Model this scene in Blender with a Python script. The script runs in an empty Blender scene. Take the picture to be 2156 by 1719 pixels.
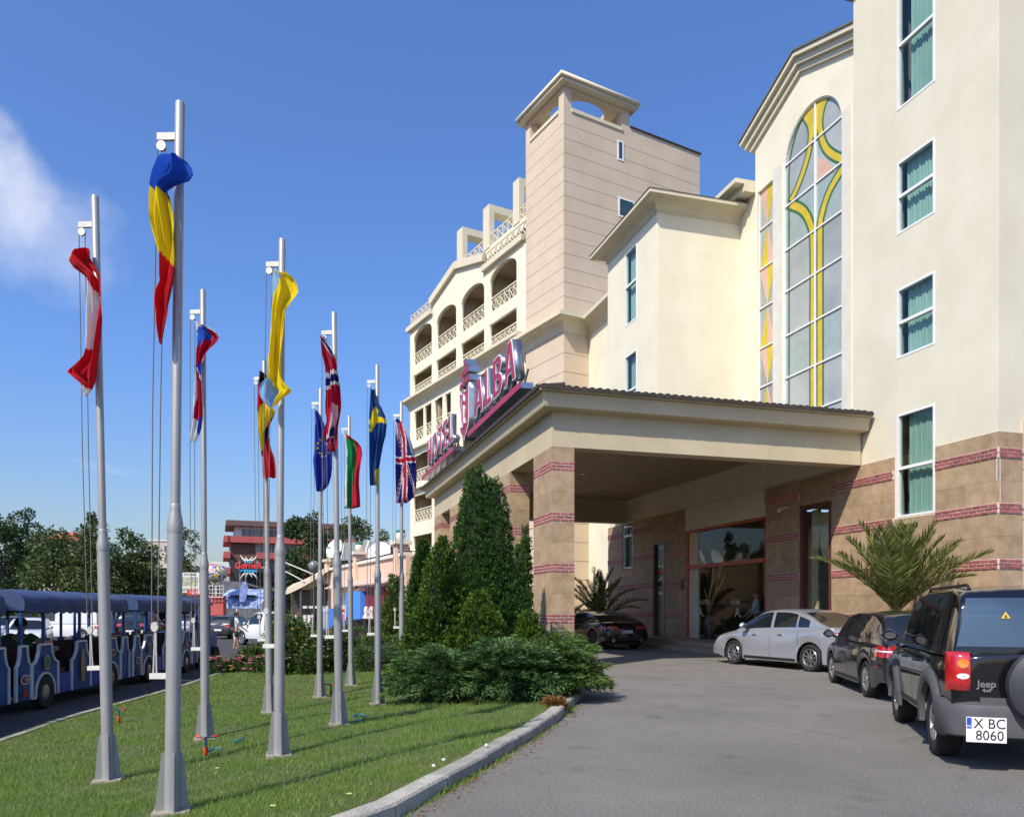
import bpy, bmesh, math, random
import numpy as np
from mathutils import Vector, Matrix
random.seed(7); RNG = np.random.default_rng(7)
R = math.radians
scene = bpy.context.scene
col = scene.collection

# ------------------------------------------------------------------ camera
# read off the photograph (2156 x 1719 pixel space): level camera, rising front,
# horizon at v = 1280, focal 1640 px, turned 16.2 deg to the right of the hotel's long axis (+Y)
FPX, CX, VH, HC, YAW = 1640.0, 1078.0, 1280.0, 1.5, R(16.2)
cam = bpy.data.cameras.new('camera'); cam_o = bpy.data.objects.new('camera', cam); col.objects.link(cam_o)
cam.sensor_width = 36; cam.lens = 36 * FPX / 2156; cam.shift_y = (VH - 859.5) / 2156
cam.clip_start = 0.1; cam.clip_end = 3000
cam_o.location = (0, 0, HC); cam_o.rotation_euler = (R(90), 0, -YAW)
scene.camera = cam_o
# ------------------------------------------------------------------ sky, sun, exposure
SUN_H, SUN_EL = R(51), R(46)            # heading the light travels (from +Y towards +X), elevation
sd = Vector((math.sin(SUN_H) * math.cos(SUN_EL), math.cos(SUN_H) * math.cos(SUN_EL), -math.sin(SUN_EL)))
world = bpy.data.worlds.new('World'); scene.world = world; world.use_nodes = True
wn = world.node_tree; wn.nodes.clear()
def wnode(t, **k):
    n = wn.nodes.new(t)
    for a, b in k.items(): setattr(n, a, b)
    return n
wo = wnode('ShaderNodeOutputWorld'); bg = wnode('ShaderNodeBackground')
sky = wnode('ShaderNodeTexSky', sky_type='NISHITA', sun_disc=False)
sky.sun_elevation = SUN_EL; sky.sun_rotation = SUN_H + math.pi
sky.altitude = 0; sky.air_density = 1.25; sky.dust_density = 1.4; sky.ozone_density = 10.0
bg.inputs['Strength'].default_value = 0.15
tc = wnode('ShaderNodeTexCoord'); sep = wnode('ShaderNodeSeparateXYZ'); wn.links.new(tc.outputs['Generated'], sep.inputs[0])
# thin fair weather cloud over the whole sky: noise laid out on a plane high above the ground
mx = wnode('ShaderNodeMath', operation='MAXIMUM'); mx.inputs[1].default_value = 0.03; wn.links.new(sep.outputs['Z'], mx.inputs[0])
ad = wnode('ShaderNodeMath', operation='ADD'); ad.inputs[1].default_value = 0.10; wn.links.new(mx.outputs[0], ad.inputs[0])
dv = wnode('ShaderNodeVectorMath', operation='SCALE'); iv = wnode('ShaderNodeMath', operation='DIVIDE'); iv.inputs[0].default_value = 1.0
wn.links.new(ad.outputs[0], iv.inputs[1]); wn.links.new(tc.outputs['Generated'], dv.inputs[0]); wn.links.new(iv.outputs[0], dv.inputs['Scale'])
mp = wnode('ShaderNodeMapping'); mp.inputs['Scale'].default_value = (1, 1, 0.0); wn.links.new(dv.outputs[0], mp.inputs[0])
n1 = wnode('ShaderNodeTexNoise'); n1.inputs['Scale'].default_value = 1.05; n1.inputs['Detail'].default_value = 7; n1.inputs['Roughness'].default_value = 0.52
n1.inputs['Distortion'].default_value = 0.5
wn.links.new(mp.outputs[0], n1.inputs['Vector'])
SKY_OFFSET = mp.inputs['Location']; SKY_OFFSET.default_value = (0.0, 0.0, 0.0)
cr = wnode('ShaderNodeValToRGB'); cr.color_ramp.elements[0].position = 0.60; cr.color_ramp.elements[1].position = 0.86
cr.color_ramp.interpolation = 'EASE'
wn.links.new(n1.outputs['Fac'], cr.inputs[0])
mix = wnode('ShaderNodeMixRGB'); mix.inputs[2].default_value = (8.2, 8.4, 8.8, 1)
wn.links.new(cr.outputs[0], mix.inputs[0]); tint = wnode('ShaderNodeMixRGB', blend_type='MULTIPLY'); tint.inputs[0].default_value = 1; tint.inputs[2].default_value = (0.90, 0.955, 1.13, 1)
tz = wnode('ShaderNodeMapRange', interpolation_type='SMOOTHSTEP'); tz.inputs['From Min'].default_value = 0.0; tz.inputs['From Max'].default_value = 0.32; wn.links.new(sep.outputs['Z'], tz.inputs[0])
tcol = wnode('ShaderNodeMixRGB'); tcol.inputs[1].default_value = (1.10, 0.93, 0.86, 1); tcol.inputs[2].default_value = (0.90, 0.955, 1.13, 1); wn.links.new(tz.outputs[0], tcol.inputs[0]); wn.links.new(tcol.outputs[0], tint.inputs[2])
wn.links.new(sky.outputs[0], tint.inputs[1]); wn.links.new(tint.outputs[0], mix.inputs[1])
# one larger bank of cloud low in the left of the view, and a fainter veil right of it
def cloud_bank(src, u, v, w, h, amount, scale):
    c = (FW_ + RT_*((u-CX)/FPX) + Vector((0, 0, (VH-v)/FPX))).normalized(); right = RT_; up = Vector((0, 0, 1))
    nrm = wnode('ShaderNodeVectorMath', operation='NORMALIZE'); wn.links.new(tc.outputs['Generated'], nrm.inputs[0])
    sub = wnode('ShaderNodeVectorMath', operation='SUBTRACT'); sub.inputs[1].default_value = c; wn.links.new(nrm.outputs[0], sub.inputs[0])
    sq = []
    for ax_, sz in ((right, w), (up, h)):
        dt = wnode('ShaderNodeVectorMath', operation='DOT_PRODUCT'); dt.inputs[1].default_value = ax_/sz; wn.links.new(sub.outputs[0], dt.inputs[0])
        pw = wnode('ShaderNodeMath', operation='POWER'); pw.inputs[1].default_value = 2; ab = wnode('ShaderNodeMath', operation='ABSOLUTE'); wn.links.new(dt.outputs['Value'], ab.inputs[0]); wn.links.new(ab.outputs[0], pw.inputs[0]); sq.append(pw)
    sm = wnode('ShaderNodeMath', operation='ADD'); wn.links.new(sq[0].outputs[0], sm.inputs[0]); wn.links.new(sq[1].outputs[0], sm.inputs[1])
    nz = wnode('ShaderNodeTexNoise'); nz.inputs['Scale'].default_value = scale; nz.inputs['Detail'].default_value = 8; nz.inputs['Roughness'].default_value = 0.55; wn.links.new(nrm.outputs[0], nz.inputs['Vector'])
    ml = wnode('ShaderNodeMath', operation='MULTIPLY_ADD'); ml.inputs[1].default_value = 2.6; wn.links.new(nz.outputs['Fac'], ml.inputs[0]); ng = wnode('ShaderNodeMath', operation='MULTIPLY'); ng.inputs[1].default_value = -1; wn.links.new(sm.outputs[0], ng.inputs[0]); wn.links.new(ng.outputs[0], ml.inputs[2])
    mr = wnode('ShaderNodeMapRange', interpolation_type='SMOOTHSTEP'); mr.inputs['From Min'].default_value = 0.35; mr.inputs['From Max'].default_value = 1.75; mr.inputs['To Max'].default_value = amount; wn.links.new(ml.outputs[0], mr.inputs[0])
    mxx = wnode('ShaderNodeMixRGB'); mxx.inputs[2].default_value = (6.2, 6.2, 6.5, 1); wn.links.new(mr.outputs[0], mxx.inputs[0]); wn.links.new(src, mxx.inputs[1]); return mxx.outputs[0]
FW_ = Vector((math.sin(YAW), math.cos(YAW), 0)); RT_ = Vector((math.cos(YAW), -math.sin(YAW), 0))
sk_ = cloud_bank(mix.outputs[0], 0, 385, .055, .060, .58, 13.0); sk_ = cloud_bank(sk_, 60, 480, .10, .07, .30, 11.0)
wn.links.new(sk_, bg.inputs['Color']); wn.links.new(bg.outputs[0], wo.inputs['Surface'])
sl = bpy.data.lights.new('sun', 'SUN'); sl.energy = 4.5; sl.angle = R(0.53); sl.color = (1.0, 0.92, 0.785)
so = bpy.data.objects.new('sun', sl); col.objects.link(so); so.rotation_euler = sd.to_track_quat('-Z', 'Y').to_euler()
vs = scene.view_settings; vs.view_transform = 'Standard'; vs.look = 'None'; vs.exposure = 0.22; vs.gamma = 1.0; vs.use_curve_mapping = False
scene.cycles.max_bounces = 8; scene.cycles.transparent_max_bounces = 24; scene.cycles.caustics_reflective = False; scene.cycles.caustics_refractive = False

# ------------------------------------------------------------------ geometry helpers
FW = Vector((math.sin(YAW), math.cos(YAW), 0)); RT = Vector((math.cos(YAW), -math.sin(YAW), 0))
def ray(u, v): return FW + RT * ((u - CX) / FPX) + Vector((0, 0, (VH - v) / FPX))
def at_depth(u, v, d): return Vector((0, 0, HC)) + ray(u, v) * d
def at_x(u, v, X): r = ray(u, v); return Vector((0, 0, HC)) + r * (X / r.x)
def at_y(u, v, Y): r = ray(u, v); return Vector((0, 0, HC)) + r * (Y / r.y)
def at_z(u, v, Z): r = ray(u, v); return Vector((0, 0, HC)) + r * ((Z - HC) / r.z)

class MB:
    """collects shapes and links them as one mesh object"""
    def __init__(s): s.v = []; s.f = []; s.m = []; s.mi = 0
    def add(s, vs, fs):
        b = len(s.v); s.v.extend([tuple(p) for p in vs]); s.f.extend([tuple(b + i for i in f) for f in fs]); s.m.extend([s.mi] * len(fs)); return s
    def box(s, x0, y0, z0, x1, y1, z1):
        if x0 > x1: x0, x1 = x1, x0
        if y0 > y1: y0, y1 = y1, y0
        if z0 > z1: z0, z1 = z1, z0
        return s.add([(x0,y0,z0),(x1,y0,z0),(x1,y1,z0),(x0,y1,z0),(x0,y0,z1),(x1,y0,z1),(x1,y1,z1),(x0,y1,z1)],
                     [(0,3,2,1),(4,5,6,7),(0,1,5,4),(1,2,6,5),(2,3,7,6),(3,0,4,7)])
    def hull(s, a, b):
        """two rings of equal length joined, with caps"""
        n = len(a); return s.add(list(a) + list(b), [tuple(range(n))[::-1], tuple(range(n, 2*n))] + [(i, (i+1) % n, n+(i+1) % n, n+i) for i in range(n)])
    def prism(s, pts, ext):
        e = Vector(ext); a = [Vector(p) for p in pts]; return s.hull(a, [p + e for p in a])
    def quad(s, *p): return s.add(p, [tuple(range(len(p)))])
    def beam(s, a, b, w, h, up=(0,0,1)):
        a = Vector(a); b = Vector(b); d = (b - a).normalized(); u = Vector(up)
        r = d.cross(u)
        if r.length < 1e-4: r = d.cross(Vector((1,0,0)))
        r.normalize(); u = r.cross(d)
        c = [(-w/2,-h/2),(w/2,-h/2),(w/2,h/2),(-w/2,h/2)]
        return s.hull([a + r*x + u*y for x, y in c], [b + r*x + u*y for x, y in c])
    def tube(s, pts, r, n=8, cap=True):
        pts = [Vector(p) for p in pts]; k = len(pts); rs = r if isinstance(r, (list, tuple)) else [r]*k
        rings = []; prev = None
        for i, p in enumerate(pts):
            d = (pts[min(i+1, k-1)] - pts[max(i-1, 0)]).normalized()
            if prev is None:
                x = d.cross(Vector((0,0,1)))
                if x.length < 1e-3: x = Vector((1,0,0))
            else: x = prev - d * prev.dot(d)
            x.normalize(); prev = x; y = d.cross(x)
            rings.append([p + (x*math.cos(2*math.pi*j/n) + y*math.sin(2*math.pi*j/n)) * rs[i] for j in range(n)])
        fs = []
        for i in range(k-1):
            for j in range(n): fs.append((i*n+j, i*n+(j+1) % n, (i+1)*n+(j+1) % n, (i+1)*n+j))
        if cap: fs += [tuple(range(n))[::-1], tuple(range((k-1)*n, k*n))]
        return s.add([q for g in rings for q in g], fs)
    def lathe(s, prof, n=16, c=(0,0,0), ax='z'):
        """prof: (radius, height) list"""
        vs = []
        for r, h in prof:
            for j in range(n):
                a = 2*math.pi*j/n; p = (r*math.cos(a), r*math.sin(a), h)
                if ax == 'y': p = (p[0], p[2], p[1])
                if ax == 'x': p = (p[2], p[0], p[1])
                vs.append((p[0]+c[0], p[1]+c[1], p[2]+c[2]))
        k = len(prof); fs = []
        for i in range(k-1):
            for j in range(n): fs.append((i*n+j, i*n+(j+1) % n, (i+1)*n+(j+1) % n, (i+1)*n+j))
        fs += [tuple(range(n))[::-1], tuple(range((k-1)*n, k*n))]
        return s.add(vs, fs)
    def grid(s, rows):
        h = len(rows); w = len(rows[0])
        return s.add([p for r in rows for p in r], [(i*w+j, i*w+j+1, (i+1)*w+j+1, (i+1)*w+j) for i in range(h-1) for j in range(w-1)])
    def build(s, name, mat=None, parent=None, smooth=False, label=None, **k):
        me = bpy.data.meshes.new(name); me.from_pydata([tuple(p) for p in s.v], [], s.f); me.validate()
        mats = mat if isinstance(mat, (list, tuple)) else [mat]
        for m in mats: me.materials.append(m)
        if len(mats) > 1:
            me.polygons.foreach_set('material_index', s.m[:len(me.polygons)])
        bm = bmesh.new(); bm.from_mesh(me); bmesh.ops.recalc_face_normals(bm, faces=bm.faces); bm.to_mesh(me); bm.free()
        if smooth: shade_auto(me, smooth if isinstance(smooth, (int, float)) and smooth is not True else 35)
        return link(name, me, parent, label, **k)
def shade_auto(me, deg):
    me.polygons.foreach_set('use_smooth', [True]*len(me.polygons))
    try: me.set_sharp_from_angle(angle=R(deg))
    except Exception: pass
def link(name, data, parent=None, label=None, **k):
    o = bpy.data.objects.new(name, data); col.objects.link(o)
    if parent is not None: o.parent = parent
    if label: o['label'] = label
    for a, b in k.items(): o[a] = b
    return o
def thing(name, label, cat, loc=(0,0,0), rz=0, group=None):
    o = link(name, None); o.location = loc; o.rotation_euler = (0,0,rz); o.empty_display_size = 0.2
    o['label'] = label; o['category'] = cat
    if group: o['group'] = group
    return o
def tag(o, label, cat, group=None):
    o['label'] = label; o['category'] = cat
    if group: o['group'] = group
    return o
def struct(o): o['kind'] = 'structure'; return o
def copy_tree(o, parent=None):
    c = o.copy(); col.objects.link(c); c.parent = parent
    for ch in o.children: copy_tree(ch, c)
    return c
def np_mesh(name, V, F, mat, parent=None, smooth=False, attr=None, **k):
    """V (n,3), F (m,3 or 4) numpy"""
    me = bpy.data.meshes.new(name); n = F.shape[1]
    me.vertices.add(len(V)); me.vertices.foreach_set('co', np.ascontiguousarray(V, dtype=np.float32).ravel())
    me.loops.add(F.size); me.loops.foreach_set('vertex_index', np.ascontiguousarray(F, dtype=np.int32).ravel())
    me.polygons.add(len(F)); me.polygons.foreach_set('loop_start', np.arange(0, F.size, n, dtype=np.int32))
    try: me.polygons.foreach_set('loop_total', np.full(len(F), n, dtype=np.int32))
    except Exception: pass
    if attr is not None:      # a per-point colour attribute
        a = me.attributes.new('tint', 'FLOAT_COLOR', 'POINT'); a.data.foreach_set('color', np.ascontiguousarray(attr, dtype=np.float32).ravel())
    me.update(calc_edges=True); me.validate()
    if smooth: me.polygons.foreach_set('use_smooth', [True]*len(me.polygons))
    mats = mat if isinstance(mat, (list, tuple)) else [mat]
    for m in mats: me.materials.append(m)
    return link(name, me, parent, **k)

# ------------------------------------------------------------------ materials
MATS = {}
def srgb(r, g, b):
    f = lambda c: c/12.92 if c <= 0.04045 else ((c+0.055)/1.055)**2.4
    return (f(r/255), f(g/255), f(b/255))
def mat(name, c, rough=0.6, metal=0.0, var=0.0, vscale=3.0, bump=0.0, bscale=40.0, spec=0.5, coat=0.0, emit=0.0, trans=0.0, c2=None, sheen=0, two=None, island=0.0, detail=4.0):
    """principled with noise colour variation (c..c2), fine bump and optional per-object / per-island tint"""
    if name in MATS: return MATS[name]
    m = bpy.data.materials.new(name); m.use_nodes = True; nt = m.node_tree; N = nt.nodes; L = nt.links
    b = N['Principled BSDF']; b.inputs['Roughness'].default_value = rough; b.inputs['Metallic'].default_value = metal
    b.inputs['Specular IOR Level'].default_value = spec
    if coat: b.inputs['Coat Weight'].default_value = coat; b.inputs['Coat Roughness'].default_value = 0.04
    if trans: b.inputs['Transmission Weight'].default_value = trans
    b.inputs['Base Color'].default_value = (*c, 1)
    tcn = N.new('ShaderNodeTexCoord'); src = tcn.outputs['Object']
    out = None
    if var or c2:
        nz = N.new('ShaderNodeTexNoise'); nz.inputs['Scale'].default_value = vscale; nz.inputs['Detail'].default_value = detail; L.new(src, nz.inputs['Vector'])
        rp = N.new('ShaderNodeValToRGB'); rp.color_ramp.elements[0].position = 0.3; rp.color_ramp.elements[1].position = 0.7
        d = c2 if c2 else tuple(min(1, x*(1+var)) for x in c); a = c if c2 else tuple(x*(1-var) for x in c)
        rp.color_ramp.elements[0].color = (*a, 1); rp.color_ramp.elements[1].color = (*d, 1)
        L.new(nz.outputs['Fac'], rp.inputs[0]); out = rp.outputs[0]
    if island:
        gi = N.new('ShaderNodeObjectInfo'); hs = N.new('ShaderNodeHueSaturation')
        ma = N.new('ShaderNodeMapRange'); ma.inputs['To Min'].default_value = 1-island; ma.inputs['To Max'].default_value = 1+island
        L.new(gi.outputs['Random'], ma.inputs[0]); L.new(ma.outputs[0], hs.inputs['Value'])
        if out: L.new(out, hs.inputs['Color'])
        else: hs.inputs['Color'].default_value = (*c, 1)
        out = hs.outputs[0]
    if out: L.new(out, b.inputs['Base Color'])
    if bump:
        nb = N.new('ShaderNodeTexNoise'); nb.inputs['Scale'].default_value = bscale; nb.inputs['Detail'].default_value = 6; L.new(src, nb.inputs['Vector'])
        bp = N.new('ShaderNodeBump'); bp.inputs['Strength'].default_value = bump; bp.inputs['Distance'].default_value = 0.02
        L.new(nb.outputs['Fac'], bp.inputs['Height']); L.new(bp.outputs[0], b.inputs['Normal'])
    if emit: b.inputs['Emission Color'].default_value = (*c, 1); b.inputs['Emission Strength'].default_value = emit
    if two: m.use_backface_culling = False
    MATS[name] = m; return m
def foliage_mat(name, c, c2, trans=0.25, rough=0.55):
    """leaf material: tint attribute mixes two greens, some light passes through"""
    if name in MATS: return MATS[name]
    m = bpy.data.materials.new(name); m.use_nodes = True; nt = m.node_tree; N = nt.nodes; L = nt.links
    b = N['Principled BSDF']; b.inputs['Roughness'].default_value = rough; b.inputs['Specular IOR Level'].default_value = 0.35
    at = N.new('ShaderNodeAttribute'); at.attribute_name = 'tint'; sp = N.new('ShaderNodeSeparateColor'); L.new(at.outputs['Color'], sp.inputs[0])
    mxn = N.new('ShaderNodeMixRGB'); mxn.inputs[1].default_value = (*c, 1); mxn.inputs[2].default_value = (*c2, 1); L.new(sp.outputs[0], mxn.inputs[0])
    L.new(mxn.outputs[0], b.inputs['Base Color'])
    tr = N.new('ShaderNodeBsdfTranslucent'); L.new(mxn.outputs[0], tr.inputs['Color'])
    ms = N.new('ShaderNodeMixShader'); ms.inputs[0].default_value = trans
    L.new(b.outputs[0], ms.inputs[1]); L.new(tr.outputs[0], ms.inputs[2]); L.new(ms.outputs[0], N['Material Output'].inputs['Surface'])
    MATS[name] = m; return m
def glass_mat(name, tint=(0.75, 0.9, 0.85), clear=0.75, rough=0.02, f0=0.07):
    """window pane: fresnel mirror over a tinted see-through"""
    if name in MATS: return MATS[name]
    m = bpy.data.materials.new(name); m.use_nodes = True; nt = m.node_tree; N = nt.nodes; L = nt.links
    N.remove(N['Principled BSDF'])
    gl = N.new('ShaderNodeBsdfGlossy'); gl.inputs['Roughness'].default_value = rough; gl.inputs['Color'].default_value = (0.9, 0.95, 0.95, 1)
    tr = N.new('ShaderNodeBsdfTransparent'); tr.inputs['Color'].default_value = tuple(t*clear for t in tint) + (1,)
    ge = N.new('ShaderNodeNewGeometry'); dt = N.new('ShaderNodeVectorMath'); dt.operation = 'DOT_PRODUCT'; L.new(ge.outputs['Incoming'], dt.inputs[0]); L.new(ge.outputs['Normal'], dt.inputs[1])
    ab = N.new('ShaderNodeMath'); ab.operation = 'ABSOLUTE'; L.new(dt.outputs['Value'], ab.inputs[0])
    om = N.new('ShaderNodeMath'); om.operation = 'SUBTRACT'; om.inputs[0].default_value = 1; L.new(ab.outputs[0], om.inputs[1])
    pw = N.new('ShaderNodeMath'); pw.operation = 'POWER'; pw.inputs[1].default_value = 5; L.new(om.outputs[0], pw.inputs[0])
    fr = N.new('ShaderNodeMath'); fr.operation = 'MULTIPLY_ADD'; fr.inputs[1].default_value = 1-f0; fr.inputs[2].default_value = f0; L.new(pw.outputs[0], fr.inputs[0])
    ms = N.new('ShaderNodeMixShader'); L.new(fr.outputs[0], ms.inputs[0]); L.new(tr.outputs[0], ms.inputs[1]); L.new(gl.outputs[0], ms.inputs[2])
    L.new(ms.outputs[0], N['Material Output'].inputs['Surface']); MATS[name] = m; return m

_FONT = {}
def text_obj(s, size, mt, depth=0.004, name='lettering', parent=None, bold=0.0, spacing=1.0, sx=1.0):
    """flat lettering in the local XZ plane facing -Y, centred on its origin"""
    cu = bpy.data.curves.new('lettering', 'FONT'); cu.body = s; cu.size = size; cu.extrude = depth; cu.align_x = 'CENTER'; cu.align_y = 'CENTER'
    cu.offset = bold; cu.space_character = spacing; cu.resolution_u = 3
    t = bpy.data.objects.new('t', cu); col.objects.link(t)
    dg = bpy.context.evaluated_depsgraph_get(); me = bpy.data.meshes.new_from_object(t.evaluated_get(dg))
    bpy.data.objects.remove(t); me.materials.clear(); me.materials.append(mt)
    me.transform(Matrix.Diagonal((sx, 1, 1, 1))); me.transform(Matrix.Rotation(R(90), 4, 'X'))
    return link(name, me, parent)
# ================================================================== GROUND
M_ASPH = mat('asphalt_drive', (0.145, 0.140, 0.134), 0.9, var=0, bump=0.9, bscale=160, spec=0.25)
def asphalt(m, base, lo, hi):
    nt = m.node_tree; N = nt.nodes; L = nt.links; b = N['Principled BSDF']; tc_ = N.new('ShaderNodeTexCoord')
    big = N.new('ShaderNodeTexNoise'); big.inputs['Scale'].default_value = 0.55; big.inputs['Detail'].default_value = 9; big.inputs['Roughness'].default_value = 0.6
    fin = N.new('ShaderNodeTexNoise'); fin.inputs['Scale'].default_value = 95; fin.inputs['Detail'].default_value = 3
    vor = N.new('ShaderNodeTexVoronoi'); vor.inputs['Scale'].default_value = 75
    for n in (big, fin, vor): L.new(tc_.outputs['Object'], n.inputs['Vector'])
    r1 = N.new('ShaderNodeValToRGB'); r1.color_ramp.elements[0].position = 0.3; r1.color_ramp.elements[1].position = 0.72
    r1.color_ramp.elements[0].color = (*[x*lo for x in base], 1); r1.color_ramp.elements[1].color = (*[x*hi for x in base], 1)
    L.new(big.outputs['Fac'], r1.inputs[0])
    r2 = N.new('ShaderNodeValToRGB'); r2.color_ramp.elements[0].position = 0.28; r2.color_ramp.elements[1].position = 0.75
    r2.color_ramp.elements[0].color = (0.45, 0.45, 0.46, 1); r2.color_ramp.elements[1].color = (1.5, 1.48, 1.42, 1)
    L.new(fin.outputs['Fac'], r2.inputs[0])
    mu = N.new('ShaderNodeMixRGB'); mu.blend_type = 'MULTIPLY'; mu.inputs[0].default_value = 1; L.new(r1.outputs[0], mu.inputs[1]); L.new(r2.outputs[0], mu.inputs[2])
    r3 = N.new('ShaderNodeValToRGB'); r3.color_ramp.elements[0].position = 0.0; r3.color_ramp.elements[0].color = (1.35, 1.33, 1.3, 1); r3.color_ramp.elements[1].position = 0.25; r3.color_ramp.elements[1].color = (1, 1, 1, 1)
    L.new(vor.outputs['Distance'], r3.inputs[0])
    m2 = N.new('ShaderNodeMixRGB'); m2.blend_type = 'MULTIPLY'; m2.inputs[0].default_value = 0.7; L.new(mu.outputs[0], m2.inputs[1]); L.new(r3.outputs[0], m2.inputs[2])
    grit = N.new('ShaderNodeTexNoise'); grit.inputs['Scale'].default_value = 34; grit.inputs['Detail'].default_value = 6; grit.inputs['Roughness'].default_value = 0.75; L.new(tc_.outputs['Object'], grit.inputs['Vector'])
    r5 = N.new('ShaderNodeValToRGB'); r5.color_ramp.elements[0].position = 0.33; r5.color_ramp.elements[0].color = (0.70, 0.70, 0.71, 1); r5.color_ramp.elements[1].position = 0.68; r5.color_ramp.elements[1].color = (1.28, 1.27, 1.25, 1); L.new(grit.outputs['Fac'], r5.inputs[0])
    mg = N.new('ShaderNodeMixRGB'); mg.blend_type = 'MULTIPLY'; mg.inputs[0].default_value = 1.0; L.new(m2.outputs[0], mg.inputs[1]); L.new(r5.outputs[0], mg.inputs[2]); m2 = mg
    # oil spots and worn patches
    sp = N.new('ShaderNodeTexNoise'); sp.inputs['Scale'].default_value = 1.7; sp.inputs['Detail'].default_value = 5; L.new(tc_.outputs['Object'], sp.inputs['Vector'])
    r4 = N.new('ShaderNodeValToRGB'); r4.color_ramp.elements[0].position = 0.28; r4.color_ramp.elements[0].color = (0.55, 0.54, 0.54, 1); r4.color_ramp.elements[1].position = 0.40; r4.color_ramp.elements[1].color = (1, 1, 1, 1)
    L.new(sp.outputs['Fac'], r4.inputs[0])
    m3 = N.new('ShaderNodeMixRGB'); m3.blend_type = 'MULTIPLY'; m3.inputs[0].default_value = 0.55; L.new(m2.outputs[0], m3.inputs[1]); L.new(r4.outputs[0], m3.inputs[2])
    # hairline cracks with a wandering course
    wob = N.new('ShaderNodeTexNoise'); wob.inputs['Scale'].default_value = 1.3; wob.inputs['Detail'].default_value = 6; L.new(tc_.outputs['Object'], wob.inputs['Vector'])
    mxv = N.new('ShaderNodeMixRGB'); mxv.inputs[0].default_value = 0.35; L.new(tc_.outputs['Object'], mxv.inputs[1]); L.new(wob.outputs['Color'], mxv.inputs[2])
    vc = N.new('ShaderNodeTexVoronoi'); vc.feature = 'DISTANCE_TO_EDGE'; vc.inputs['Scale'].default_value = 0.55; L.new(mxv.outputs[0], vc.inputs['Vector'])
    r6 = N.new('ShaderNodeValToRGB'); r6.color_ramp.elements[0].position = 0.0; r6.color_ramp.elements[0].color = (0.5, 0.5, 0.5, 1); r6.color_ramp.elements[1].position = 0.006; r6.color_ramp.elements[1].color = (1, 1, 1, 1); L.new(vc.outputs['Distance'], r6.inputs[0])
    m4 = N.new('ShaderNodeMixRGB'); m4.blend_type = 'MULTIPLY'; m4.inputs[0].default_value = 0.22; L.new(m3.outputs[0], m4.inputs[1]); L.new(r6.outputs[0], m4.inputs[2])
    L.new(m4.outputs[0], b.inputs['Base Color'])
asphalt(M_ASPH, (0.262, 0.246, 0.226), 0.80, 1.1)
M_STREET = mat('asphalt_street', (0.06, 0.06, 0.062), 0.9, bump=0.5, bscale=150, spec=0.25); asphalt(M_STREET, (0.075, 0.074, 0.076), 0.8, 1.15)
M_GROUND = mat('earth', (0.10, 0.095, 0.075), 0.95, c2=(0.16, 0.15, 0.12), vscale=0.2)
M_SOIL = mat('lawn_soil', (0.06, 0.085, 0.022), 0.95, c2=(0.11, 0.125, 0.045), vscale=2.2, bump=0.6, bscale=60)
M_KERB = mat('kerb_concrete', (0.25, 0.235, 0.20), 0.9, c2=(0.44, 0.41, 0.35), vscale=3.5, bump=0.9, bscale=45, island=0.16, detail=12)

def interp(pts, y):
    ys = [p[1] for p in pts]; xs = [p[0] for p in pts]; return float(np.interp(y, ys, xs))
# lawn edge along the driveway: outer top arris of the kerb, read at kerb height
KZ = 0.125
kpx = [(735,1719),(827,1691),(938,1631),(1027,1585),(1108,1538),(1160,1510)]
KP = [(-6.5, -6.0), (-2.6, 1.6)] + [tuple(at_z(u, v, KZ)[:2]) for u, v in kpx] + [(4.75, 12.2), (5.9, 14.8), (6.75, 17.0), (6.95, 19.0), (6.95, 36.0)]
STZ = -0.40                                    # street lies lower than the driveway
spx = [(0,1556),(126,1512),(232,1484),(345,1453),(417,1430)]
SP = [tuple(at_z(u, v, STZ + 0.12)[:2]) for u, v in spx]
d0 = ((SP[-1][0]-SP[0][0]) / (SP[-1][1]-SP[0][1]))
SP = [(SP[0][0] - d0*(SP[0][1]+8), -8.0)] + SP + [(SP[-1][0] + 0.16*12, SP[-1][1]+12), (SP[-1][0] + 0.2*12 + 3, SP[-1][1]+26)]
def xs_(y): return interp(SP, y)
def xd_(y): return interp(KP, y)
def lawn_z(x, y):
    a, b = xs_(y), xd_(y); t = min(1, max(0, (x - a) / max(0.1, b - a)))
    return (STZ + 0.13) + (KZ - 0.01 - STZ - 0.13) * (t*t*(3-2*t)) ** 0.9 + 0.02*math.sin(x*1.3+y*0.7) * min(1, 4*t*(1-t))
def lawn_hit(u, v):
    r = ray(u, v)
    for d in np.arange(3, 60, 0.01):
        p = Vector((0, 0, HC)) + r*float(d)
        if p.z <= lawn_z(p.x, p.y): return p
    return Vector((0, 0, HC)) + r*20
# --- ground sheet to the horizon
g = MB(); g.quad((-900,-400,-0.55),(900,-400,-0.55),(900,1600,-0.55),(-900,1600,-0.55)); struct(g.build('ground', M_GROUND))
# --- driveway: a raised sheet with a skirt
g = MB(); ys = list(np.linspace(-6, 36, 85))
left = [(xd_(y)-0.02, y) for y in ys]
g.add([(x, y, 0) for x, y in left] + [(40, y, 0) for y in ys], [(i, len(ys)+i, len(ys)+i+1, i+1) for i in range(len(ys)-1)])
g.quad((6.9, 36, 0), (40, 36, 0), (40, 60, 0), (6.9, 60, 0)); g.quad((-6.5,-6,0),(40,-6,0),(40,-20,0),(-6.5,-20,0))
struct(g.build('driveway', M_ASPH))
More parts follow.
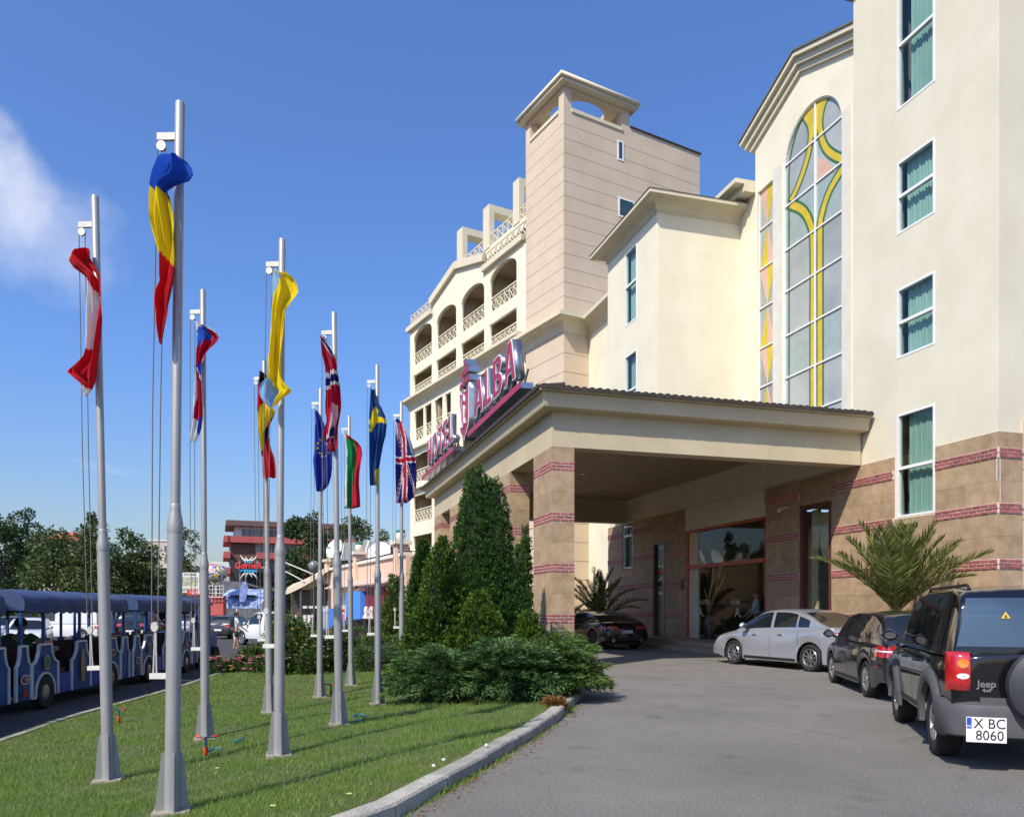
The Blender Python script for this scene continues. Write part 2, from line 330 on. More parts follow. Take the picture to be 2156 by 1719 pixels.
# --- lawn body
g = MB(); ny, nx = 120, 40; rows = []
for i in range(ny+1):
    y = -6 + (36+6)*i/ny; a, b = xs_(y), xd_(y) - 0.15
    rows.append([(a + (b-a)*j/nx, y, lawn_z(a + (b-a)*j/nx, y) - 0.012) for j in range(nx+1)])
g.grid(rows); lawn = struct(g.build('lawn', M_SOIL, smooth=True))
# --- street sheet
g = MB(); ys = list(np.linspace(-8, 60, 60))
g.add([(xs_(min(y, 40)) + 0.0, y, STZ) for y in ys] + [(-60, y, STZ) for y in ys], [(i, i+1, len(ys)+i+1, len(ys)+i) for i in range(len(ys)-1)])
g.quad((-60, 60, STZ), (-60, 130, STZ), (12, 130, STZ), (xs_(40), 60, STZ)); struct(g.build('street', M_STREET))
g = MB(); g.quad((6.9, 60, STZ+0.004), (12, 130, STZ+0.004), (60, 130, STZ+0.004), (60, 60, STZ+0.004)); g.quad((xs_(40), 36, STZ+0.004), (6.9, 36, STZ+0.004), (6.9, 60, STZ+0.004), (xs_(40), 60, STZ+0.004)); struct(g.build('pavement', M_GROUND))
# --- kerbs: every stone its own piece
def kerb_run(name, P, zb, zt, w, step, side, y0, y1, first_len=1.0):
    root = struct(link(name, None))
    pts = [Vector((x, y, 0)) for x, y in P]
    # resample by arc length
    acc = [0]
    for a, b in zip(pts, pts[1:]): acc.append(acc[-1] + (b-a).length)
    def pos(s):
        for i in range(len(pts)-1):
            if s <= acc[i+1]: return pts[i].lerp(pts[i+1], (s-acc[i]) / (acc[i+1]-acc[i]))
        return pts[-1]
    s = 0
    while s < acc[-1] - step:
        a, b = pos(s + 0.008), pos(s + step - 0.008); s += step
        if a.y < y0 or b.y > y1: continue
        d = (b-a).normalized(); nrm = Vector((-d.y, d.x, 0)) * side; zz = random.uniform(-0.006, 0.006); ch = 0.018
        prof = [(0, zb), (-0.0, zt-ch), (ch, zt), (w, zt), (w, zb)]
        j = random.uniform(-0.006, 0.006)
        k = MB(); k.hull([a + nrm*(x+j) + Vector((0,0,z+zz)) for x, z in prof], [b + nrm*(x+j) + Vector((0,0,z+zz)) for x, z in prof])
        k.build('kerb_stone', M_KERB, root)
kerb_run('driveway_kerb', KP, -0.1, KZ, 0.17, 0.98, 1, 2.5, 22)
kerb_run('street_kerb', SP, STZ-0.05, STZ+0.14, 0.12, 1.0, -1, 6, 34)
# ================================================================== HOTEL
M_CREAM = mat('cream_render', (0.70, 0.645, 0.495), 0.9, c2=(0.75, 0.70, 0.555), vscale=0.8, bump=0.35, bscale=55, spec=0.2, detail=9)
M_CREAM2 = mat('pale_cream_render', (0.78, 0.72, 0.545), 0.9, c2=(0.84, 0.785, 0.615), vscale=0.9, bump=0.15, bscale=60, spec=0.2, detail=8)
M_TRIM = mat('cream_trim', (0.62, 0.56, 0.41), 0.8, c2=(0.68, 0.62, 0.47), vscale=2, spec=0.25)
M_PINK = mat('pink_render', (0.61, 0.49, 0.365), 0.9, c2=(0.66, 0.54, 0.41), vscale=0.7, bump=0.2, bscale=50, spec=0.2, detail=8)
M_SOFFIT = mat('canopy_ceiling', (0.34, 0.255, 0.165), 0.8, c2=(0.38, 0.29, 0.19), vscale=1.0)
M_STONE = mat('travertine', (0.345, 0.235, 0.135), 0.75, c2=(0.48, 0.345, 0.215), vscale=3.5, bump=0.4, bscale=35, spec=0.3, island=0.14, detail=12)
def weather(m, amt=0.06):
    """rain streaks and faint patches on rendered walls"""
    nt = m.node_tree; N = nt.nodes; L = nt.links; b = N['Principled BSDF']; src = b.inputs['Base Color'].links[0].from_socket; tcn = N.new('ShaderNodeTexCoord')
    for sc_, det, a_, lo, hi in (((1.7, 1.7, .20), 8, amt*.45, .36, .62), ((.55, .55, .45), 9, amt*.8, .40, .62), ((14, 14, 9), 5, amt*.5, .35, .6)):
        mpn = N.new('ShaderNodeMapping'); mpn.inputs['Scale'].default_value = sc_; L.new(tcn.outputs['Object'], mpn.inputs[0]); nz = N.new('ShaderNodeTexNoise'); nz.inputs['Scale'].default_value = 1; nz.inputs['Detail'].default_value = det; nz.inputs['Roughness'].default_value = .65; L.new(mpn.outputs[0], nz.inputs['Vector'])
        rp = N.new('ShaderNodeValToRGB'); rp.color_ramp.elements[0].position = lo; rp.color_ramp.elements[0].color = (1-a_*1.0, 1-a_*1.05, 1-a_*1.15, 1); rp.color_ramp.elements[1].position = hi; rp.color_ramp.elements[1].color = (1, 1, 1, 1); L.new(nz.outputs['Fac'], rp.inputs[0])
        mi = N.new('ShaderNodeMixRGB'); mi.blend_type = 'MULTIPLY'; mi.inputs[0].default_value = 1; L.new(src, mi.inputs[1]); L.new(rp.outputs[0], mi.inputs[2]); src = mi.outputs[0]
    L.new(src, b.inputs['Base Color'])
for m_ in (M_CREAM, M_CREAM2, M_PINK): weather(m_)
def pits(m):
    nt = m.node_tree; N = nt.nodes; L = nt.links; b = N['Principled BSDF']; src = b.inputs['Base Color'].links[0].from_socket
    tcn = N.new('ShaderNodeTexCoord'); nz = N.new('ShaderNodeTexNoise'); nz.inputs['Scale'].default_value = 10; nz.inputs['Detail'].default_value = 10; nz.inputs['Roughness'].default_value = 0.8
    L.new(tcn.outputs['Object'], nz.inputs['Vector'])
    rp = N.new('ShaderNodeValToRGB'); rp.color_ramp.elements[0].position = 0.55; rp.color_ramp.elements[0].color = (0, 0, 0, 1); rp.color_ramp.elements[1].position = 0.68; rp.color_ramp.elements[1].color = (0.75, 0.75, 0.75, 1)
    L.new(nz.outputs['Fac'], rp.inputs[0]); mi = N.new('ShaderNodeMixRGB'); mi.inputs[2].default_value = (0.56, 0.47, 0.36, 1)
    L.new(rp.outputs[0], mi.inputs[0]); L.new(src, mi.inputs[1]); L.new(mi.outputs[0], b.inputs['Base Color'])
pits(M_STONE); weather(M_STONE, .07)
M_MORTAR = mat('mortar', (0.62, 0.57, 0.50), 0.95, var=0.1, vscale=12, bump=0.4, bscale=80)
M_BRICK = mat('red_brick', (0.33, 0.085, 0.075), 0.85, c2=(0.43, 0.135, 0.11), vscale=9, bump=0.5, bscale=60, island=0.28, detail=8)
M_WHITE = mat('white_frame', (0.80, 0.80, 0.78), 0.4, var=0.03, vscale=4)
M_CURT = mat('teal_curtain', (0.34, 0.46, 0.42), 0.85, c2=(0.42, 0.54, 0.50), vscale=2.0, island=.12)
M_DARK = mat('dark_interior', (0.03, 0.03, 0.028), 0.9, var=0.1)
M_ROOM = mat('room_wall', (0.30, 0.28, 0.22), 0.9, var=0.1, vscale=1)
M_TILE = mat('roof_tile', (0.030, 0.023, 0.018), 0.7, c2=(0.06, 0.046, 0.036), vscale=6, bump=0.3, bscale=30, island=0.2)
M_ROOF = mat('grey_roof', (0.10, 0.10, 0.09), 0.8, c2=(0.16, 0.16, 0.14), vscale=2)
M_ORANGE = mat('orange_frame', (0.50, 0.085, 0.03), 0.5, var=0.06, vscale=3)
M_BROWN = mat('brown_frame', (0.12, 0.03, 0.02), 0.5, var=0.1)
M_GLASS = glass_mat('window_pane', (0.80, 0.95, 0.90), 0.85)
M_LOBBYGLASS = glass_mat('lobby_pane', (0.86, 0.92, 0.88), 0.97, f0=.06)

hotel = thing('hotel_building', 'cream hotel with pink tower, arched stained window, balconies and a pillared entrance canopy', 'hotel', (0, 0, 0))
VX, VY, VZ = Vector((1,0,0)), Vector((0,1,0)), Vector((0,0,1))
def rect(a0, b0, a1, b1): return [(a0,b0),(a1,b0),(a1,b1),(a0,b1)]
def arch(a0, b0, a1, b1, rise, n=14):
    """opening with a curved head springing at b1-rise"""
    pts = [(a0,b0),(a1,b0)]; c = (a0+a1)/2; hw = (a1-a0)/2
    for i in range(n+1):
        t = math.pi*i/n; pts.append((c + hw*math.cos(t), b1-rise + rise*math.sin(t)))
    return pts
def plate(name, outer, holes, thick, org, da, db, mt, parent, inward=None, smooth=False):
    """a wall sheet with real openings: 2-D outline (a,b) filled and given thickness, mapped onto org + a*da + b*db; thickness goes to -normal"""
    cu = bpy.data.curves.new('c', 'CURVE'); cu.dimensions = '2D'; cu.fill_mode = 'BOTH'; cu.extrude = thick/2
    for poly in [outer] + list(holes):
        sp = cu.splines.new('POLY'); sp.points.add(len(poly)-1); sp.use_cyclic_u = True
        for p, q in zip(sp.points, poly): p.co = (q[0], q[1], 0, 1)
    t = bpy.data.objects.new('t', cu); col.objects.link(t)
    me = bpy.data.meshes.new_from_object(t.evaluated_get(bpy.context.evaluated_depsgraph_get())); bpy.data.objects.remove(t)
    da = Vector(da); db = Vector(db); n = da.cross(db); o = Vector(org) - n*thick/2
    Mx = Matrix(((da.x, db.x, n.x, o.x), (da.y, db.y, n.y, o.y), (da.z, db.z, n.z, o.z), (0,0,0,1)))
    me.transform(Mx); me.materials.clear(); me.materials.append(mt)
    bm = bmesh.new(); bm.from_mesh(me); bmesh.ops.remove_doubles(bm, verts=bm.verts, dist=1e-5); bmesh.ops.recalc_face_normals(bm, faces=bm.faces); bm.to_mesh(me); bm.free()
    return link(name, me, parent)
class Face:
    """a wall plane: a runs along da, b is height, n points out"""
    def __init__(s, org, da): s.o = Vector(org); s.a = Vector(da).normalized(); s.n = s.a.cross(VZ)
    def P(s, a, b, d=0): return s.o + s.a*a + VZ*b + s.n*d
    def px(s, u, v, d=0):
        r = ray(u, v); o = Vector((0,0,HC)); t = ((s.o + s.n*d) - o).dot(s.n) / r.dot(s.n); p = o + r*t
        q = p - s.o; return q.dot(s.a), p.z
    def box(s, mb, a0, a1, b0, b1, d0, d1):
        mb.hull([s.P(a0,b0,d0), s.P(a1,b0,d0), s.P(a1,b1,d0), s.P(a0,b1,d0)], [s.P(a0,b0,d1), s.P(a1,b0,d1), s.P(a1,b1,d1), s.P(a0,b1,d1)])
    def plate(s, name, outer, holes, thick, mt, parent, d=0):
        return plate(name, outer, holes, thick, s.o + s.n*d, s.a, VZ, mt, parent)
# wall facing -X seen from the camera: a must run so that a x z = -X  -> a = -Y
FWALL = 15.2
W = Face((FWALL, 0, 0), (0, -1, 0))           # a = -Y
def Y2a(y): return -y
def window(face, a0, a1, b0, b1, transoms=(), mull=(), fw=0.055, depth=0.10, curtain=True, mt=None, name='window', glass=None, lab=None):
    if a0 > a1: a0, a1 = a1, a0
    m = MB()
    face.box(m, a0, a0+fw, b0, b1, -depth, 0.012); face.box(m, a1-fw, a1, b0, b1, -depth, 0.012)
    face.box(m, a0+fw, a1-fw, b0, b0+fw, -depth, 0.010); face.box(m, a0+fw, a1-fw, b1-fw, b1, -depth, 0.010)
    for t in transoms: face.box(m, a0+fw, a1-fw, t-fw*0.7, t+fw*0.7, -depth, 0.008)
    for t in mull: face.box(m, t-fw/2, t+fw/2, b0+fw, b1-fw, -depth, 0.006)
    w = m.build(name, mt or M_WHITE, hotel, label=lab)
    m = MB(); m.quad(face.P(a0+fw, b0+fw, -depth*0.5), face.P(a1-fw, b0+fw, -depth*0.5), face.P(a1-fw, b1-fw, -depth*0.5), face.P(a0+fw, b1-fw, -depth*0.5)); m.build('pane', glass or M_GLASS, w)
    if curtain:
        m = MB(); n = 60; rows = []
        span = a1-a0; c0 = a0 - 0.1 if curtain == 'full' else a0 + span*random.uniform(.10, .24); ph = random.uniform(0, 6)
        for zz in (b0-0.1, (b0+b1)/2, b1+0.05):
            rows.append([face.P(c0 + (a1+0.1-c0)*i/n, zz, -0.20 + 0.016*math.sin(i*1.25+ph) + 0.012*math.sin(i*0.55+2*ph)) for i in range(n+1)])
        m.grid(rows); m.build('curtain', M_CURT, w, smooth=80)
    m = MB(); e = 0.25
    face.box(m, a0-e, a1+e, b0-e, b1+e, -1.5, -1.6)
    face.box(m, a0-e, a0-e+0.05, b0-e, b1+e, -1.5, -0.31); face.box(m, a1+e-0.05, a1+e, b0-e, b1+e, -1.5, -0.31)
    face.box(m, a0-e, a1+e, b1+e-.05, b1+e, -1.5, -0.31); face.box(m, a0-e, a1+e, b0-e, b0-e+.05, -1.5, -0.31)
    m.build('room', M_ROOM, w)
    return w

# ---------------------------------------------------------------- right wing (window volume)
YA, YB = 13.6, 18.2                            # its ends along Y
ZP = 5.42                                       # top of the stone base = underside of the canopy beam
wins = []
wy0, wy1 = 15.36, 16.58
for (b0, b1) in ((14.35, 17.75), (11.14, 13.0), (7.94, 9.73), (3.84, 6.5)): wins.append((-wy1, -wy0, b0, b1))
W.plate('wing_wall', rect(-YB, -0.3, -YA, 19.0), [rect(*[w[0], w[2], w[1], w[3]]) for w in wins], 0.3, M_CREAM, hotel)
for w, ts in zip(wins, ((16.0,), (12.1,), (8.85,), (5.1,))): window(W, *w, transoms=ts, curtain=True)
E = Face((FWALL, YA, 0), (1, 0, 0))             # end wall facing -Y
E.plate('end_wall', rect(0.003, -0.3, 9, 19.0), [], 0.3, M_CREAM, hotel, d=0.003)
m = MB()
for k in range(5): E.box(m, 0.66, 9, 0.1+1.13*k, 0.1+1.13*k+1.11, 0.0, 0.05)
m.build('pink_end_panel', M_PINK, hotel)
B = Face((FWALL, YB, 0), (-1, 0, 0))
m = MB(); m.box(FWALL+0.302, YB-0.3, 10, 21, YB-.002, 19.0); m.build('back_wall', M_CREAM, hotel)
# its roof with a boxed eave
m = MB(); m.box(14.75, 13.1, 19.0, 22, 18.75, 19.16); m.box(14.6, 12.95, 19.161, 22, 19.05, 19.33); m.build('eave', M_TRIM, hotel)

# ---------------------------------------------------------------- gable with the tall stained-glass window
G = Face((15.55, 0, 0), (0, -1, 0))
gy0, gy1 = 18.0, 23.45                          # wall ends
gc = 20.9; ZG0, ZG1 = 17.33, 18.3
aw0, aw1 = -21.9, -19.1; AZT = 17.05; AZ0 = 5.9
sw0, sw1 = -gy1 + 0.12, G.px(1628, 600)[0]
swt = 15.75
G.plate('gable_wall', [(-gy1, 5.0), (-gy0, 5.0), (-gy0, ZG1-0.38*(gc-gy0)), (-gc, ZG1), (-gy1, ZG0)], [arch(aw0, AZ0, aw1, AZT, (aw1-aw0)/2*0.98, 24), [(sw0+0.02, 5.6), (sw1, 5.6), (sw1, swt), (sw0+0.02, swt)]], 0.3, M_CREAM2, hotel)
# roof over the gable
def gable_roof():
    m = MB()
    for (o, z0, z1, x0) in ((0.45, 0.42, 0.56, 15.22), (0.32, 0.2, 0.41, 15.34), (0.18, 0.0, 0.19, 15.45)):
        sl = (ZG1-ZG0)/(gy1-gc)
        prof = [(gy1+o, ZG0+z0-o*sl), (gc, ZG1+z0), (YB+.02, ZG1+z0-sl*(gc-YB)), (YB+.02, ZG1+z1-sl*(gc-YB)), (gc, ZG1+z1), (gy1+o, ZG0+z1-o*sl)]
        m.prism([(x0, y, z) for y, z in prof], (6, 0, 0))
    m.build('gable_eave', M_TRIM, hotel)
    m = MB(); sl = (ZG1-ZG0)/(gy1-gc); o = 0.48
    prof = [(gy1+o, ZG0+0.57-o*sl), (gc, ZG1+0.57), (YB+.02, ZG1+0.57-sl*(gc-YB)), (YB+.02, ZG1+0.63-sl*(gc-YB)), (gc, ZG1+0.63), (gy1+o, ZG0+0.63-o*sl)]
    m.prism([(15.18, y, z) for y, z in prof], (6, 0, 0)); m.build('gable_roof', M_ROOF, hotel)
gable_roof()
m = MB(); G.box(m, -gy1, -gy1+0.3, 5, ZG0, -6, -0.3); m.build('gable_side', M_CREAM2, hotel)
# stained glass
M_SG = [mat('stained_clear', (0.42, 0.44, 0.41), 0.15, c2=(0.30, 0.33, 0.32), vscale=0.9, spec=0.6, island=0.15), mat('stained_yellow', (0.62, 0.46, 0.03), 0.3, var=0.1, spec=0.5),
        mat('stained_green', (0.045, 0.15, 0.06), 0.3, var=0.1, spec=0.5), mat('stained_pink', (0.66, 0.42, 0.31), 0.3, var=0.06, spec=0.5), mat('stained_teal', (0.34, 0.41, 0.38), 0.2, var=0.08, spec=0.6)]
GD = -0.09                                      # glass plane behind the wall face
sgw = MB(); fw = 0.04
ringp = arch(aw0, AZ0, aw1, AZT, (aw1-aw0)/2*0.98, 24)
for i in range(len(ringp)):
    a, b = ringp[i], ringp[(i+1) % len(ringp)]; sgw.beam(G.P(*a, GD+0.02), G.P(*b, GD+0.02), 0.07, 0.09, up=G.n)
mid = G.px(1718, 700, GD)[0]
rowsz = [G.px(1657, v, GD)[1] for v in (348, 435, 527, 614, 707, 796, 884)] 
sgw.beam(G.P(mid, AZ0, GD+0.02), G.P(mid, AZT, GD+0.02), 0.05, 0.06, up=G.n)
for z in rowsz: sgw.beam(G.P(aw0, z, GD+0.018), G.P(aw1, z, GD+0.018), 0.05, 0.04, up=G.n)
sg = sgw.build('stained_window', M_WHITE, hotel, label='tall arched stained glass window with yellow and green bands')
zs = [AZ0] + sorted(rowsz) + [AZT]
def head(a):                                     # height of the arch at a
    c = (aw0+aw1)/2; hw = (aw1-aw0)/2; rs = hw*0.98; q = max(0, 1-((a-c)/hw)**2); return AZT - rs + rs*math.sqrt(q)
for k in range(len(zs)-1):
    for (a0, a1) in ((aw0, mid), (mid, aw1)):
        n = 10; top = []; z0 = zs[k]
        for i in range(n+1):
            a = a0 + (a1-a0)*i/n; top.append((a, max(z0, min(zs[k+1], head(a)))))
        pts = [(a0, z0), (a1, z0)] + top[::-1]
        m = MB(); m.add([G.P(a, b, GD) for a, b in pts], [tuple(range(len(pts)))])
        m.build('pane', M_SG[4] if k in (2, 5) else M_SG[0], sg)
def C7(x, y, d=GD): return G.px(1540 + x/1.953, y/1.953, d)
def ribbon(name, pts, w, mt, d, parent):
    q = [Vector((*C7(x, y, d), 0)) for x, y in pts]; L_, R_ = [], []
    # smooth by Catmull-Rom
    s = []
    for i in range(len(q)-1):
        p0, p1, p2, p3 = q[max(i-1,0)], q[i], q[i+1], q[min(i+2,len(q)-1)]
        for t in [k/6 for k in range(6)]: s.append(0.5*((2*p1)+(p2-p0)*t+(2*p0-5*p1+4*p2-p3)*t*t+(3*p1-p0-3*p2+p3)*t**3))
    s.append(q[-1])
    for i, p in enumerate(s):
        t = (s[min(i+1,len(s)-1)] - s[max(i-1,0)]).normalized(); nn = Vector((-t.y, t.x, 0)); L_.append(p+nn*w/2); R_.append(p-nn*w/2)
    cl = lambda p: (min(max(p.x, aw0+0.03), aw1-0.03), min(p.y, head(min(max(p.x, aw0+0.03), aw1-0.03))-0.02))
    m = MB(); m.grid([[G.P(*cl(p), d) for p in L_], [G.P(*cl(p), d) for p in R_]]); return m.build(name, mt, parent)
bands = [[(335,1690),(335,1300),(335,1000),(322,915),(290,862),(235,838)], [(364,1690),(364,1300),(364,960),(372,880),(405,780),(470,672)],
         [(300,470),(325,520),(322,600),(300,690),(262,790),(235,838)], [(405,378),(378,430),(364,510),(378,590),(415,635),(478,662)]]
for i, bp in enumerate(bands):
    wd = 0.36 if i < 2 else 0.32
    ribbon('green_band', bp, wd, M_SG[2], GD+0.006, sg); ribbon('yellow_band', bp, wd*0.58, M_SG[1], GD+0.010, sg)
def sgpoly(name, pts, mt, d):
    m = MB(); m.add([G.P(*C7(x, y, d), d) for x, y in pts], [tuple(range(len(pts)))]); m.build(name, mt, sg)
sgpoly('yellow_piece', [(304,478),(330,425),(346,405),(396,382),(374,430),(360,510),(347,570),(328,560),(322,510)], M_SG[1], GD+0.012)
sgpoly('pink_piece', [(353,648),(385,655),(428,698),(353,752)], M_SG[3], GD+0.012)
# green edge round the glass
for pts in ([(236,1680),(236,1200),(236,860),(238,680),(262,560),(300,470),(345,410),(400,380)], [(474,1680),(474,1200),(476,800),(474,480),(455,410),(420,378),(395,378)]):
    ribbon('green_edge', pts, 0.07, M_SG[2], GD+0.014, sg)
# narrow side window with diamonds
m = MB()
for a in (sw0+0.02, sw1): m.beam(G.P(a, 5.6, GD+.02), G.P(a, swt, GD+.02), 0.05, 0.05, up=G.n)
srow = [C7(140, y)[1] for y in (770, 932, 1097, 1260, 1425, 1585)]
for z in srow: m.beam(G.P(sw0+.02, z, GD+.018), G.P(sw1, z, GD+.018), 0.045, 0.05, up=G.n)
sd2 = m.build('diamond_window', M_WHITE, hotel, label='narrow stained window with pink and yellow diamonds')
srow = [swt] + srow[1:] + [srow[-1]-1.28]
for k in range(len(srow)-1):
    zt, zb = srow[k], srow[k+1]; a0, a1 = sw0+0.03, sw1-0.01; c = (a0+a1)/2
    m = MB(); m.quad(G.P(a0, zb, GD), G.P(a1, zb, GD), G.P(a1, zt, GD), G.P(a0, zt, GD)); m.build('pane', M_SG[0], sd2)
    tri = [((a0, zt), (c, zt), (c, zb)), ((c, zt), (a1, zt), (c, zb))] if k % 2 == 0 else [((a0, zb), (c, zt), (c, zb)), ((c, zb), (c, zt), (a1, zb))]
    for i, t in enumerate(tri):
        m = MB(); m.add([G.P(a, b, GD+0.006) for a, b in t], [(0,1,2)]); m.build('diamond_piece', M_SG[3] if (i == 0) == (k % 2 == 0) else M_SG[1], sd2)
m = MB(); G.box(m, sw1+0.04, aw0-0.05, 5.2, 16.0, 0.002, 0.05); m.build('white_pilaster', mat('white_stone', (0.66, 0.63, 0.55), 0.8, var=0.06), hotel)
m = MB(); G.box(m, aw1+0.05, aw1+0.4, 5.2, 15.9, 0.002, 0.04); m.build('white_pilaster', MATS['white_stone'], hotel)
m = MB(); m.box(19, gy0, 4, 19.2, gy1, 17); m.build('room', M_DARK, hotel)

# ---------------------------------------------------------------- cream wall behind and projecting bay
S = Face((FWALL+0.42, 0, 0), (0, -1, 0))
S.plate('middle_wall', rect(-26.5, 5.0, -gy1+0.0, 16.1), [], 0.3, M_CREAM2, hotel)
m = MB(); m.box(14.8, gy1+0.05, 16.1, 20, 24.9, 16.25); m.box(15.15, gy1+0.05, 15.85, 20, 24.7, 16.1); m.build('eave', M_TRIM, hotel)
BX, BY0, BY1, BZ = 12.35, 24.5, 28.8, 15.2
BA = Face((BX, 0, 0), (0, -1, 0)); BB = Face((BX, BY0, 0), (1, 0, 0))
bw0, bw1 = BA.px(1316, 600)[0], BA.px(1341, 600)[0]
z_ = lambda u, v: BA.px(u, v)[1]
bwz = [(z_(1316, 690), 14.9), (z_(1316, 850)-.6, z_(1316, 752))]
BA.plate('bay_wall', rect(-BY1, 6.6, -BY0, BZ), [rect(bw0, b[0], bw1, b[1]) for b in bwz], 0.25, M_CREAM2, hotel)
for b in bwz: window(BA, bw0, bw1, b[0], b[1], transoms=(b[0] + (b[1]-b[0])*(0.53 if b is bwz[0] else 0.42),), fw=0.06)
BB.plate('bay_wall', rect(0.003, 6.6, FWALL+0.6-BX, BZ), [], 0.25, M_CREAM2, hotel, d=0.003)
m = MB(); m.box(BX+.252, BY1-0.25, 6.6, FWALL+2, BY1-.003, BZ); m.build('bay_wall', M_CREAM2, hotel)
def cove(name, P, a0, a1, b0, b1, prof, mt, parent):
    """moulding run round a rectangle: prof = (overhang, height) list from the wall up; P maps (a, b, z)"""
    m = MB(); vs = []; k = len(prof)
    for o, z in prof: vs += [P(a0-o, b0-o, z), P(a1+o, b0-o, z), P(a1+o, b1+o, z), P(a0-o, b1+o, z)]
    fs = [(i*4+j, i*4+(j+1) % 4, (i+1)*4+(j+1) % 4, (i+1)*4+j) for i in range(k-1) for j in range(4)] + [(0, 1, 2, 3), tuple(range(k*4-4, k*4))]
    m.add(vs, fs); return m.build(name, mt, parent, smooth=28)
def cove_prof(z, h, o, n=8):
    """quarter-round cove with a lip"""
    pr = [(0.005, z), (0.06*o, z+0.02*h), (0.06*o, z+0.14*h)]
    for i in range(n+1):
        t = math.pi/2*i/n; pr.append((0.1*o + 0.68*o*(1-math.cos(t)), z+0.15*h + 0.52*h*math.sin(t)))
    return pr + [(0.8*o, z+0.72*h), (o, z+0.75*h), (o, z+h)]
def PW_(a, b, z): return (a, b, z)
def eave3(name, x0, y0, x1, y1, z, o, parent, mt=None, h=0.5, roof=True):
    r = cove(name, PW_, x0, x1, y0, y1, cove_prof(z, h, o), mt or M_TRIM, parent)
    if roof:
        m = MB(); zr = z+h+0.003; q = min(x1-x0, y1-y0)*0.42
        m.hull([(x0-o-.03,y0-o-.03,zr),(x1+o+.03,y0-o-.03,zr),(x1+o+.03,y1+o+.03,zr),(x0-o-.03,y1+o+.03,zr)], [(x0+q,y0+q,zr+0.55),(x1-q,y0+q,zr+0.55),(x1-q,y1-q,zr+0.55),(x0+q,y1-q,zr+0.55)])
        m.build('bay_roof', M_ROOF, parent)
    return r
eave3('bay_eave', BX, BY0, FWALL+3, BY1, BZ, 0.55, hotel, h=0.5)
# further back wall with cornice towards the tower
m = MB(); m.box(16.0, BY1, 0, 16.3, 40.5, 16.4); m.build('rear_wall', M_CREAM2, hotel)
cove('cornice', PW_, 16.0, 18, BY1+.7, 40.0, cove_prof(16.41, .8, .65), M_TRIM, hotel)
m = MB(); m.box(15.9, 35.3, 0, 15.999, 37.2, 5.2); m.build('rear_stone_return', M_CREAM2, hotel)

# ---------------------------------------------------------------- stone base, brick bands
BANDZ = [(4.84, 5.07), (3.61, 3.84), (2.37, 2.60), (1.13, 1.36)]
BRICK_MESH = None; NBRICK = [0]
def brick_obj(parent, face, a, b, d, ln):
    """one brick of the band, mesh shared"""
    global BRICK_MESH
    if BRICK_MESH is None:
        bm = bmesh.new(); bmesh.ops.create_cube(bm, size=1); bmesh.ops.bevel(bm, geom=bm.edges[:], offset=0.06, segments=1, affect='EDGES'); BRICK_MESH = bpy.data.meshes.new('brick'); bm.to_mesh(BRICK_MESH); bm.free(); BRICK_MESH.materials.append(M_BRICK)
    o = link('brick', BRICK_MESH, parent); p = face.P(a, b, d)
    x, n = face.a, face.n
    sx, sy, sz = ln, 0.03, 0.052
    o.matrix_world = Matrix(((x.x*sx, n.x*sy, 0, p.x), (x.y*sx, n.y*sy, 0, p.y), (0, 0, sz, p.z), (0,0,0,1))); NBRICK[0] += 1
def brick_band(face, a0, a1, zb, zt, parent, single, d=0.0, name='brick_band'):
    if a0 > a1: a0, a1 = a1, a0
    m = MB(); face.box(m, a0, a1, zb, zt, d-0.02, d+0.010); band = m.build(name, M_MORTAR, parent)
    jm = MB(); rows = 3; h = (zt-zb)/rows; bl = 0.215
    for r in range(rows):
        z = zb + h*(r+0.5); a = a0 - (0.5*bl if r % 2 else 0.0) + 0.01
        while a < a1:
            s0 = max(a+0.008, a0+0.004); s1 = min(a+bl-0.008, a1-0.004)
            if s1 - s0 > 0.03:
                if single: brick_obj(band, face, (s0+s1)/2, z + random.uniform(-.003, .003), d+0.011, s1-s0)
                else: face.box(jm, s0, s1, z-0.026, z+0.026, d+0.0, d+0.026)
            a += bl
    if jm.f: jm.build('brick_course', M_BRICK, band, kind='stuff')
    return band
PANEL = {}
def stone_zone(face, a0, a1, zb, zt, parent, d=0.0, cols=None, rows=2):
    """travertine slabs, each one proud by a hair, with fine joints"""
    if a0 > a1: a0, a1 = a1, a0
    n = cols or max(1, round((a1-a0)/1.15))
    for r in range(rows):
        for c in range(n):
            x0 = a0 + (a1-a0)*c/n; x1 = a0 + (a1-a0)*(c+1)/n; z0 = zb + (zt-zb)*r/rows; z1 = zb + (zt-zb)*(r+1)/rows
            m = MB(); face.box(m, x0+.002, x1-.002, z0+.002, z1-.002, d-0.03, d+random.uniform(-.002, .003)); m.build('stone_slab', M_STONE, parent)
def stone_wall(face, a0, a1, parent, single, top=ZP, d=0.05, bottom=0.0, bands=BANDZ, cols=None):
    root = MB(); face.box(root, a0, a1, bottom, top, d-0.06, d-0.032); rt = root.build('stone_base', M_MORTAR, parent)
    z = top; lo = sorted(bands, reverse=True)
    for (b0, b1) in lo:
        if b1 > top or b0 < bottom: continue
        stone_zone(face, a0, a1, b1, z, rt, d, cols, rows=1 if z-b1 < 0.5 else 2); z = b0
    stone_zone(face, a0, a1, bottom, z, rt, d, cols, rows=1)
    for i, (b0, b1) in enumerate(bands):
        if b1 > top or b0 < bottom: continue
        brick_band(face, a0, a1, b0, b1, parent, single and i < 3, d)
    return rt
# sunlit wing base either side of the lower window (nothing crosses the window)
stone_wall(W, -wy0+0.06, -YA+0.05, hotel, True)
stone_wall(W, -19.05, -wy1-0.06, hotel, True)
stone_wall(W, -wy1-0.055, -wy0+0.055, hotel, True, top=3.80)
stone_wall(E, -0.05, 0.64, hotel, True, cols=1)
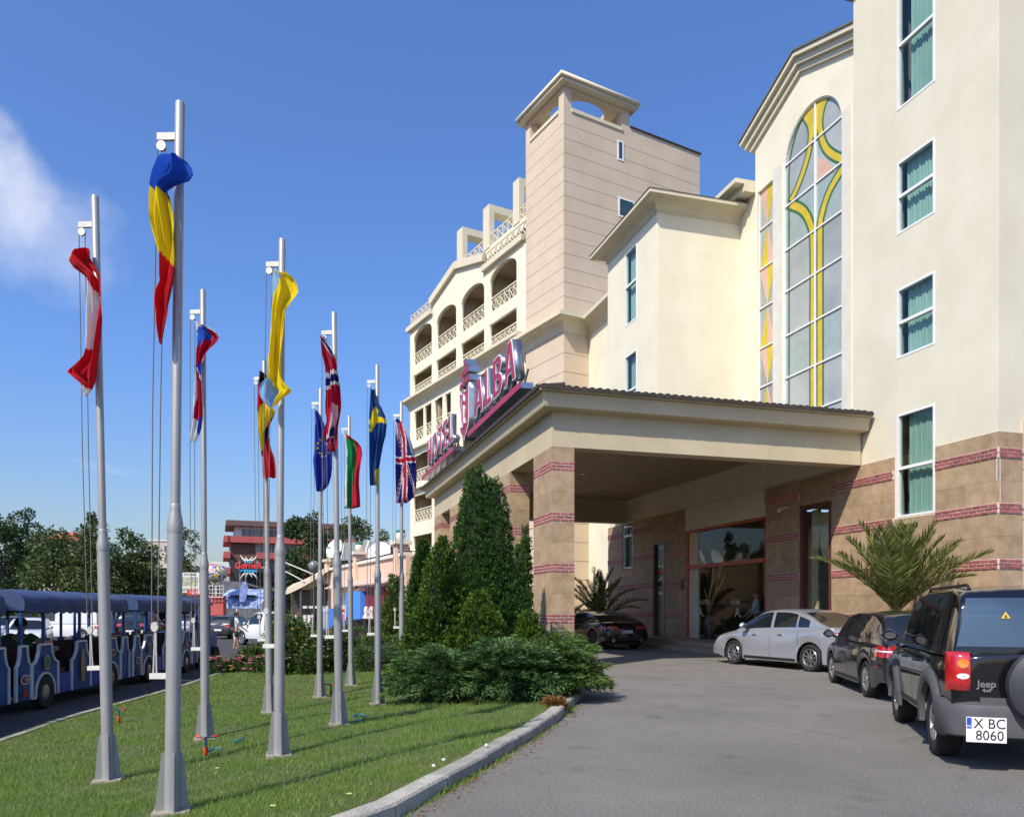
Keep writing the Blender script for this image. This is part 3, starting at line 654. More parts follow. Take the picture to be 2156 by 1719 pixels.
# shaded base beneath the canopy
stone_wall(W, -22.25, -20.5, hotel, False); stone_wall(W, -29.35, -27.55, hotel, False)
stone_wall(W, -32.5, -30.45, hotel, False); stone_wall(W, -35.3, -33.6, hotel, False)
stone_wall(W, -33.59, -32.51, hotel, False, top=3.3); 
window(W, -33.55, -32.55, 3.34, 5.3, transoms=(4.85,), fw=0.07)
SE = Face((FWALL, 35.3, 0), (-1, 0, 0))
m = MB(); m.box(FWALL, 35.1, 0, 16, 35.3, ZP); m.build('stone_return', M_STONE, hotel)
W.plate('shaded_wall', rect(-35.3, 5.43, -18.4, 6.6), [], 0.3, M_CREAM, hotel, d=-0.02)
# ---------------------------------------------------------------- entrance: curtained window, glazed front, side door
m = MB(); W.box(m, -20.5, -20.38, 0.3, 4.62, -0.12, 0.05); W.box(m, -19.17, -19.05, 0.3, 4.62, -0.12, 0.05); W.box(m, -20.38, -19.17, 4.5, 4.62, -0.12, 0.05)
cw = m.build('curtained_window', M_BROWN, hotel)
m = MB(); W.box(m, -20.5, -19.05, 4.63, 5.42, -0.2, 0.04); m.build('lintel', M_STONE, hotel)
m = MB(); m.quad(W.P(-20.38, .3, -.06), W.P(-19.17, .3, -.06), W.P(-19.17, 4.5, -.06), W.P(-20.38, 4.5, -.06)); m.build('pane', M_LOBBYGLASS, cw)
M_GOLDCURT = mat('gold_curtain', (0.50, 0.42, 0.24), 0.8, var=0.12, vscale=3)
m = MB(); rows = []
for i in range(9):
    t = i/8; rows.append([W.P(-20.36 + 0.42*j/16*(1-0.25*math.sin(t*3.1)), 0.3 + 4.2*t, -0.3 + 0.04*math.sin(j*1.7)) for j in range(17)])
m.grid(rows); m.build('drape', M_GOLDCURT, cw, smooth=80)
m = MB(); rows = []
for i in range(25):
    t = i/24; rows.append([W.P(-20.0 + 0.85*j/20, 4.5 - (0.15 + 1.35*t)*math.sin(math.pi*j/20)**0.7 - 0.05*t, -0.28 + 0.05*math.sin(t*34) + 0.1*math.sin(math.pi*j/20)) for j in range(21)])
m.grid(rows); m.build('swag', M_GOLDCURT, cw, smooth=80)
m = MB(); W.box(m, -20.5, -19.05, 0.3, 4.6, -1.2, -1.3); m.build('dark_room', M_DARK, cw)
# glazed lobby front
ey0, ey1 = -27.5, -22.3
m = MB(); W.box(m, ey0, ey0+.07, 0.35, 4.5, -.12, .06); W.box(m, ey1-.05, ey1, 0.35, 4.5, -.12, .03); W.box(m, ey0+.07, ey1-.05, 4.44, 4.52, -.12, .06)
lf = m.build('lobby_front', M_ORANGE, hotel, label='orange framed glass entrance front')
m = MB(); W.box(m, ey0+.0, ey1-.06, 3.02, 3.17, -.02, .09); m.build('orange_rail', M_ORANGE, lf)
m = MB(); W.box(m, ey0+.07, ey0+.75, 0.35, 4.44, -.10, -.02); m.build('cream_jamb', M_TRIM, lf)
for (a0, a1, b0, b1) in ((ey0+.76, ey1-.06, 3.18, 4.43), (ey0+.76, -24.9, .36, 3.01), (-24.88, ey1-.06, .36, 3.01)):
    m = MB(); m.quad(W.P(a0,b0,-.05), W.P(a1,b0,-.05), W.P(a1,b1,-.05), W.P(a0,b1,-.05)); m.build('pane', M_LOBBYGLASS, lf)
gl = mat('etched_letters', (0.62, 0.60, 0.42), 0.6, var=0.05)
for s, a, z in (('HOTEL', -26.3, 1.72), ('ALBA', -24.2, 1.72), ('A.', -26.55, 1.35), ('A.', -24.0, 1.35)):
    t = text_obj(s, 0.26 if len(s) > 2 else 0.5, gl, 0.002, parent=lf); p = W.P(a, z, -.03)
    t.matrix_world = Matrix(((0, -1, 0, p.x), (-1, 0, 0, p.y), (0, 0, 1, p.z), (0, 0, 0, 1))) @ Matrix.Rotation(R(0), 4, 'Z')
m = MB(); W.box(m, ey0, ey1, 4.53, 5.42, -.2, .12); W.box(m, ey0, ey1, 5.43, 6.44, -.2, .10); m.build('entrance_fascia', M_CREAM, hotel)
# lobby interior
m = MB(); m.box(FWALL+.1, 22.0, .30, 21, 29, .345); m.build('lobby_floor', mat('lobby_floor', (0.20, 0.16, 0.12), 0.25, var=0.2), lf)
m = MB(); m.box(20.9, 22, .3, 21, 31, 4.6); m.box(FWALL+.3, 31, .3, 21, 31.1, 4.6); m.box(FWALL+.3, 22.0, .3, 21, 22.05, 4.6); m.box(FWALL+.1, 22, 4.6, 21, 31, 4.7); m.build('lobby_wall', mat('lobby_wall', (0.26, 0.22, 0.13), 0.8, var=0.2), lf)
m = MB(); m.box(19.4, 22.6, .35, 20, 26.5, 1.4); m.build('reception_desk', mat('desk_wood', (0.12, 0.06, 0.02), 0.4, var=0.2), lf)
# side door strip
m = MB(); W.box(m, -30.45, -30.36, .35, 4.3, -.1, .06); W.box(m, -29.44, -29.35, .35, 4.3, -.1, .06); W.box(m, -30.36, -29.44, 4.2, 4.3, -.1, .06); dr = m.build('side_door', mat('bronze_frame', (0.10, 0.075, 0.05), 0.45, var=.1), hotel)
m = MB(); m.quad(W.P(-30.36,.35,-.05), W.P(-29.44,.35,-.05), W.P(-29.44,4.2,-.05), W.P(-30.36,4.2,-.05)); m.build('pane', M_LOBBYGLASS, dr)
m = MB(); W.box(m, -30.45, -29.35, 4.31, 5.42, -.2, .04); m.build('lintel', M_STONE, hotel)
m = MB(); W.box(m, -30.3, -30.05, .35, 4.1, -.35, -.25); m.build('drape', M_GOLDCURT, dr)
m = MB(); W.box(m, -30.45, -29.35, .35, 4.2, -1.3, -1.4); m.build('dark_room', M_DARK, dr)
m = MB(); W.box(m, -27.95, -27.72, 2.25, 2.65, .06, .085); m.build('wall_plaque', mat('plaque', (0.03, 0.03, 0.035), .4), hotel)
for a in (-21.0, -28.9):
    m = MB(); p = W.P(a, 4.65, .08); m.beam(p, p + Vector((-.25, 0, -.02)), .05, .05); m.beam(p + Vector((-.22, 0, -.03)), p + Vector((-.42, -.08, -.12)), .10, .10); m.build('security_camera', mat('camera_grey', (.55, .54, .5), .5), hotel)
# steps in front of the doors
m = MB(); m.box(13.3, 21.9, 0.0, FWALL-.07, 32, .17); st = m.build('entrance_step', mat('step_stone', (0.30, 0.22, 0.16), .6, c2=(.38, .29, .21), vscale=2, bump=.2), hotel)
m = MB(); m.box(13.75, 21.9, .172, FWALL-.07, 32, .345); m.build('entrance_step', MATS['step_stone'], hotel)
# ---------------------------------------------------------------- canopy
M_BEAM = mat('canopy_render', (.54, .455, .30), .9, c2=(.60, .51, .35), vscale=.8, bump=.3, bscale=55, spec=.2, detail=9)
weather(M_BEAM, .08)
CX0, CY0, CY1, CZ0 = 6.2, 17.84, 33.4, 5.42
m = MB(); m.box(CX0, CY0, CZ0, FWALL-.06, CY0+.45, 6.56); m.build('canopy_beam', M_BEAM, hotel)
m = MB(); m.box(CX0, CY0+.452, CZ0, CX0+.5, CY1, 6.56); m.build('canopy_beam', M_BEAM, hotel)
m = MB(); m.box(CX0+.502, CY1-.5, CZ0, FWALL-.13, CY1, 6.56); m.build('canopy_beam', M_BEAM, hotel)
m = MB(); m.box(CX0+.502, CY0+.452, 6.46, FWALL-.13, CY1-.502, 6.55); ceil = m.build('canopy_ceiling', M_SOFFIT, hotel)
for i in range(4):
    for j in range(3):
        m = MB(); m.lathe([(.09, 6.44), (.09, 6.459)], 12, (8.2+2.3*j, 19.6+3.6*i, 0)); m.build('downlight', mat('downlight_glass', (.12, .10, .08), .2), ceil)
# cornice and eave
M_FASC = mat('canopy_fascia', (0.55, 0.455, 0.295), .85, c2=(.60, .50, .335), vscale=1)
OV = .47; XE = FWALL-.06
def open_cove(name, prof, mt):
    """moulding along the two free sides and the far end of the canopy, dying into the hotel wall"""
    m = MB(); rows = [[(XE, CY0-o, z), (CX0-o, CY0-o, z), (CX0-o, CY1+o, z), (XE, CY1+o, z)] for o, z in prof]; m.grid(rows); return m.build(name, mt, hotel, smooth=28)
open_cove('canopy_cornice', [(-.1, 6.27), (.02, 6.275), (.30, 6.30), (.325, 6.34), (.34, 6.50), (.37, 6.60), (.38, 6.63), (-.1, 6.635)], M_FASC)
m = MB(); m.box(CX0-OV, CY0-OV, 6.64, XE, CY1+OV, 6.70); m.build('canopy_eave', M_FASC, hotel)
# roof body
zr = 6.702; q = 4.6
m = MB(); m.hull([(CX0-OV-.02, CY0-OV-.02, zr), (FWALL-.05, CY0-OV-.02, zr), (FWALL-.05, CY1+OV, zr), (CX0-OV-.02, CY1+OV, zr)], [(CX0+q, CY0+q, zr+.75), (FWALL-.05, CY0+q, zr+.75), (FWALL-.05, CY1-q, zr+.75), (CX0+q, CY1-q, zr+.75)])
m.build('canopy_roof', M_TILE, hotel)
# tile ends along both eaves: half-round, proud of the edge
tm = MB(); n = 7
ring0 = [(.085*math.cos(math.pi*i/n), 0, .06*math.sin(math.pi*i/n)) for i in range(n+1)] + [(-.085, 0, -.05), (.085, 0, -.05)]
ring1 = [(x, .7, z + .11) for x, y, z in ring0]; tm.hull([Vector(p) for p in ring0], [Vector(p) for p in ring1])
t0 = tm.build('roof_tile', M_TILE, hotel); TILE = t0.data; first = True
y = CY0-OV-.06; x = CX0-OV+.1
while x < FWALL-.15:
    o = t0 if first else link('roof_tile', TILE, hotel); first = False
    o.location = (x, y, 6.715 + random.uniform(-.006, .006)); o.rotation_euler = (0, 0, random.uniform(-.02, .02)); x += .2
y = CY0-OV+.1
while y < CY1+OV:
    o = link('roof_tile', TILE, hotel); o.location = (CX0-OV-.06, y, 6.715 + random.uniform(-.006, .006)); o.rotation_euler = (0, 0, R(-90)); y += .2
# piers
def pier(x0, x1, y0, y1, single):
    fa = Face((x0, 0, 0), (0, -1, 0)); fb = Face((0, y0, 0), (1, 0, 0)); fc = Face((x1, 0, 0), (0, 1, 0)); fd = Face((0, y1, 0), (-1, 0, 0))
    m = MB(); m.box(x0+.03, y0+.03, 0, x1-.03, y1-.03, CZ0+.0); p = m.build('pier', M_MORTAR, hotel)
    lv = [0] + [z for b in sorted(BANDZ) for z in b] + [CZ0-.002]
    for i in range(0, len(lv), 2):
        zb, zt = lv[i], lv[i+1]; rows = 1 if zt-zb < .6 else 2
        for r in range(rows):
            z0, z1 = zb+(zt-zb)*r/rows, zb+(zt-zb)*(r+1)/rows
            for f, a0, a1, k in ((fa, -y1, -y0, 1), (fb, x0, x1, 1), (fc, y0, y1, 1), (fd, -x1, -x0, 1)):
                e = .0 if f in (fb, fd) else .03
                m = MB(); f.box(m, a0+.0015+e, a1-.0015-e, z0+.0015, z1-.0015, -.029, random.uniform(0, .002)); m.build('stone_slab', M_STONE, p)
    for i, (b0, b1) in enumerate(sorted(BANDZ, reverse=True)):
        for f, a0, a1 in ((fa, -y1+.012, -y0-.0), (fb, x0, x1), (fc, y0, y1)):
            if f is fc and not single: continue
            mm = MB(); f.box(mm, a0, a1, b0, b1, -.03, -.002); mm.build('mortar_bed', M_MORTAR, p)
            jm = MB(); h = (b1-b0)/3; bl = .215
            for r in range(3):
                z = b0+h*(r+.5); a = a0 - (.5*bl if r % 2 else 0)
                while a < a1:
                    s0, s1 = max(a+.008, a0), min(a+bl-.008, a1)
                    if s1-s0 > .03:
                        if single and f is not fc: brick_obj(p, f, (s0+s1)/2, z, -.006, s1-s0)
                        else: f.box(jm, s0, s1, z-.026, z+.026, -.02, .008)
                    a += bl
            if jm.f: jm.build('brick_course', M_BRICK, p, kind='stuff')
    return p
PW, PD = .62, 1.45
for i, y0 in enumerate((CY0+.004, 21.5, 28.6, 31.9)): pier(CX0-.012, CX0+PW-.05, y0, y0+PD, i == 0)

# ---------------------------------------------------------------- tower (turned 13.6 deg)
TROT = R(13.6); TA = Vector((-math.sin(TROT), math.cos(TROT), 0)); TB = Vector((math.cos(TROT), math.sin(TROT), 0))
TC = (FW*42 + RT*42*(1187-CX)/FPX); TC.z = 0
FL = Face(TC, -TA)                    # left face: a runs towards the corner; from the corner a is negative going back
FR = Face(TC, TB)                     # right face
TL, TW2, TWALL, TZ = 4.0, 4.45, 9.8, 28.4
def tbox(m, a0, a1, b0, b1, z0, z1):   # a along TA (back), b along TB
    P = lambda a, b, z: TC + TA*a + TB*b + VZ*z
    m.hull([P(a0,b0,z0), P(a1,b0,z0), P(a1,b1,z0), P(a0,b1,z0)], [P(a0,b0,z1), P(a1,b0,z1), P(a1,b1,z1), P(a0,b1,z1)])
m = MB(); tbox(m, .02, TL-.02, .02, TWALL-.02, 0, TZ-.05); tw = m.build('tower', mat('tower_groove', (.26, .19, .15), .9, var=.1), hotel, label='tall pink banded stair tower with an open top')
zt = TZ; k = 0
tws = [(FR.px(1300, 300)[0], FR.px(1313, 300)[0], FR.px(1300, 336)[1], FR.px(1300, 294)[1]), (FR.px(1302, 430)[0], FR.px(1336, 430)[0], FR.px(1302, 455)[1], FR.px(1302, 414)[1])]
while zt > 17.3:
    z0 = zt-.775; m = MB(); tbox(m, 0, TL, 0, TWALL, z0+.022, zt); m.build('wall_course', M_PINK, tw); zt = z0; k += 1
m = MB(); tbox(m, .0, TL, TW2-.0, TWALL, TZ+.003, TZ+.38); m.build('parapet', M_PINK, tw)
m = MB(); tbox(m, -.08, TL, TW2+.05, TWALL+.08, TZ+.382, TZ+.45); m.build('coping', mat('dark_flashing', (.06, .04, .035), .5), tw)
zt = 16.3
while zt > .2:
    z0 = max(-.1, zt-1.02); m = MB(); tbox(m, 0, TL, 0, TWALL, z0+.028, zt); m.build('wall_course', M_PINK, tw); zt = z0
m = MB(); tbox(m, .01, TL-.01, .01, TWALL, 16.3, 17.4); m.build('wall_course', M_PINK, tw)
cove('cornice', lambda a, b, z: TC + TA*a + TB*b + VZ*z, 0, TL, 0, TWALL, cove_prof(16.42, .85, .68), M_TRIM, tw)
# windows of the tower set in shallow recesses
for i, (a0, a1, b0, b1) in enumerate(tws):
    m = MB(); fw_ = .09
    FR.box(m, a0, a0+fw_, b0, b1, -.05, .03); FR.box(m, a1-fw_, a1, b0, b1, -.05, .03); FR.box(m, a0+fw_, a1-fw_, b0, b0+fw_, -.05, .03); FR.box(m, a0+fw_, a1-fw_, b1-fw_, b1, -.05, .03)
    w = m.build('window', M_WHITE, tw)
    m = MB(); m.quad(FR.P(a0+fw_, b0+fw_, .012), FR.P(a1-fw_, b0+fw_, .012), FR.P(a1-fw_, b1-fw_, .012), FR.P(a0+fw_, b1-fw_, .012)); m.build('pane', mat('dark_pane', (.03, .07, .075), .08, var=.2, spec=.8), w)
# open lantern on top
for (a, b) in ((0, 0), (TL-.5, 0), (0, TW2-.5), (TL-.5, TW2-.5)):
    m = MB(); tbox(m, a, a+.5, b, b+.5, TZ+.002, 29.7); m.build('lantern_post', M_PINK, tw)
m = MB(); tbox(m, -.06, .22, .5, TW2-.5, TZ+.0, TZ+.2); tbox(m, .5, TL-.5, -.06, .22, TZ+.0, TZ+.2); m.build('lantern_sill', M_TRIM, tw)
m = MB()
for (a0, a1, b0, b1) in ((0, .3, .5, TW2-.5), (.5, TL-.5, 0, .3), (TL-.3, TL, .5, TW2-.5), (.5, TL-.5, TW2-.3, TW2)): tbox(m, a0, a1, b0, b1, 29.5, 29.7)
m.build('lantern_beam', M_PINK, tw)
# cap slab with a round opening
n = 40; hole = [(TL/2 + 1.45*math.cos(2*math.pi*i/n), TW2/2 + 1.6*math.sin(2*math.pi*i/n)) for i in range(n)]
plate('lantern_cap', rect(-.35, -.35, TL+.35, TW2+.35), [hole], .2, TC + VZ*29.702, TA, TB, M_TRIM, tw)
cp = plate('lantern_cap', rect(-.45, -.45, TL+.45, TW2+.45), [[(TL/2 + (a-TL/2)*1.0, b) for a, b in hole]], .2, TC + VZ*29.905, TA, TB, M_TRIM, tw)

# ---------------------------------------------------------------- balcony block (same turn)
BC = FW*46 + RT*46*(1104-CX)/FPX; BC.z = 0
FB = Face(BC, -TA)                     # a = -(distance back)
LB = 17.6
c5 = lambda x, y: FB.px(840 + x/2.491, 370 + y/2.491)
bays = [(617, 475), (447, 325), (300, 195), (172, 75)]
bays = [tuple(c5(x, 800)[0] for x in b) for b in bays]
holes = []; rails = []
for (a1, a0) in bays:
    holes.append(arch(a0, 20.3, a1, 22.95, .75, 12)); rails.append((a0, a1, 20.3, 1.0))
    holes.append(rect(a0, 18.05, a1, 19.6)); rails.append((a0, a1, 18.05, .75))
thin = []
for x0, x1 in ((80, 128), (134, 170), (186, 228), (242, 272)): a0, a1 = c5(x0, 1250)[0], c5(x1, 1250)[0]; thin.append((a0, a1))
w_ = thin[0][1]-thin[0][0]; a = thin[-1][1] + 1.5
while a + w_ < -.8: thin.append((a, a+w_)); a += w_+.45
for a0, a1 in thin: holes.append(rect(a0, 14.4, a1, 16.75)); rails.append((a0, a1, 14.4, 1.0))
for z0, z1 in ((11.2, 13.3), (8.15, 10.2), (5.05, 7.1)):
    for (a1, a0) in bays: holes.append(rect(a0, z0, a1, z1)); rails.append((a0, a1, z0, 1.0))
outer = [(-LB, -.4), (-.02, -.4), (-.02, 23.5), (-5.1, 23.5), (-5.1, 24.2), (-9.2, 25.2), (-13.2, 24.2), (-13.2, 23.5), (-LB, 23.5)]
blk = FB.plate('balcony_block', outer, holes, .3, M_CREAM2, hotel); blk['label'] = 'pale cream balcony block with arched loggias'
# floors, party walls and back wall behind the openings
M_LOGGIA = mat('loggia_wall', (.42, .36, .25), .9, var=.08, vscale=1)
m = MB()
for z in (5.05, 8.15, 11.2, 14.4, 18.05, 20.3): FB.box(m, -LB, 0, z-.32, z-.02, -.301, -2.6)
FB.box(m, -LB, 0, 23.0, 23.2, -.301, -2.6); m.build('loggia_floor', M_LOGGIA, blk)
m = MB(); FB.box(m, -LB, 0, 0, 23.4, -2.601, -2.9); m.build('loggia_back_wall', M_LOGGIA, blk)
m = MB()
for (a1, a0) in bays: FB.box(m, a0-.45, a0-.15, 0, 23.0, -.302, -2.6)
FB.box(m, -.5, -.2, 0, 23, -.302, -2.6); m.build('party_wall', M_LOGGIA, blk)
m = MB()
for (a1, a0) in bays:
    for z, h in ((20.3, 2.1), (18.05, 1.4), (14.4, 2.0), (11.2, 2.0), (8.15, 1.95), (5.05, 1.95)):
        c = (a0+a1)/2; FB.box(m, c-.8, c+.8, z, z+h, -2.56, -2.6)
m.build('loggia_door', mat('loggia_glass', (.05, .06, .06), .1, var=.2, spec=.8), blk)
for (a0, a1, z, h) in rails:                    # each railing with crossed bars
    m = MB(); w = .05
    FB.box(m, a0+.01, a1-.01, z+h-.07, z+h, -.22, -.10); FB.box(m, a0+.01, a1-.01, z+.08, z+.14, -.20, -.12); FB.box(m, a0+.01, a1-.01, z+h-.24, z+h-.19, -.19, -.13)
    n = max(2, round((a1-a0)/.62)); st_ = (a1-a0)/n
    for i in range(n):
        x0, x1 = a0+st_*i, a0+st_*(i+1)
        m.beam(FB.P(x0+.03, z+.14, -.16), FB.P(x1-.03, z+h-.24, -.16), .05, .05, up=FB.n); m.beam(FB.P(x1-.03, z+.14, -.16), FB.P(x0+.03, z+h-.24, -.16), .045, .045, up=FB.n)
        if i: FB.box(m, x0-.025, x0+.025, z+.14, z+h-.07, -.19, -.13)
    m.build('balcony_railing', M_TRIM, blk)
# mouldings
def wall_cove(name, face, a0, a1, prof, mt, parent):
    m = MB(); m.grid([[face.P(a0, z, -.05), face.P(a0, z, o), face.P(a1, z, o), face.P(a1, z, -.05)] for o, z in prof]); return m.build(name, mt, parent, smooth=28)
wall_cove('cornice', FB, -LB-.35, .1, cove_prof(17.05, .72, .6) + [(-.05, 17.775)], M_TRIM, blk)
m = MB()
for z in (13.75, 10.65): FB.box(m, -LB-.3, c5(300, 900)[0], z, z+.3, .0, .35)
m.build('balcony_slab', M_CREAM2, blk)
for a0_, a1_ in ((-5.1, .05), (-LB-.3, -13.2)): m = MB(); FB.box(m, a0_, a1_, 23.2, 23.55, .001, .25); m.build('cornice', M_TRIM, blk)
m = MB()
for (p, q_) in (((-4.9, 24.12), (-9.2, 25.2)), ((-9.2, 25.2), (-13.4, 24.12))):
    m.beam(FB.P(*p, .12), FB.P(*q_, .12), .5, .24, up=FB.n)
m.build('pediment_moulding', M_TRIM, blk)
def top_rail(a0, a1, z, d, name='terrace_railing'):
    m = MB(); h = .9; FB.box(m, a0, a1, z+h-.08, z+h, d-.08, d); FB.box(m, a0, a1, z+.06, z+.12, d-.07, d-.01)
    n = max(2, round((a1-a0)/.7)); s_ = (a1-a0)/n
    for i in range(n):
        x0, x1 = a0+s_*i, a0+s_*(i+1); m.beam(FB.P(x0, z+.1, d-.04), FB.P(x1, z+h-.08, d-.04), .05, .05, up=FB.n); m.beam(FB.P(x1, z+.1, d-.04), FB.P(x0, z+h-.08, d-.04), .045, .045, up=FB.n); FB.box(m, x0-.03, x0+.03, z, z+h, d-.08, d)
    m.build(name, M_TRIM, blk)
top_rail(-5.0, 0, 23.56, -.05); top_rail(-LB, -13.3, 23.56, -.05)
m = MB(); FB.box(m, -LB, 0, 23.2, 23.5, -.301, -6); FB.box(m, -LB+2, 0, 23.5, 25.6, -1.7, -6); m.build('roof_storey', M_CREAM2, blk)
m = MB(); P = FB.P; m.hull([P(-LB+1.4, 24.9, -1.0), P(0, 24.9, -1.0), P(0, 24.9, -6), P(-LB+1.4, 24.9, -6)], [P(-LB+3, 25.75, -2.2), P(0, 25.75, -2.2), P(0, 25.75, -6), P(-LB+3, 25.75, -6)]); m.build('roof_slope', mat('green_roof', (.09, .12, .10), .6, var=.15, vscale=3), blk)
zr0 = FB.px(1040, 500, -2.0)[1] - .45
top_rail(FB.px(972, 540, -2.0)[0], 0, zr0, -2.0)
m = MB(); FB.box(m, FB.px(972, 540, -2.0)[0], 0, 25.6, zr0, -1.95, -6); m.build('roof_storey', M_CREAM2, blk)
for (u0, u1, v) in ((962, 974, 488), (1017, 1030, 441), (1080, 1093, 385)):
    a0, zt_ = FB.px(u0, v, -1.9); a1 = FB.px(u1, v, -1.9)[0]; m = MB()
    FB.box(m, a0, a1, zr0, zt_, -1.9, -2.3); FB.box(m, a0, a1, zt_-.5, zt_, -2.301, -5.2); FB.box(m, a0, a1, zr0, zt_, -5.201, -5.6); m.build('pergola_frame', M_TRIM, blk)
m = MB(); FB.box(m, -LB, -LB+.3, -.4, 23.4, -.302, -9); FB.box(m, -LB, 0, -.4, 23.2, -8.7, -9); m.build('side_wall', M_CREAM2, blk)
# ================================================================== ROOF SIGNS on the canopy's long eave
M_CHROME = mat('sign_chrome', (.34, .37, .42), .28, metal=.85, var=.15, vscale=3)
M_SRED = mat('sign_red', (.38, .012, .045), .4, var=.08, vscale=2)
M_SWHITE = mat('sign_white', (.8, .8, .8), .4, var=.04)
M_SFRAME = mat('sign_steel', (.10, .09, .085), .6, metal=.3, var=.2)
SGX = CX0 - .10
SG = Face((SGX, 0, 0), (0, -1, 0))
def letter_outline(ch):
    """letter as 2-D outer outline and holes in a unit box (width, strokes)"""
    t = .26
    if ch == 'H': return .8, [(0,0),(t,0),(t,.4),(.8-t,.4),(.8-t,0),(.8,0),(.8,1),(.8-t,1),(.8-t,.6),(t,.6),(t,1),(0,1)], []
    if ch == 'L': return .62, [(0,0),(.62,0),(.62,.2),(t,.2),(t,1),(0,1)], []
    if ch == 'T': return .7, [(.35-t/2,0),(.35+t/2,0),(.35+t/2,.8),(.7,.8),(.7,1),(0,1),(0,.8),(.35-t/2,.8)], []
    if ch == 'E': return .62, [(0,0),(.62,0),(.62,.19),(t,.19),(t,.41),(.55,.41),(.55,.59),(t,.59),(t,.81),(.62,.81),(.62,1),(0,1)], []
    if ch == 'O':
        n = 22; return .8, [(.4+.4*math.cos(2*math.pi*i/n), .5+.5*math.sin(2*math.pi*i/n)) for i in range(n)], [[(.4+.17*math.cos(2*math.pi*i/n), .5+.3*math.sin(2*math.pi*i/n)) for i in range(n)]]
    if ch == 'A': return .86, [(0,0),(.24,0),(.30,.22),(.56,.22),(.62,0),(.86,0),(.57,1),(.29,1)], [[(.345,.40),(.515,.40),(.43,.76)]]
    if ch == 'B':
        o = [(0,0),(.45,0)] + [(.45+.31*math.sin(a), .275-.275*math.cos(a)) for a in [math.pi*i/8 for i in range(1,8)]] + [(.5,.53)] + [(.42+.28*math.sin(a), .765-.235*math.cos(a)) for a in [math.pi*i/8 for i in range(1,8)]] + [(.42,1),(0,1)]
        return .76, o, [[(.25,.17),(.44,.17),(.51,.28),(.44,.41),(.25,.41)], [(.25,.6),(.4,.6),(.47,.71),(.4,.83),(.25,.83)]]
def channel_letter(ch, a, z, h, w, dep, parent):
    """deep channel letter: chrome box, white rim and red face"""
    uw, o, hs = letter_outline(ch); sx = w/uw
    tr = lambda pts: [(a + p[0]*sx, z + p[1]*h) for p in pts]
    body = SG.plate('sign_letter', tr(o), [tr(q) for q in hs], dep, M_CHROME, parent)
    SG.plate('letter_rim', tr(o), [tr(q) for q in hs], .015, M_SWHITE, body, d=.017)
    c = (uw/2, .5)
    def inset(pts, k):
        cx_ = sum(p[0] for p in pts)/len(pts); cy_ = sum(p[1] for p in pts)/len(pts); r = []
        n = len(pts)
        for i in range(n):
            p0, p1, p2 = Vector(pts[i-1]), Vector(pts[i]), Vector(pts[(i+1) % n]); e1 = (p1-p0); e2 = (p2-p1)
            if e1.length < 1e-6 or e2.length < 1e-6: r.append(pts[i]); continue
            n1 = Vector((-e1.y, e1.x)).normalized(); n2 = Vector((-e2.y, e2.x)).normalized(); b = (n1+n2)
            b = b / max(.4, b.length_squared/2); r.append((pts[i][0]+b.x*k, pts[i][1]+b.y*k))
        return r
    def area(p): return sum(p[i-1][0]*p[i][1]-p[i][0]*p[i-1][1] for i in range(len(p)))
    oi = inset(o, .035 if area(o) > 0 else -.035); hi = [inset(q, -.03 if area(q) > 0 else .03) for q in hs]
    SG.plate('letter_face', tr(oi), [tr(q) for q in hi], .012, M_SRED, body, d=.033)
    return body
def a_px(u, v=850): return SG.px(u, v)[0]
# HOTEL
ht = thing('hotel_lettering', 'red letters spelling HOTEL in chrome boxes on the canopy roof', 'sign', (0,0,0))
ax0, ax1 = a_px(901), a_px(955); zb, zt_ = 7.85, 8.98
ws = {'H': .8, 'O': .8, 'T': .7, 'E': .62, 'L': .62}; tot = sum(ws[c] for c in 'HOTEL') + 4*.16; sc_ = (ax1-ax0)/tot; a = ax0
for ch in 'HOTEL': channel_letter(ch, a, zb, zt_-zb, ws[ch]*sc_, .22, ht); a += (ws[ch]+.16)*sc_
def sign_frame(parent, a0, a1, z0, zb_):
    m = MB(); SG.box(m, a0, a1, z0, z0+.16, .1, -.25); r = m.build('neon_tray', M_CHROME, parent)
    m = MB(); SG.box(m, a0, a1, z0-.01, z0+.17, .102, .125); m.build('red_strip', M_SRED, parent)
    n = max(2, int((a1-a0)/1.3)); 
    for i in range(n+1):
        a_ = a0 + .1 + (a1-a0-.2)*i/n; m = MB(); m.beam(SG.P(a_, z0+.1, -.02), SG.P(a_+.12, zb_+.02, -.1), .045, .045); m.build('strut', M_SFRAME, parent)
        m = MB(); m.beam(SG.P(a_, z0+.05, -.2), SG.P(a_, 6.74, -.35), .045, .045); (m.beam(SG.P(a_, zb_+.3, -.28), SG.P(a_, 6.8, -.9), .04, .04) if 0 < i < n else None); m.build('strut', M_SFRAME, parent)
sign_frame(ht, a_px(893), a_px(962), 7.36, zb)
# ALBA
al = thing('name_lettering', 'tall red letters spelling ALBA in chrome boxes on the canopy roof', 'sign', (0,0,0))
ax0, ax1 = a_px(1000), a_px(1087); zb, zt_ = 7.85, 9.05
ws = {'A': .86, 'L': .62, 'B': .76}; tot = sum(ws[c] for c in 'ALBA') + 3*.12; sc_ = (ax1-ax0)/tot; a = ax0
for ch in 'ALBA': channel_letter(ch, a, zb, zt_-zb, ws[ch]*sc_, .27, al); a += (ws[ch]+.12)*sc_
sign_frame(al, a_px(992), a_px(1104), 7.36, zb)
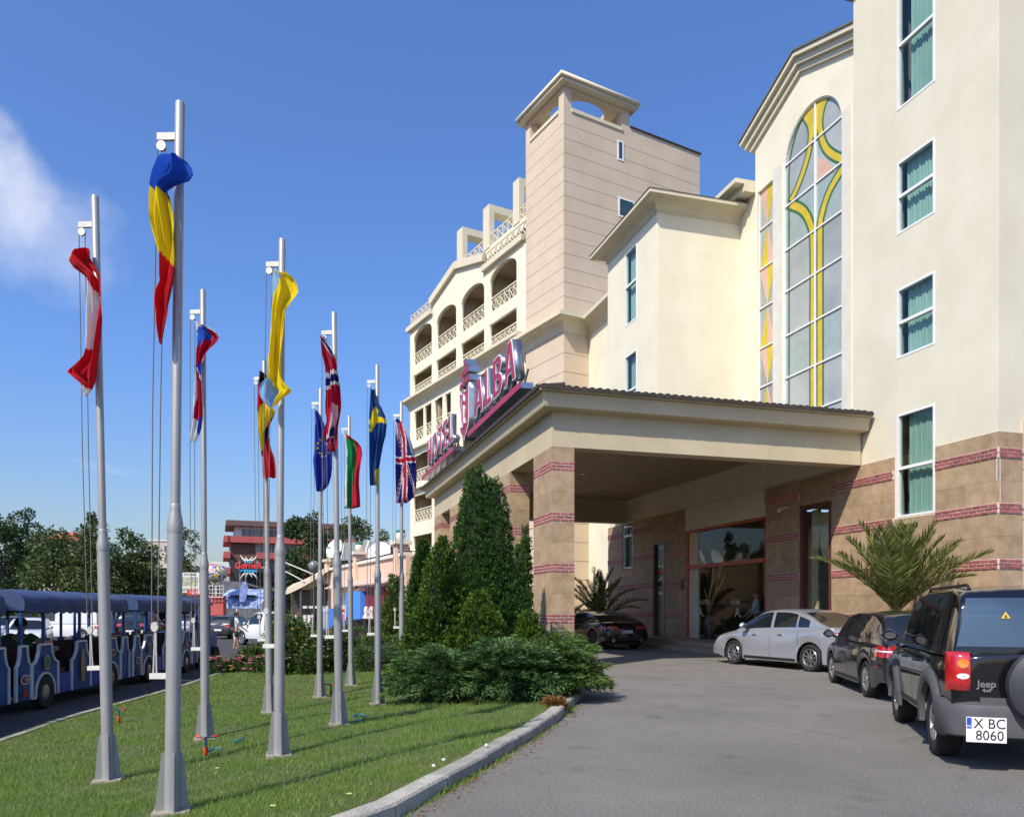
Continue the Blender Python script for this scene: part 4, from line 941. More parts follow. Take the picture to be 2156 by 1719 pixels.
# shield with a crown of small boxes
sh = thing('shield_sign', 'red shield emblem with a curled letter and a stepped silver crown', 'sign', (0,0,0))
a0, a1 = a_px(969), a_px(988); cz0, cz1 = 7.6, 9.2; cm = (a0+a1)/2; hw = (a1-a0)/2
so_ = [(cm, cz0-.15)] + [(cm + hw*math.sin(t)*1.0, cz0 + .55*(1-math.cos(t))) for t in [math.pi/2*i/6 for i in range(1, 7)]] + [(a1, cz1-.1), (a1+.04, cz1+.12), (cm+hw*.35, cz1-.02), (cm, cz1+.05), (cm-hw*.35, cz1-.02), (a0-.04, cz1+.12), (a0, cz1-.1)] + [(cm - hw*math.sin(t), cz0 + .55*(1-math.cos(t))) for t in [math.pi/2*i/6 for i in range(6, 0, -1)]]
SG.plate('shield_body', so_, [], .45, M_CHROME, sh); SG.plate('shield_rim', so_, [], .014, M_SWHITE, sh, d=.016)
ins = [(cm + (p[0]-cm)*.88, 8.4 + (p[1]-8.4)*.93) for p in so_]; SG.plate('shield_face', ins, [], .012, M_SRED, sh, d=.03)
curl = [(.25,1.45),(.15,1.75),(-.1,1.7),(-.42,1.2),(-.5,.7),(-.35,.35),(-.05,.3),(.2,.6),(.3,1.1),(.1,1.3),(.15,.9),(.28,.5),(.42,.38)]
m = MB(); m.tube([SG.P(cm + x*hw*1.1, cz0 + .1 + z*.75, .05) for x, z in curl], .035, 6); m.build('curled_letter', M_SWHITE, sh, smooth=True)
k = 0
for (fx, z) in ((-.9, 0), (-.3, .06), (.3, .06), (.9, 0), (-.55, .42), (.1, .48), (.7, .42), (.1, .86)):
    m = MB(); c = cm+fx*hw*.95; SG.box(m, c-.16, c+.16, cz1+.2+z*.8, cz1+.4+z*.8, 0, -.4); b_ = m.build('crown_box', M_CHROME, sh)
    m = MB(); SG.box(m, c-.16, c+.16, cz1+.2+z*.8, cz1+.4+z*.8, .001, .015); m.build('crown_face', M_SRED, b_)
m = MB(); m.beam(SG.P(cm, 7.2, -.3), SG.P(cm, 6.75, -.5), .06, .06); m.beam(SG.P(cm, 9.3, -.3), SG.P(cm, 6.8, -1.2), .05, .05); m.build('strut', M_SFRAME, sh)
# ================================================================== VEHICLES
M_TYRE = mat('tyre_rubber', (.018, .017, .016), .85, var=.2, vscale=8, bump=.3, bscale=60)
M_ALLOY = mat('alloy', (.62, .62, .63), .25, metal=.9, var=.06)
M_STEELRIM = mat('grey_rim', (.36, .36, .37), .4, metal=.7, var=.08)
M_AUTOGLASS = mat('car_glass', (.010, .014, .016), .03, spec=.75, var=.2, vscale=1.5)
M_TRIMBLK = mat('black_trim', (.015, .015, .016), .5, var=.15)
M_GREYPL = mat('grey_cladding', (.075, .075, .08), .6, var=.1, vscale=4, bump=.1, bscale=200)
M_REDLAMP = mat('red_lamp', (.45, .012, .015), .12, spec=.8, var=.25, vscale=14, coat=1.0)
M_AMBER = mat('amber_lamp', (.75, .22, .02), .12, spec=.8, coat=1.0)
M_CLEARLAMP = mat('clear_lamp', (.75, .75, .75), .1, spec=.9, var=.1, coat=1.0)
M_PLATE = mat('plate_white', (.78, .78, .76), .4, var=.03)
M_PLATEBLUE = mat('plate_blue', (.02, .08, .42), .4)
M_INK = mat('plate_ink', (.01, .01, .012), .5)
M_MIRRORGLASS = mat('mirror_glass', (.05, .06, .07), .04, spec=1.0, coat=1.0)
M_MIRROR = mat('chrome_bright', (.8, .8, .82), .08, metal=1.0)
def paint(name, c, metal=0.0, rough=.28, dusty=0.0):
    return mat(name, c, rough, metal=metal, coat=.85, spec=.25, var=.06+dusty, vscale=.8, detail=6)
def smooth_interp(pts, x):
    """monotone-ish smooth curve through (x, value) points"""
    xs = [p[0] for p in pts]; ys = [p[1] for p in pts]
    if x <= xs[0]: return ys[0]
    if x >= xs[-1]: return ys[-1]
    i = max(k for k in range(len(xs)) if xs[k] <= x); i = min(i, len(xs)-2)
    h = xs[i+1]-xs[i]; t = (x-xs[i])/h
    def slope(k):
        if k == 0 or k == len(xs)-1: return 0 if k == 0 else 0
        a = (ys[k]-ys[k-1])/(xs[k]-xs[k-1]); b = (ys[k+1]-ys[k])/(xs[k+1]-xs[k])
        return 0 if a*b <= 0 else 2*a*b/(a+b)
    m0, m1 = slope(i), slope(i+1)
    return (2*t**3-3*t**2+1)*ys[i] + (t**3-2*t**2+t)*h*m0 + (-2*t**3+3*t**2)*ys[i+1] + (t**3-t**2)*h*m1
class Car:
    def __init__(s, **k):
        s.__dict__.update(dict(L=4.6, W=1.8, sill=.2, wr=.32, tw=.21, arch=.07, xf=1.35, xr=-1.3, pf=.16, pr=.10, pw=5.0, lean_r=.10, lean_f=.12, crown=.03, roofcrown=.03, tumble=.28, cabin_in=.93, zbump=.5, bot_r=.32, bot_f=.25)); s.__dict__.update(k)
    def hw(s, x):
        t = 2*x/s.L; k = s.pf if t > 0 else s.pr; return s.W/2*(1-k*abs(t)**s.pw)
    def zb(s, x):
        z = s.sill; h = s.L/2
        if x < s.xr-.5: z = s.sill + (s.bot_r-s.sill)*min(1, (s.xr-.5-x)/.25)
        if x > s.xf+.45: z = s.sill + (s.bot_f-s.sill)*min(1, (x-s.xf-.45)/.25)
        for xw in (s.xf, s.xr):
            ra = s.wr+s.arch; d = abs(x-xw)
            if d < ra: z = max(z, s.wr + math.sqrt(ra*ra-d*d)*.98 - .01)
        return z
    def sect(s, x):
        """half section of the lower body, bottom to centre top"""
        hw = s.hw(x); zd = smooth_interp(s.deck, x); zb = s.zb(x); zs = max(zd-.075, zb+.05)
        pts = [(hw*.965, zb), (hw*.985, zb+(zs-zb)*.12), (hw, zb+(zs-zb)*.40), (hw*.998, zb+(zs-zb)*.62), (hw*.985, zb+(zs-zb)*.85), (hw*.962, zs), (hw*.915, zd-.022), (hw*.84, zd), (hw*.45, zd+s.crown*.8), (0, zd+s.crown)]
        out = []
        for y, z in pts:
            e = (2*x/s.L); w = max(0, (abs(e)-.80)/.20)**1.5; dz = (z-s.zbump)
            sh = (s.lean_r if e < 0 else -s.lean_f) * w * (dz*dz*2.0 if dz > 0 else dz*dz*1.4)
            out.append(Vector((x+sh, y, z)))
        return out
    def stations(s):
        xs = set(np.linspace(-s.L/2, s.L/2, 56).round(4))
        for xw in (s.xf, s.xr):
            ra = s.wr+s.arch
            for a in np.linspace(0, math.pi, 17): xs.add(round(float(xw + ra*math.cos(a)), 4))
            xs.add(round(xw-ra-.004, 4)); xs.add(round(xw+ra+.004, 4))
        for e in (.01, .03, .06, .1): xs.add(round(s.L/2-e, 4)); xs.add(round(-s.L/2+e, 4))
        return sorted(x for x in xs if abs(x) <= s.L/2)
    def side(s, x, z, off=0.0, sg=1):
        q = s.sect(x); p = None
        for a, b in zip(q[:6], q[1:7]):
            if a.z <= z <= b.z or (a is q[0] and z < a.z): t = max(0, min(1, (z-a.z)/max(1e-6, b.z-a.z))); p = a.lerp(b, t); break
        if p is None: p = q[6].copy()
        h = .01; n = Vector((0, 1, 0)); e = (s.hw(min(s.L/2, x+h))-s.hw(max(-s.L/2, x-h)))/(2*h); n = Vector((-e, 1, .06)).normalized()
        p = p + n*off; return Vector((p.x, p.y*sg, p.z))
    # --- greenhouse
    def ztop(s, x): return smooth_interp(s.roof, x)
    def gsect(s, x):
        zd = smooth_interp(s.deck, x); zt = max(s.ztop(x), zd+.004); hb = min(s.hw(x)*s.cabin_in, s.W/2*s.cabin_in); h = zt-zd
        tp = s.tumble*h
        return [Vector((x, hb, zd-.03)), Vector((x, hb-tp*.30, zd+h*.35)), Vector((x, hb-tp*.66, zd+h*.70)), Vector((x, hb-tp*.95, zd+h*.92)), Vector((x, hb-tp-.06*min(1, h/.4), zd+h*.985)), Vector((x, (hb-tp)*.5, zt+s.roofcrown*.75*min(1, h/.4))), Vector((x, 0, zt+s.roofcrown*min(1, h/.4)))]
    def gside(s, x, f, off=0, sg=1):
        q = s.gsect(x); zd = smooth_interp(s.deck, x); zt = max(s.ztop(x), zd+.004); z = zd + f*(zt-zd)
        p = q[3].copy()
        for a, b in zip(q[:4], q[1:5]):
            if a.z <= z <= b.z: p = a.lerp(b, (z-a.z)/max(1e-6, b.z-a.z)); break
        n = Vector((0, 1, s.tumble)).normalized(); p = p+n*off; return Vector((p.x, p.y*sg, p.z))
    def gtop(s, x, fy, off=0):
        q = s.gsect(x); yy = abs(fy)*q[4].y; p = q[4].copy()
        for a, b in zip(q[4:], q[5:]):
            if b.y <= yy <= a.y: p = a.lerp(b, (a.y-yy)/max(1e-6, a.y-b.y)); break
        h = .02; sl = (s.ztop(x+h)-s.ztop(x-h))/(2*h); n = Vector((-sl, 0, 1)).normalized(); p = Vector((x, yy*(1 if fy >= 0 else -1), p.z)) + n*off; return p
    def build(s, name, label, loc, heading, mt, group=None, rim=None, spokes=5, low=None, windows=(), rear_pillar=None, handles=(), doors=(), mirror=True, detail=True, glass=None):
        root = thing(name, label, 'car', loc, -heading + math.pi/2, group)   # heading measured from +Y towards +X; the car points along its +X
        s.root = root; glass = glass or M_AUTOGLASS; root.scale = [getattr(s, 'sc', 1.0)]*3
        xs = s.stations(); m = MB(); rows = []
        for x in xs:
            q = s.sect(x); rows.append([tuple(p) for p in q] + [(p.x, -p.y, p.z) for p in q[-2::-1]])
        m.grid(rows)
        for e in (0, -1):                                  # rounded end caps
            q = s.sect(xs[e]); cap = []
            for p in q[:-1]: cap.append([(p.x + (-.035 if e == 0 else .035)*(1-(k/4-1)**2), p.y*(1-k/4), p.z) for k in range(0, 9)])
            m.grid(cap)
        bm_ = m.build('body', mt, root, smooth=50); weld(bm_.data)
        gx = sorted(set([round(float(v), 3) for v in np.linspace(s.roof[0][0], s.roof[-1][0], 44)])); m = MB(); rows = []
        for x in gx:
            q = s.gsect(x); rows.append([tuple(p) for p in q] + [(p.x, -p.y, p.z) for p in q[-2::-1]])
        m.grid(rows)
        for e in (0, -1):
            q = s.gsect(gx[e]); cap = [[(p.x, p.y*(1-k/3), p.z) for k in range(0, 7)] for p in q[:-1]]; m.grid(cap)
        g_ = m.build('cabin', mt, root, smooth=50); weld(g_.data)
        # underbody
        m = MB(); m.box(-s.L/2+.25, -s.W/2+.26, s.sill+.02, s.L/2-.25, s.W/2-.26, smooth_interp(s.deck, 0)-.2); m.build('underbody', M_TRIMBLK, root)
        for sg in (1, -1):
            for (x0, x1, f0, f1) in windows:
                m = MB(); m.grid([[s.gside(x0+(x1-x0)*i/10, f0+(f1-f0)*j/5, .004, sg) for i in range(11)] for j in range(6)]); m.build('side_window', glass, root, smooth=60)
        for (x0, x1, w0, w1, nm) in s.screens:
            m = MB(); m.grid([[s.gtop(x0+(x1-x0)*i/8, (w0+(w1-w0)*i/8)*(j/6-1), .005) for j in range(13)] for i in range(9)]); m.build(nm, glass, root, smooth=60)
        for sg in (1, -1):
            for xw, k in ((s.xf, 'f'), (s.xr, 'r')): s.wheel(root, xw, sg, rim or M_ALLOY, spokes)
        if detail:
            for sg in (1, -1):
                for x in doors:
                    m = MB(); zt = smooth_interp(s.deck, x)-.05; m.grid([[s.side(x+dx, s.zb(x)+.10+(zt-s.zb(x)-.10)*k/6, .002, sg) for k in range(7)] for dx in (-.005, .005)]); m.build('door_seam', M_TRIMBLK, root)
                for (x, z) in handles:
                    m = MB(); p = s.side(x, z, .012, sg); q = s.side(x-.19, z, .012, sg); m.tube([s.side(x, z, 0, sg), p + Vector((-.03, .014*sg, 0)), q + Vector((.03, .014*sg, 0)), s.side(x-.19, z, 0, sg)], .013, 6); m.build('door_handle', s.handle_mt if hasattr(s, 'handle_mt') else mt, root, smooth=True)
                m = MB(); m.grid([[s.side(x, s.sill + .02 + dz, .004, sg) for x in np.linspace(s.xr+s.wr+.12, s.xf-s.wr-.12, 8)] for dz in (0, .07)]); m.build('sill_trim', M_TRIMBLK, root)
        if mirror:
            for sg in (1, -1):
                x = s.mirror_x; zd = smooth_interp(s.deck, x); y = s.hw(x)*sg
                m = MB(); n = 8; rr = []
                for i in range(n+1):
                    t = math.pi*i/n; r = math.sin(t)
                    rr.append([(x + .09*r*math.cos(a)*1.0 - .0, y + sg*(.02+.22*(i/n)), zd+.10 + .085*r*math.sin(a)) for a in [2*math.pi*j/12 for j in range(13)]])
                m.grid(rr); h_ = m.build('door_mirror', mt, root, smooth=True)
                m = MB(); m.beam((x, y*.93, zd+.0), (x, y+sg*.06, zd+.07), .05, .05); m.build('mirror_arm', M_TRIMBLK, h_)
                m = MB(); m.quad(*[(x-.088, y+sg*(.13+.07*math.cos(a)), zd+.10+.045*math.sin(a)) for a in [2*math.pi*j/12 for j in range(12)]]); m.build('mirror_glass', M_MIRRORGLASS, h_)
        return root
    def wheel(s, root, xw, sg, rim, spokes, steer=0):
        R_, T = s.wr, s.tw; yo = s.hw(xw)-.025
        y1 = yo; y0 = yo-T; rr = R_*s.rimf if hasattr(s, 'rimf') else R_*.68
        m = MB(); m.lathe([(.05, y0+.02), (rr*.95, y0+.02), (rr*.95, y0+.10), (.05, y0+.10)], 20, (0, 0, 0), 'y'); w = m.build('wheel', M_TRIMBLK, root, smooth=40)
        pr = [(rr*.97, y0+.01), (R_*.90, y0), (R_*.975, y0+.025), (R_, y0+.06), (R_, y1-.06), (R_*.975, y1-.022), (R_*.90, y1), (rr*1.06, y1-.008), (rr*.99, y1-.02), (rr*.97, y0+.01)]
        m = MB(); n = 32; vs = []
        for r, h in pr: vs.append([(r*math.cos(2*math.pi*j/n), h, r*math.sin(2*math.pi*j/n)) for j in range(n+1)])
        m.grid(vs); t = m.build('tyre', M_TYRE, w, smooth=50); weld(t.data)
        m = MB(); pr = [(rr*.99, y1-.022), (rr*.95, y1-.012), (rr*.90, y1-.02), (rr*.86, y1-.10), (rr*.86, y0+.11)]
        m.grid([[(r*math.cos(2*math.pi*j/n), h, r*math.sin(2*math.pi*j/n)) for j in range(n+1)] for r, h in pr])
        m.lathe([(.02, y1-.03), (rr*.20, y1-.03), (rr*.22, y1-.06), (.02, y1-.06)], 14, (0, 0, 0), 'y')
        for k in range(spokes):
            a = 2*math.pi*k/spokes + .3
            for da in ((-.11, .11) if spokes <= 7 else (0,)):
                c, s_ = math.cos(a+da*.4), math.sin(a+da*.4); c2, s2 = math.cos(a+da), math.sin(a+da)
                m.beam((rr*.15*c, y1-.045, rr*.15*s_), (rr*.91*c2, y1-.028, rr*.91*s2), rr*(.14 if spokes <= 7 else .13), .022, up=(0, 1, 0))
        m.build('rim', rim, w, smooth=30)
        w.location = (xw, 0, R_)
        if sg < 0: w.rotation_euler = (0, 0, math.pi)
        return w
    def plate_at(s, x, z, y, lines, w, h, blue=True, rot=math.pi/2):
        """number plate on the tail, facing backwards"""
        m = MB(); m.box(x-.012, y-w/2, z-h/2, x, y+w/2, z+h/2); pl = m.build('number_plate', M_PLATE, s.root)
        if blue: m = MB(); m.box(x-.0145, y+w/2-.045, z+h/2-.11 if h > .15 else z-h/2+.005, x-.0121, y+w/2-.004, z+h/2-.006); m.build('blue_field', M_PLATEBLUE, pl)
        for i, ln in enumerate(lines):
            t = text_obj(ln, h*(.56 if len(lines) > 1 else .95), M_INK, .001, parent=pl, sx=.9); zz = z + (h*.235*(1 if i == 0 else -1) if len(lines) > 1 else 0)
            # the tail faces -X: text right-hand side must point to -Y seen from behind
            t.matrix_local = Matrix(((0, 1, 0, x-.014), (-1, 0, 0, y-(.028 if blue else 0)), (0, 0, 1, zz), (0, 0, 0, 1)))
        return pl
    def tail_patch(s, name, z0, z1, y0, y1, mt, off=.006, sgs=(1, -1), parent=None, n=6):
        """patch on the tail cap between heights and half-widths (fractions of the local half width; y1 > 1 wraps round the corner)"""
        r = None
        for sg in sgs:
            m = MB(); rows = []
            for j in range(n+1):
                z = z0 + (z1-z0)*j/n; row = []
                for i in range(n*2+1):
                    f = y0 + (y1-y0)*i/(n*2)
                    if f <= 1: 
                        p = s.side(-s.L/2, z, 0, 1); k = 1-f; px = p.x - .035*(1-(k-1)**2) if True else p.x
                        row.append(Vector((px-off, p.y*f*sg, z)))
                    else:
                        row.append(s.side(-s.L/2 + (f-1)*s.W/2 + .001, z, off, sg))
                rows.append(row)
            m.grid(rows); r = m.build(name, mt, parent or s.root, smooth=60)
        return r
def weld(me):
    bm = bmesh.new(); bm.from_mesh(me); bmesh.ops.remove_doubles(bm, verts=bm.verts, dist=.0008); bmesh.ops.recalc_face_normals(bm, faces=bm.faces); bm.to_mesh(me); bm.free()
def place(rear_left_px, heading_deg, car, dz=0, shift=0, lat=0):
    """origin of a car whose left rear tyre meets the ground at a pixel"""
    p = at_z(*rear_left_px, dz); h = R(heading_deg); f = Vector((math.sin(h), math.cos(h), 0)); l = Vector((-f.y, f.x, 0))
    k = getattr(car, 'sc', 1.0); o = p - f*(car.xr*k) - l*((car.W/2-.12)*k) + f*shift + RT*lat; return (o.x, o.y, dz), h

# ---- black off-road car, tail towards us
jp = Car(L=4.30, W=1.80, sill=.40, wr=.365, tw=.24, arch=.075, xf=1.36, xr=-1.28, pf=.10, pr=.05, pw=7, lean_r=.0, lean_f=.1, tumble=.20, cabin_in=.955, zbump=.6, bot_r=.50, bot_f=.45, roofcrown=.02, rimf=.60,
         deck=[(-2.15, 1.13), (-1.9, 1.14), (.6, 1.14), (.95, 1.12), (1.9, 1.04), (2.1, .94), (2.15, .87)], sc=.94,
         roof=[(-2.10, 1.16), (-2.03, 1.62), (-1.88, 1.775), (-1.2, 1.82), (-.2, 1.815), (.35, 1.73), (.75, 1.42), (1.05, 1.14)], mirror_x=.72,
         screens=[(.40, .98, .86, .9, 'windscreen')])
jp.handle_mt = M_TRIMBLK
loc, hd = place((1972, 1590), 34.5, jp, shift=.05, lat=.06)
P_BLK = paint('black_paint', (.006, .006, .008), rough=.12)
jeep = jp.build('off_road_car', 'black off-road car with spare wheel on its tail, nearest of the parked row', loc, hd, P_BLK, 'cars parked outside the hotel', rim=M_STEELRIM, spokes=6, windows=((-1.72, -1.12, .10, .90), (-1.02, -.20, .08, .92), (-.12, .62, .08, .92)), handles=((-.28, .98), (.55, .98)), doors=(-.16, -1.02, .72))
def ring_box(m, prof0, prof1): m.hull(prof0, prof1)
# flared grey arches, bumper, tailgate dressings
for sg in (1, -1):
    for xw in (jp.xf, jp.xr):
        m = MB(); ra = jp.wr+jp.arch; rows = []
        for (rr, oo) in ((ra-.01, .0), (ra-.005, .055), (ra+.05, .06), (ra+.13, .035), (ra+.15, .0)):
            rows.append([Vector((xw+rr*math.cos(a), (jp.side(max(-jp.L/2, min(jp.L/2, xw+rr*math.cos(a))), min(.95, jp.wr+rr*math.sin(a)), oo).y)*sg, jp.wr+rr*math.sin(a))) for a in np.linspace(-.12, math.pi+.12, 19)])
        m.grid(rows); m.build('wheel_arch_flare', M_GREYPL, jeep, smooth=60)
m = MB(); xb = -jp.L/2; rows = []
for z, o in ((.46, .02), (.50, .11), (.70, .12), (.76, .10), (.775, -.03)):
    rows.append([(xb-o, -.50, z), (xb-o, .50, z)]); 
BPR = ((.33, .0), (.36, .10), (.60, .12), (.66, .10), (.70, -.03))
m = MB(); m.grid([[(xb-o + (.0 if abs(t) < .8 else (abs(t)-.8)*.9), t*(.905+o*.2), z) for t in np.linspace(-1, 1, 17)] + [(xb+.42, .925+o*.1, z)] for z, o in BPR])
m.grid([[(xb+.42, -(.925+o*.1), z), (xb-o+.18, -(.905+o*.2), z)] for z, o in BPR])
m.build('rear_bumper', M_GREYPL, jeep, smooth=50)
m = MB(); m.box(xb-.075, -.60, .66, xb-.0, .62, .73); m.build('tailgate_step', M_GREYPL, jeep)
# tail glass and frame
def tq(x, y, z): return (x, y, z)
m = MB(); zz0, zz1 = 1.22, 1.70
def jx(z):
    lo, hi = -2.10, -1.85
    for _ in range(30):
        md = (lo+hi)/2
        if jp.ztop(md) < z: lo = md
        else: hi = md
    return lo
m.grid([[(jx(z) - .02, y*(.80-.10*(z-zz0)/(zz1-zz0)), z) for y in np.linspace(-1, 1, 9)] for z in np.linspace(zz0, zz1, 9)]); tg = m.build('tail_window', mat('tail_glass', (.035, .06, .085), .03, spec=1.0, coat=1.0, var=.3, vscale=1.2), jeep, smooth=60)
tri = mat('sticker_yellow', (.75, .45, .04), .5)
m = MB(); m.quad((jx(1.50)-.03, .41, 1.50), (jx(1.50)-.03, .33, 1.50), (jx(1.56)-.03, .37, 1.565)); m.build('warning_sticker', tri, jeep)
m = MB(); m.quad((jx(1.51)-.036, .383, 1.51), (jx(1.51)-.036, .357, 1.51), (jx(1.54)-.036, .37, 1.54)); m.build('sticker_mark', M_INK, jeep)
m = MB(); m.grid([[(-1.93+.0-dx, .0+y, 1.80-.0-dz) for y in (-.06, 0, .06)] for dx, dz in ((0, -.02), (.06, 0), (.14, .06), (.15, .16))]); m.build('wiper_housing', M_GREYPL, jeep, smooth=60)
# tail lamps: red, amber and clear sections standing on the corner
for sg in (1, -1):
    m = MB(); rows = []
    for z, o in ((.78, .0), (.80, .04), (.90, .055), (1.02, .055), (1.12, .045), (1.16, .02), (1.17, -.01)):
        rows.append([(xb-o, .70*sg, z), (xb-o-.004, .76*sg, z), (xb-o+.012, .82*sg, z), (xb-o*.3+.03, .875*sg, z), (xb+.09, .895*sg, z)])
    m.grid(rows); lp = m.build('tail_lamp', M_REDLAMP, jeep, smooth=60)
    m = MB(); m.add([(xb-.062+.012*abs(math.cos(t))*(math.cos(t) > 0), (.765+.05*math.cos(t))*sg, 1.06+.045*math.sin(t)) for t in [2*math.pi*i/16 for i in range(16)]], [tuple(range(16))]); m.build('amber_lens', M_AMBER, lp)
    m = MB(); m.add([(xb-.063+.012*abs(math.cos(t))*(math.cos(t) > 0), (.765+.055*math.cos(t))*sg, .935+.028*math.sin(t)) for t in [2*math.pi*i/16 for i in range(16)]], [tuple(range(16))]); m.build('clear_lens', M_CLEARLAMP, lp)
jp.root = jeep
pl = jp.plate_at(xb-.128, .43, .585, ['X BC', '8060'], .34, .24, blue=True)
bd = text_obj('BG', .028, M_PLATE, .001, parent=pl); bd.matrix_local = Matrix(((0, 1, 0, xb-.143), (-1, 0, 0, .732), (0, 0, 1, .462), (0, 0, 0, 1)))
for s_, z, sz in (('Jeep', .86, .095), ('4x4', .80, .05)):
    t = text_obj(s_, sz, M_MIRROR, .004, parent=jeep, bold=.002); t.matrix_local = Matrix(((0, 1, 0, xb-.042), (-1, 0, 0, .56), (0, 0, 1, z), (0, 0, 0, 1)))
# spare wheel in a grey cover
m = MB(); m.lathe([(.30, -.06), (.36, -.10), (.375, -.17), (.365, -.25), (.31, -.285), (.02, -.30)], 36, (0, 0, 0), 'x'); sw = m.build('spare_wheel_cover', mat('spare_cover', (.035, .037, .042), .55, var=.15, vscale=5), jeep, smooth=50); sw.location = (xb, .06, .86)
for sg in (1, -1):
    m = MB(); m.tube([(-1.7, .60*sg, 1.79), (-1.6, .60*sg, 1.84), (.2, .62*sg, 1.835), (.3, .62*sg, 1.77)], .018, 6); m.build('roof_rail', M_TRIMBLK, jeep, smooth=True)

# ---- dark wagon
vw = Car(L=4.42, W=1.72, sill=.20, wr=.31, tw=.20, xf=1.28, xr=-1.28, pf=.20, pr=.09, pw=5, lean_r=.12, tumble=.27, cabin_in=.93,
         deck=[(-2.21, .86), (-2.1, .93), (-1.2, .95), (.6, .92), (1.0, .90), (1.9, .76), (2.15, .66), (2.21, .58)],
         roof=[(-2.12, .95), (-1.98, 1.20), (-1.80, 1.375), (-1.2, 1.425), (-.2, 1.43), (.3, 1.38), (.7, 1.14), (1.10, .92)], mirror_x=.72,
         screens=[(.36, 1.02, .86, .92, 'windscreen'), (-2.08, -1.83, .92, .84, 'rear_window')])
vw.handle_mt = M_TRIMBLK
loc, hd = place((1833, 1468), 26.5, vw, shift=.10, lat=.02)
P_NAVY = paint('dark_blue_paint', (.013, .014, .020), rough=.15)
wagon = vw.build('estate_car', 'dark estate car parked between the silver saloon and the black off-road car', loc, hd, P_NAVY, 'cars parked outside the hotel', spokes=10, windows=((-1.72, -1.05, .10, .88), (-.95, -.18, .08, .90), (-.10, .78, .08, .90)), handles=((-.35, .79), (.5, .78)), doors=(-.14, -1.0, .85))
vw.tail_patch('tail_lamp', .72, .90, .62, 1.42, M_REDLAMP); vw.tail_patch('lamp_stripe', .805, .825, .6, 1.40, M_CLEARLAMP, off=.011)
vw.tail_patch('tailgate_seam', .66, .666, 0, .95, M_TRIMBLK, off=.004); vw.tail_patch('number_plate', .70, .80, 0, .32, M_PLATE, off=.01); vw.tail_patch('bumper_strip', .56, .60, 0, 1.25, M_TRIMBLK, off=.008)
m = MB(); m.grid([[vw.side(x, z, .006, 1) for x in (-2.02, -1.94, -1.86)] for z in (.55, .58)]); m.build('side_reflector', M_REDLAMP, wagon)
m = MB(); m.grid([[vw.gside(x, .93, .006, 1) for x in np.linspace(-1.75, .5, 12)], [vw.gside(x, .95, .012, 1) for x in np.linspace(-1.75, .5, 12)]]); m.build('roof_gutter', M_TRIMBLK, wagon)

# ---- silver saloon
sv = Car(L=4.75, W=1.82, sill=.19, wr=.325, tw=.22, xf=1.38, xr=-1.33, pf=.20, pr=.12, pw=4.5, lean_r=.10, tumble=.30, cabin_in=.92, crown=.035,
         deck=[(-2.375, .90), (-2.2, 1.01), (-1.7, 1.035), (-1.0, 1.01), (.5, .96), (1.0, .95), (1.9, .82), (2.25, .68), (2.375, .56)],
         roof=[(-1.95, 1.035), (-1.55, 1.14), (-1.0, 1.36), (-.5, 1.455), (.0, 1.465), (.35, 1.42), (.8, 1.20), (1.30, .935)], mirror_x=.80,
         screens=[(.42, 1.18, .86, .92, 'windscreen'), (-1.80, -.92, .90, .84, 'rear_window')])
sv.handle_mt = M_MIRROR
loc, hd = place((1672, 1413), -8.0, sv, shift=.0, lat=.42)
P_SILV = paint('silver_paint', (.50, .52, .565), metal=.6, rough=.26)
silver = sv.build('saloon_car', 'silver saloon car parked across the entrance beside the glass lobby front', loc, hd, P_SILV, 'cars parked outside the hotel', spokes=9, windows=((-1.28, -.92, .10, .80), (-.86, -.10, .09, .88), (0.0, .92, .09, .88)), handles=((-.30, .85), (.62, .83)), doors=(-.04, -.98, .95))
sv.tail_patch('tail_lamp', .78, .95, .58, 1.33, M_REDLAMP)
for f in (.80, 1.12): sv.tail_patch('lamp_lens', .82, .92, f, f+.16, M_CLEARLAMP, off=.012)
sv.tail_patch('boot_seam', .772, .778, 0, 1.0, M_TRIMBLK, off=.004); sv.tail_patch('boot_seam', .975, .981, 0, .96, M_TRIMBLK, off=.004); sv.tail_patch('number_plate', .80, .91, 0, .30, M_PLATE, off=.012); sv.tail_patch('bumper_strip', .60, .62, 0, 1.4, M_TRIMBLK, off=.008); sv.tail_patch('rear_diffuser', .33, .42, 0, 1.15, M_TRIMBLK, off=.006)

# ---- black sports saloon under the canopy
pn = Car(L=4.90, W=1.92, sill=.17, wr=.35, tw=.27, xf=1.46, xr=-1.44, pf=.20, pr=.13, pw=4.0, lean_r=.22, tumble=.34, cabin_in=.90, crown=.05,
         deck=[(-2.45, .80), (-2.3, .93), (-1.9, .985), (-1.2, .97), (.6, .90), (1.0, .88), (1.9, .74), (2.3, .60), (2.45, .52)],
         roof=[(-2.15, .985), (-1.7, 1.10), (-1.1, 1.27), (-.4, 1.385), (.1, 1.40), (.5, 1.34), (1.0, 1.08), (1.45, .87)], mirror_x=.95,
         screens=[(.58, 1.32, .86, .92, 'windscreen'), (-2.0, -1.0, .86, .80, 'rear_window')])
loc, hd = place((1253, 1366), -1.0, pn, shift=.1)
sport = pn.build('sports_saloon', 'black low sports saloon under the canopy behind the front pillar', loc, hd, P_BLK, 'cars parked outside the hotel', rim=M_TRIMBLK, spokes=7, windows=((-1.35, -.9, .12, .80), (-.82, -.05, .09, .88), (.05, 1.0, .09, .88)), doors=(0., -.95, 1.0))
pn.tail_patch('tail_lamp', .76, .86, .45, 1.30, M_REDLAMP); pn.plate_at(-2.475, .66, 0, ['SHA:OF 13'], .46, .105)
pn.tail_patch('lower_bumper', .34, .46, 0, 1.05, M_TRIMBLK, off=.006)
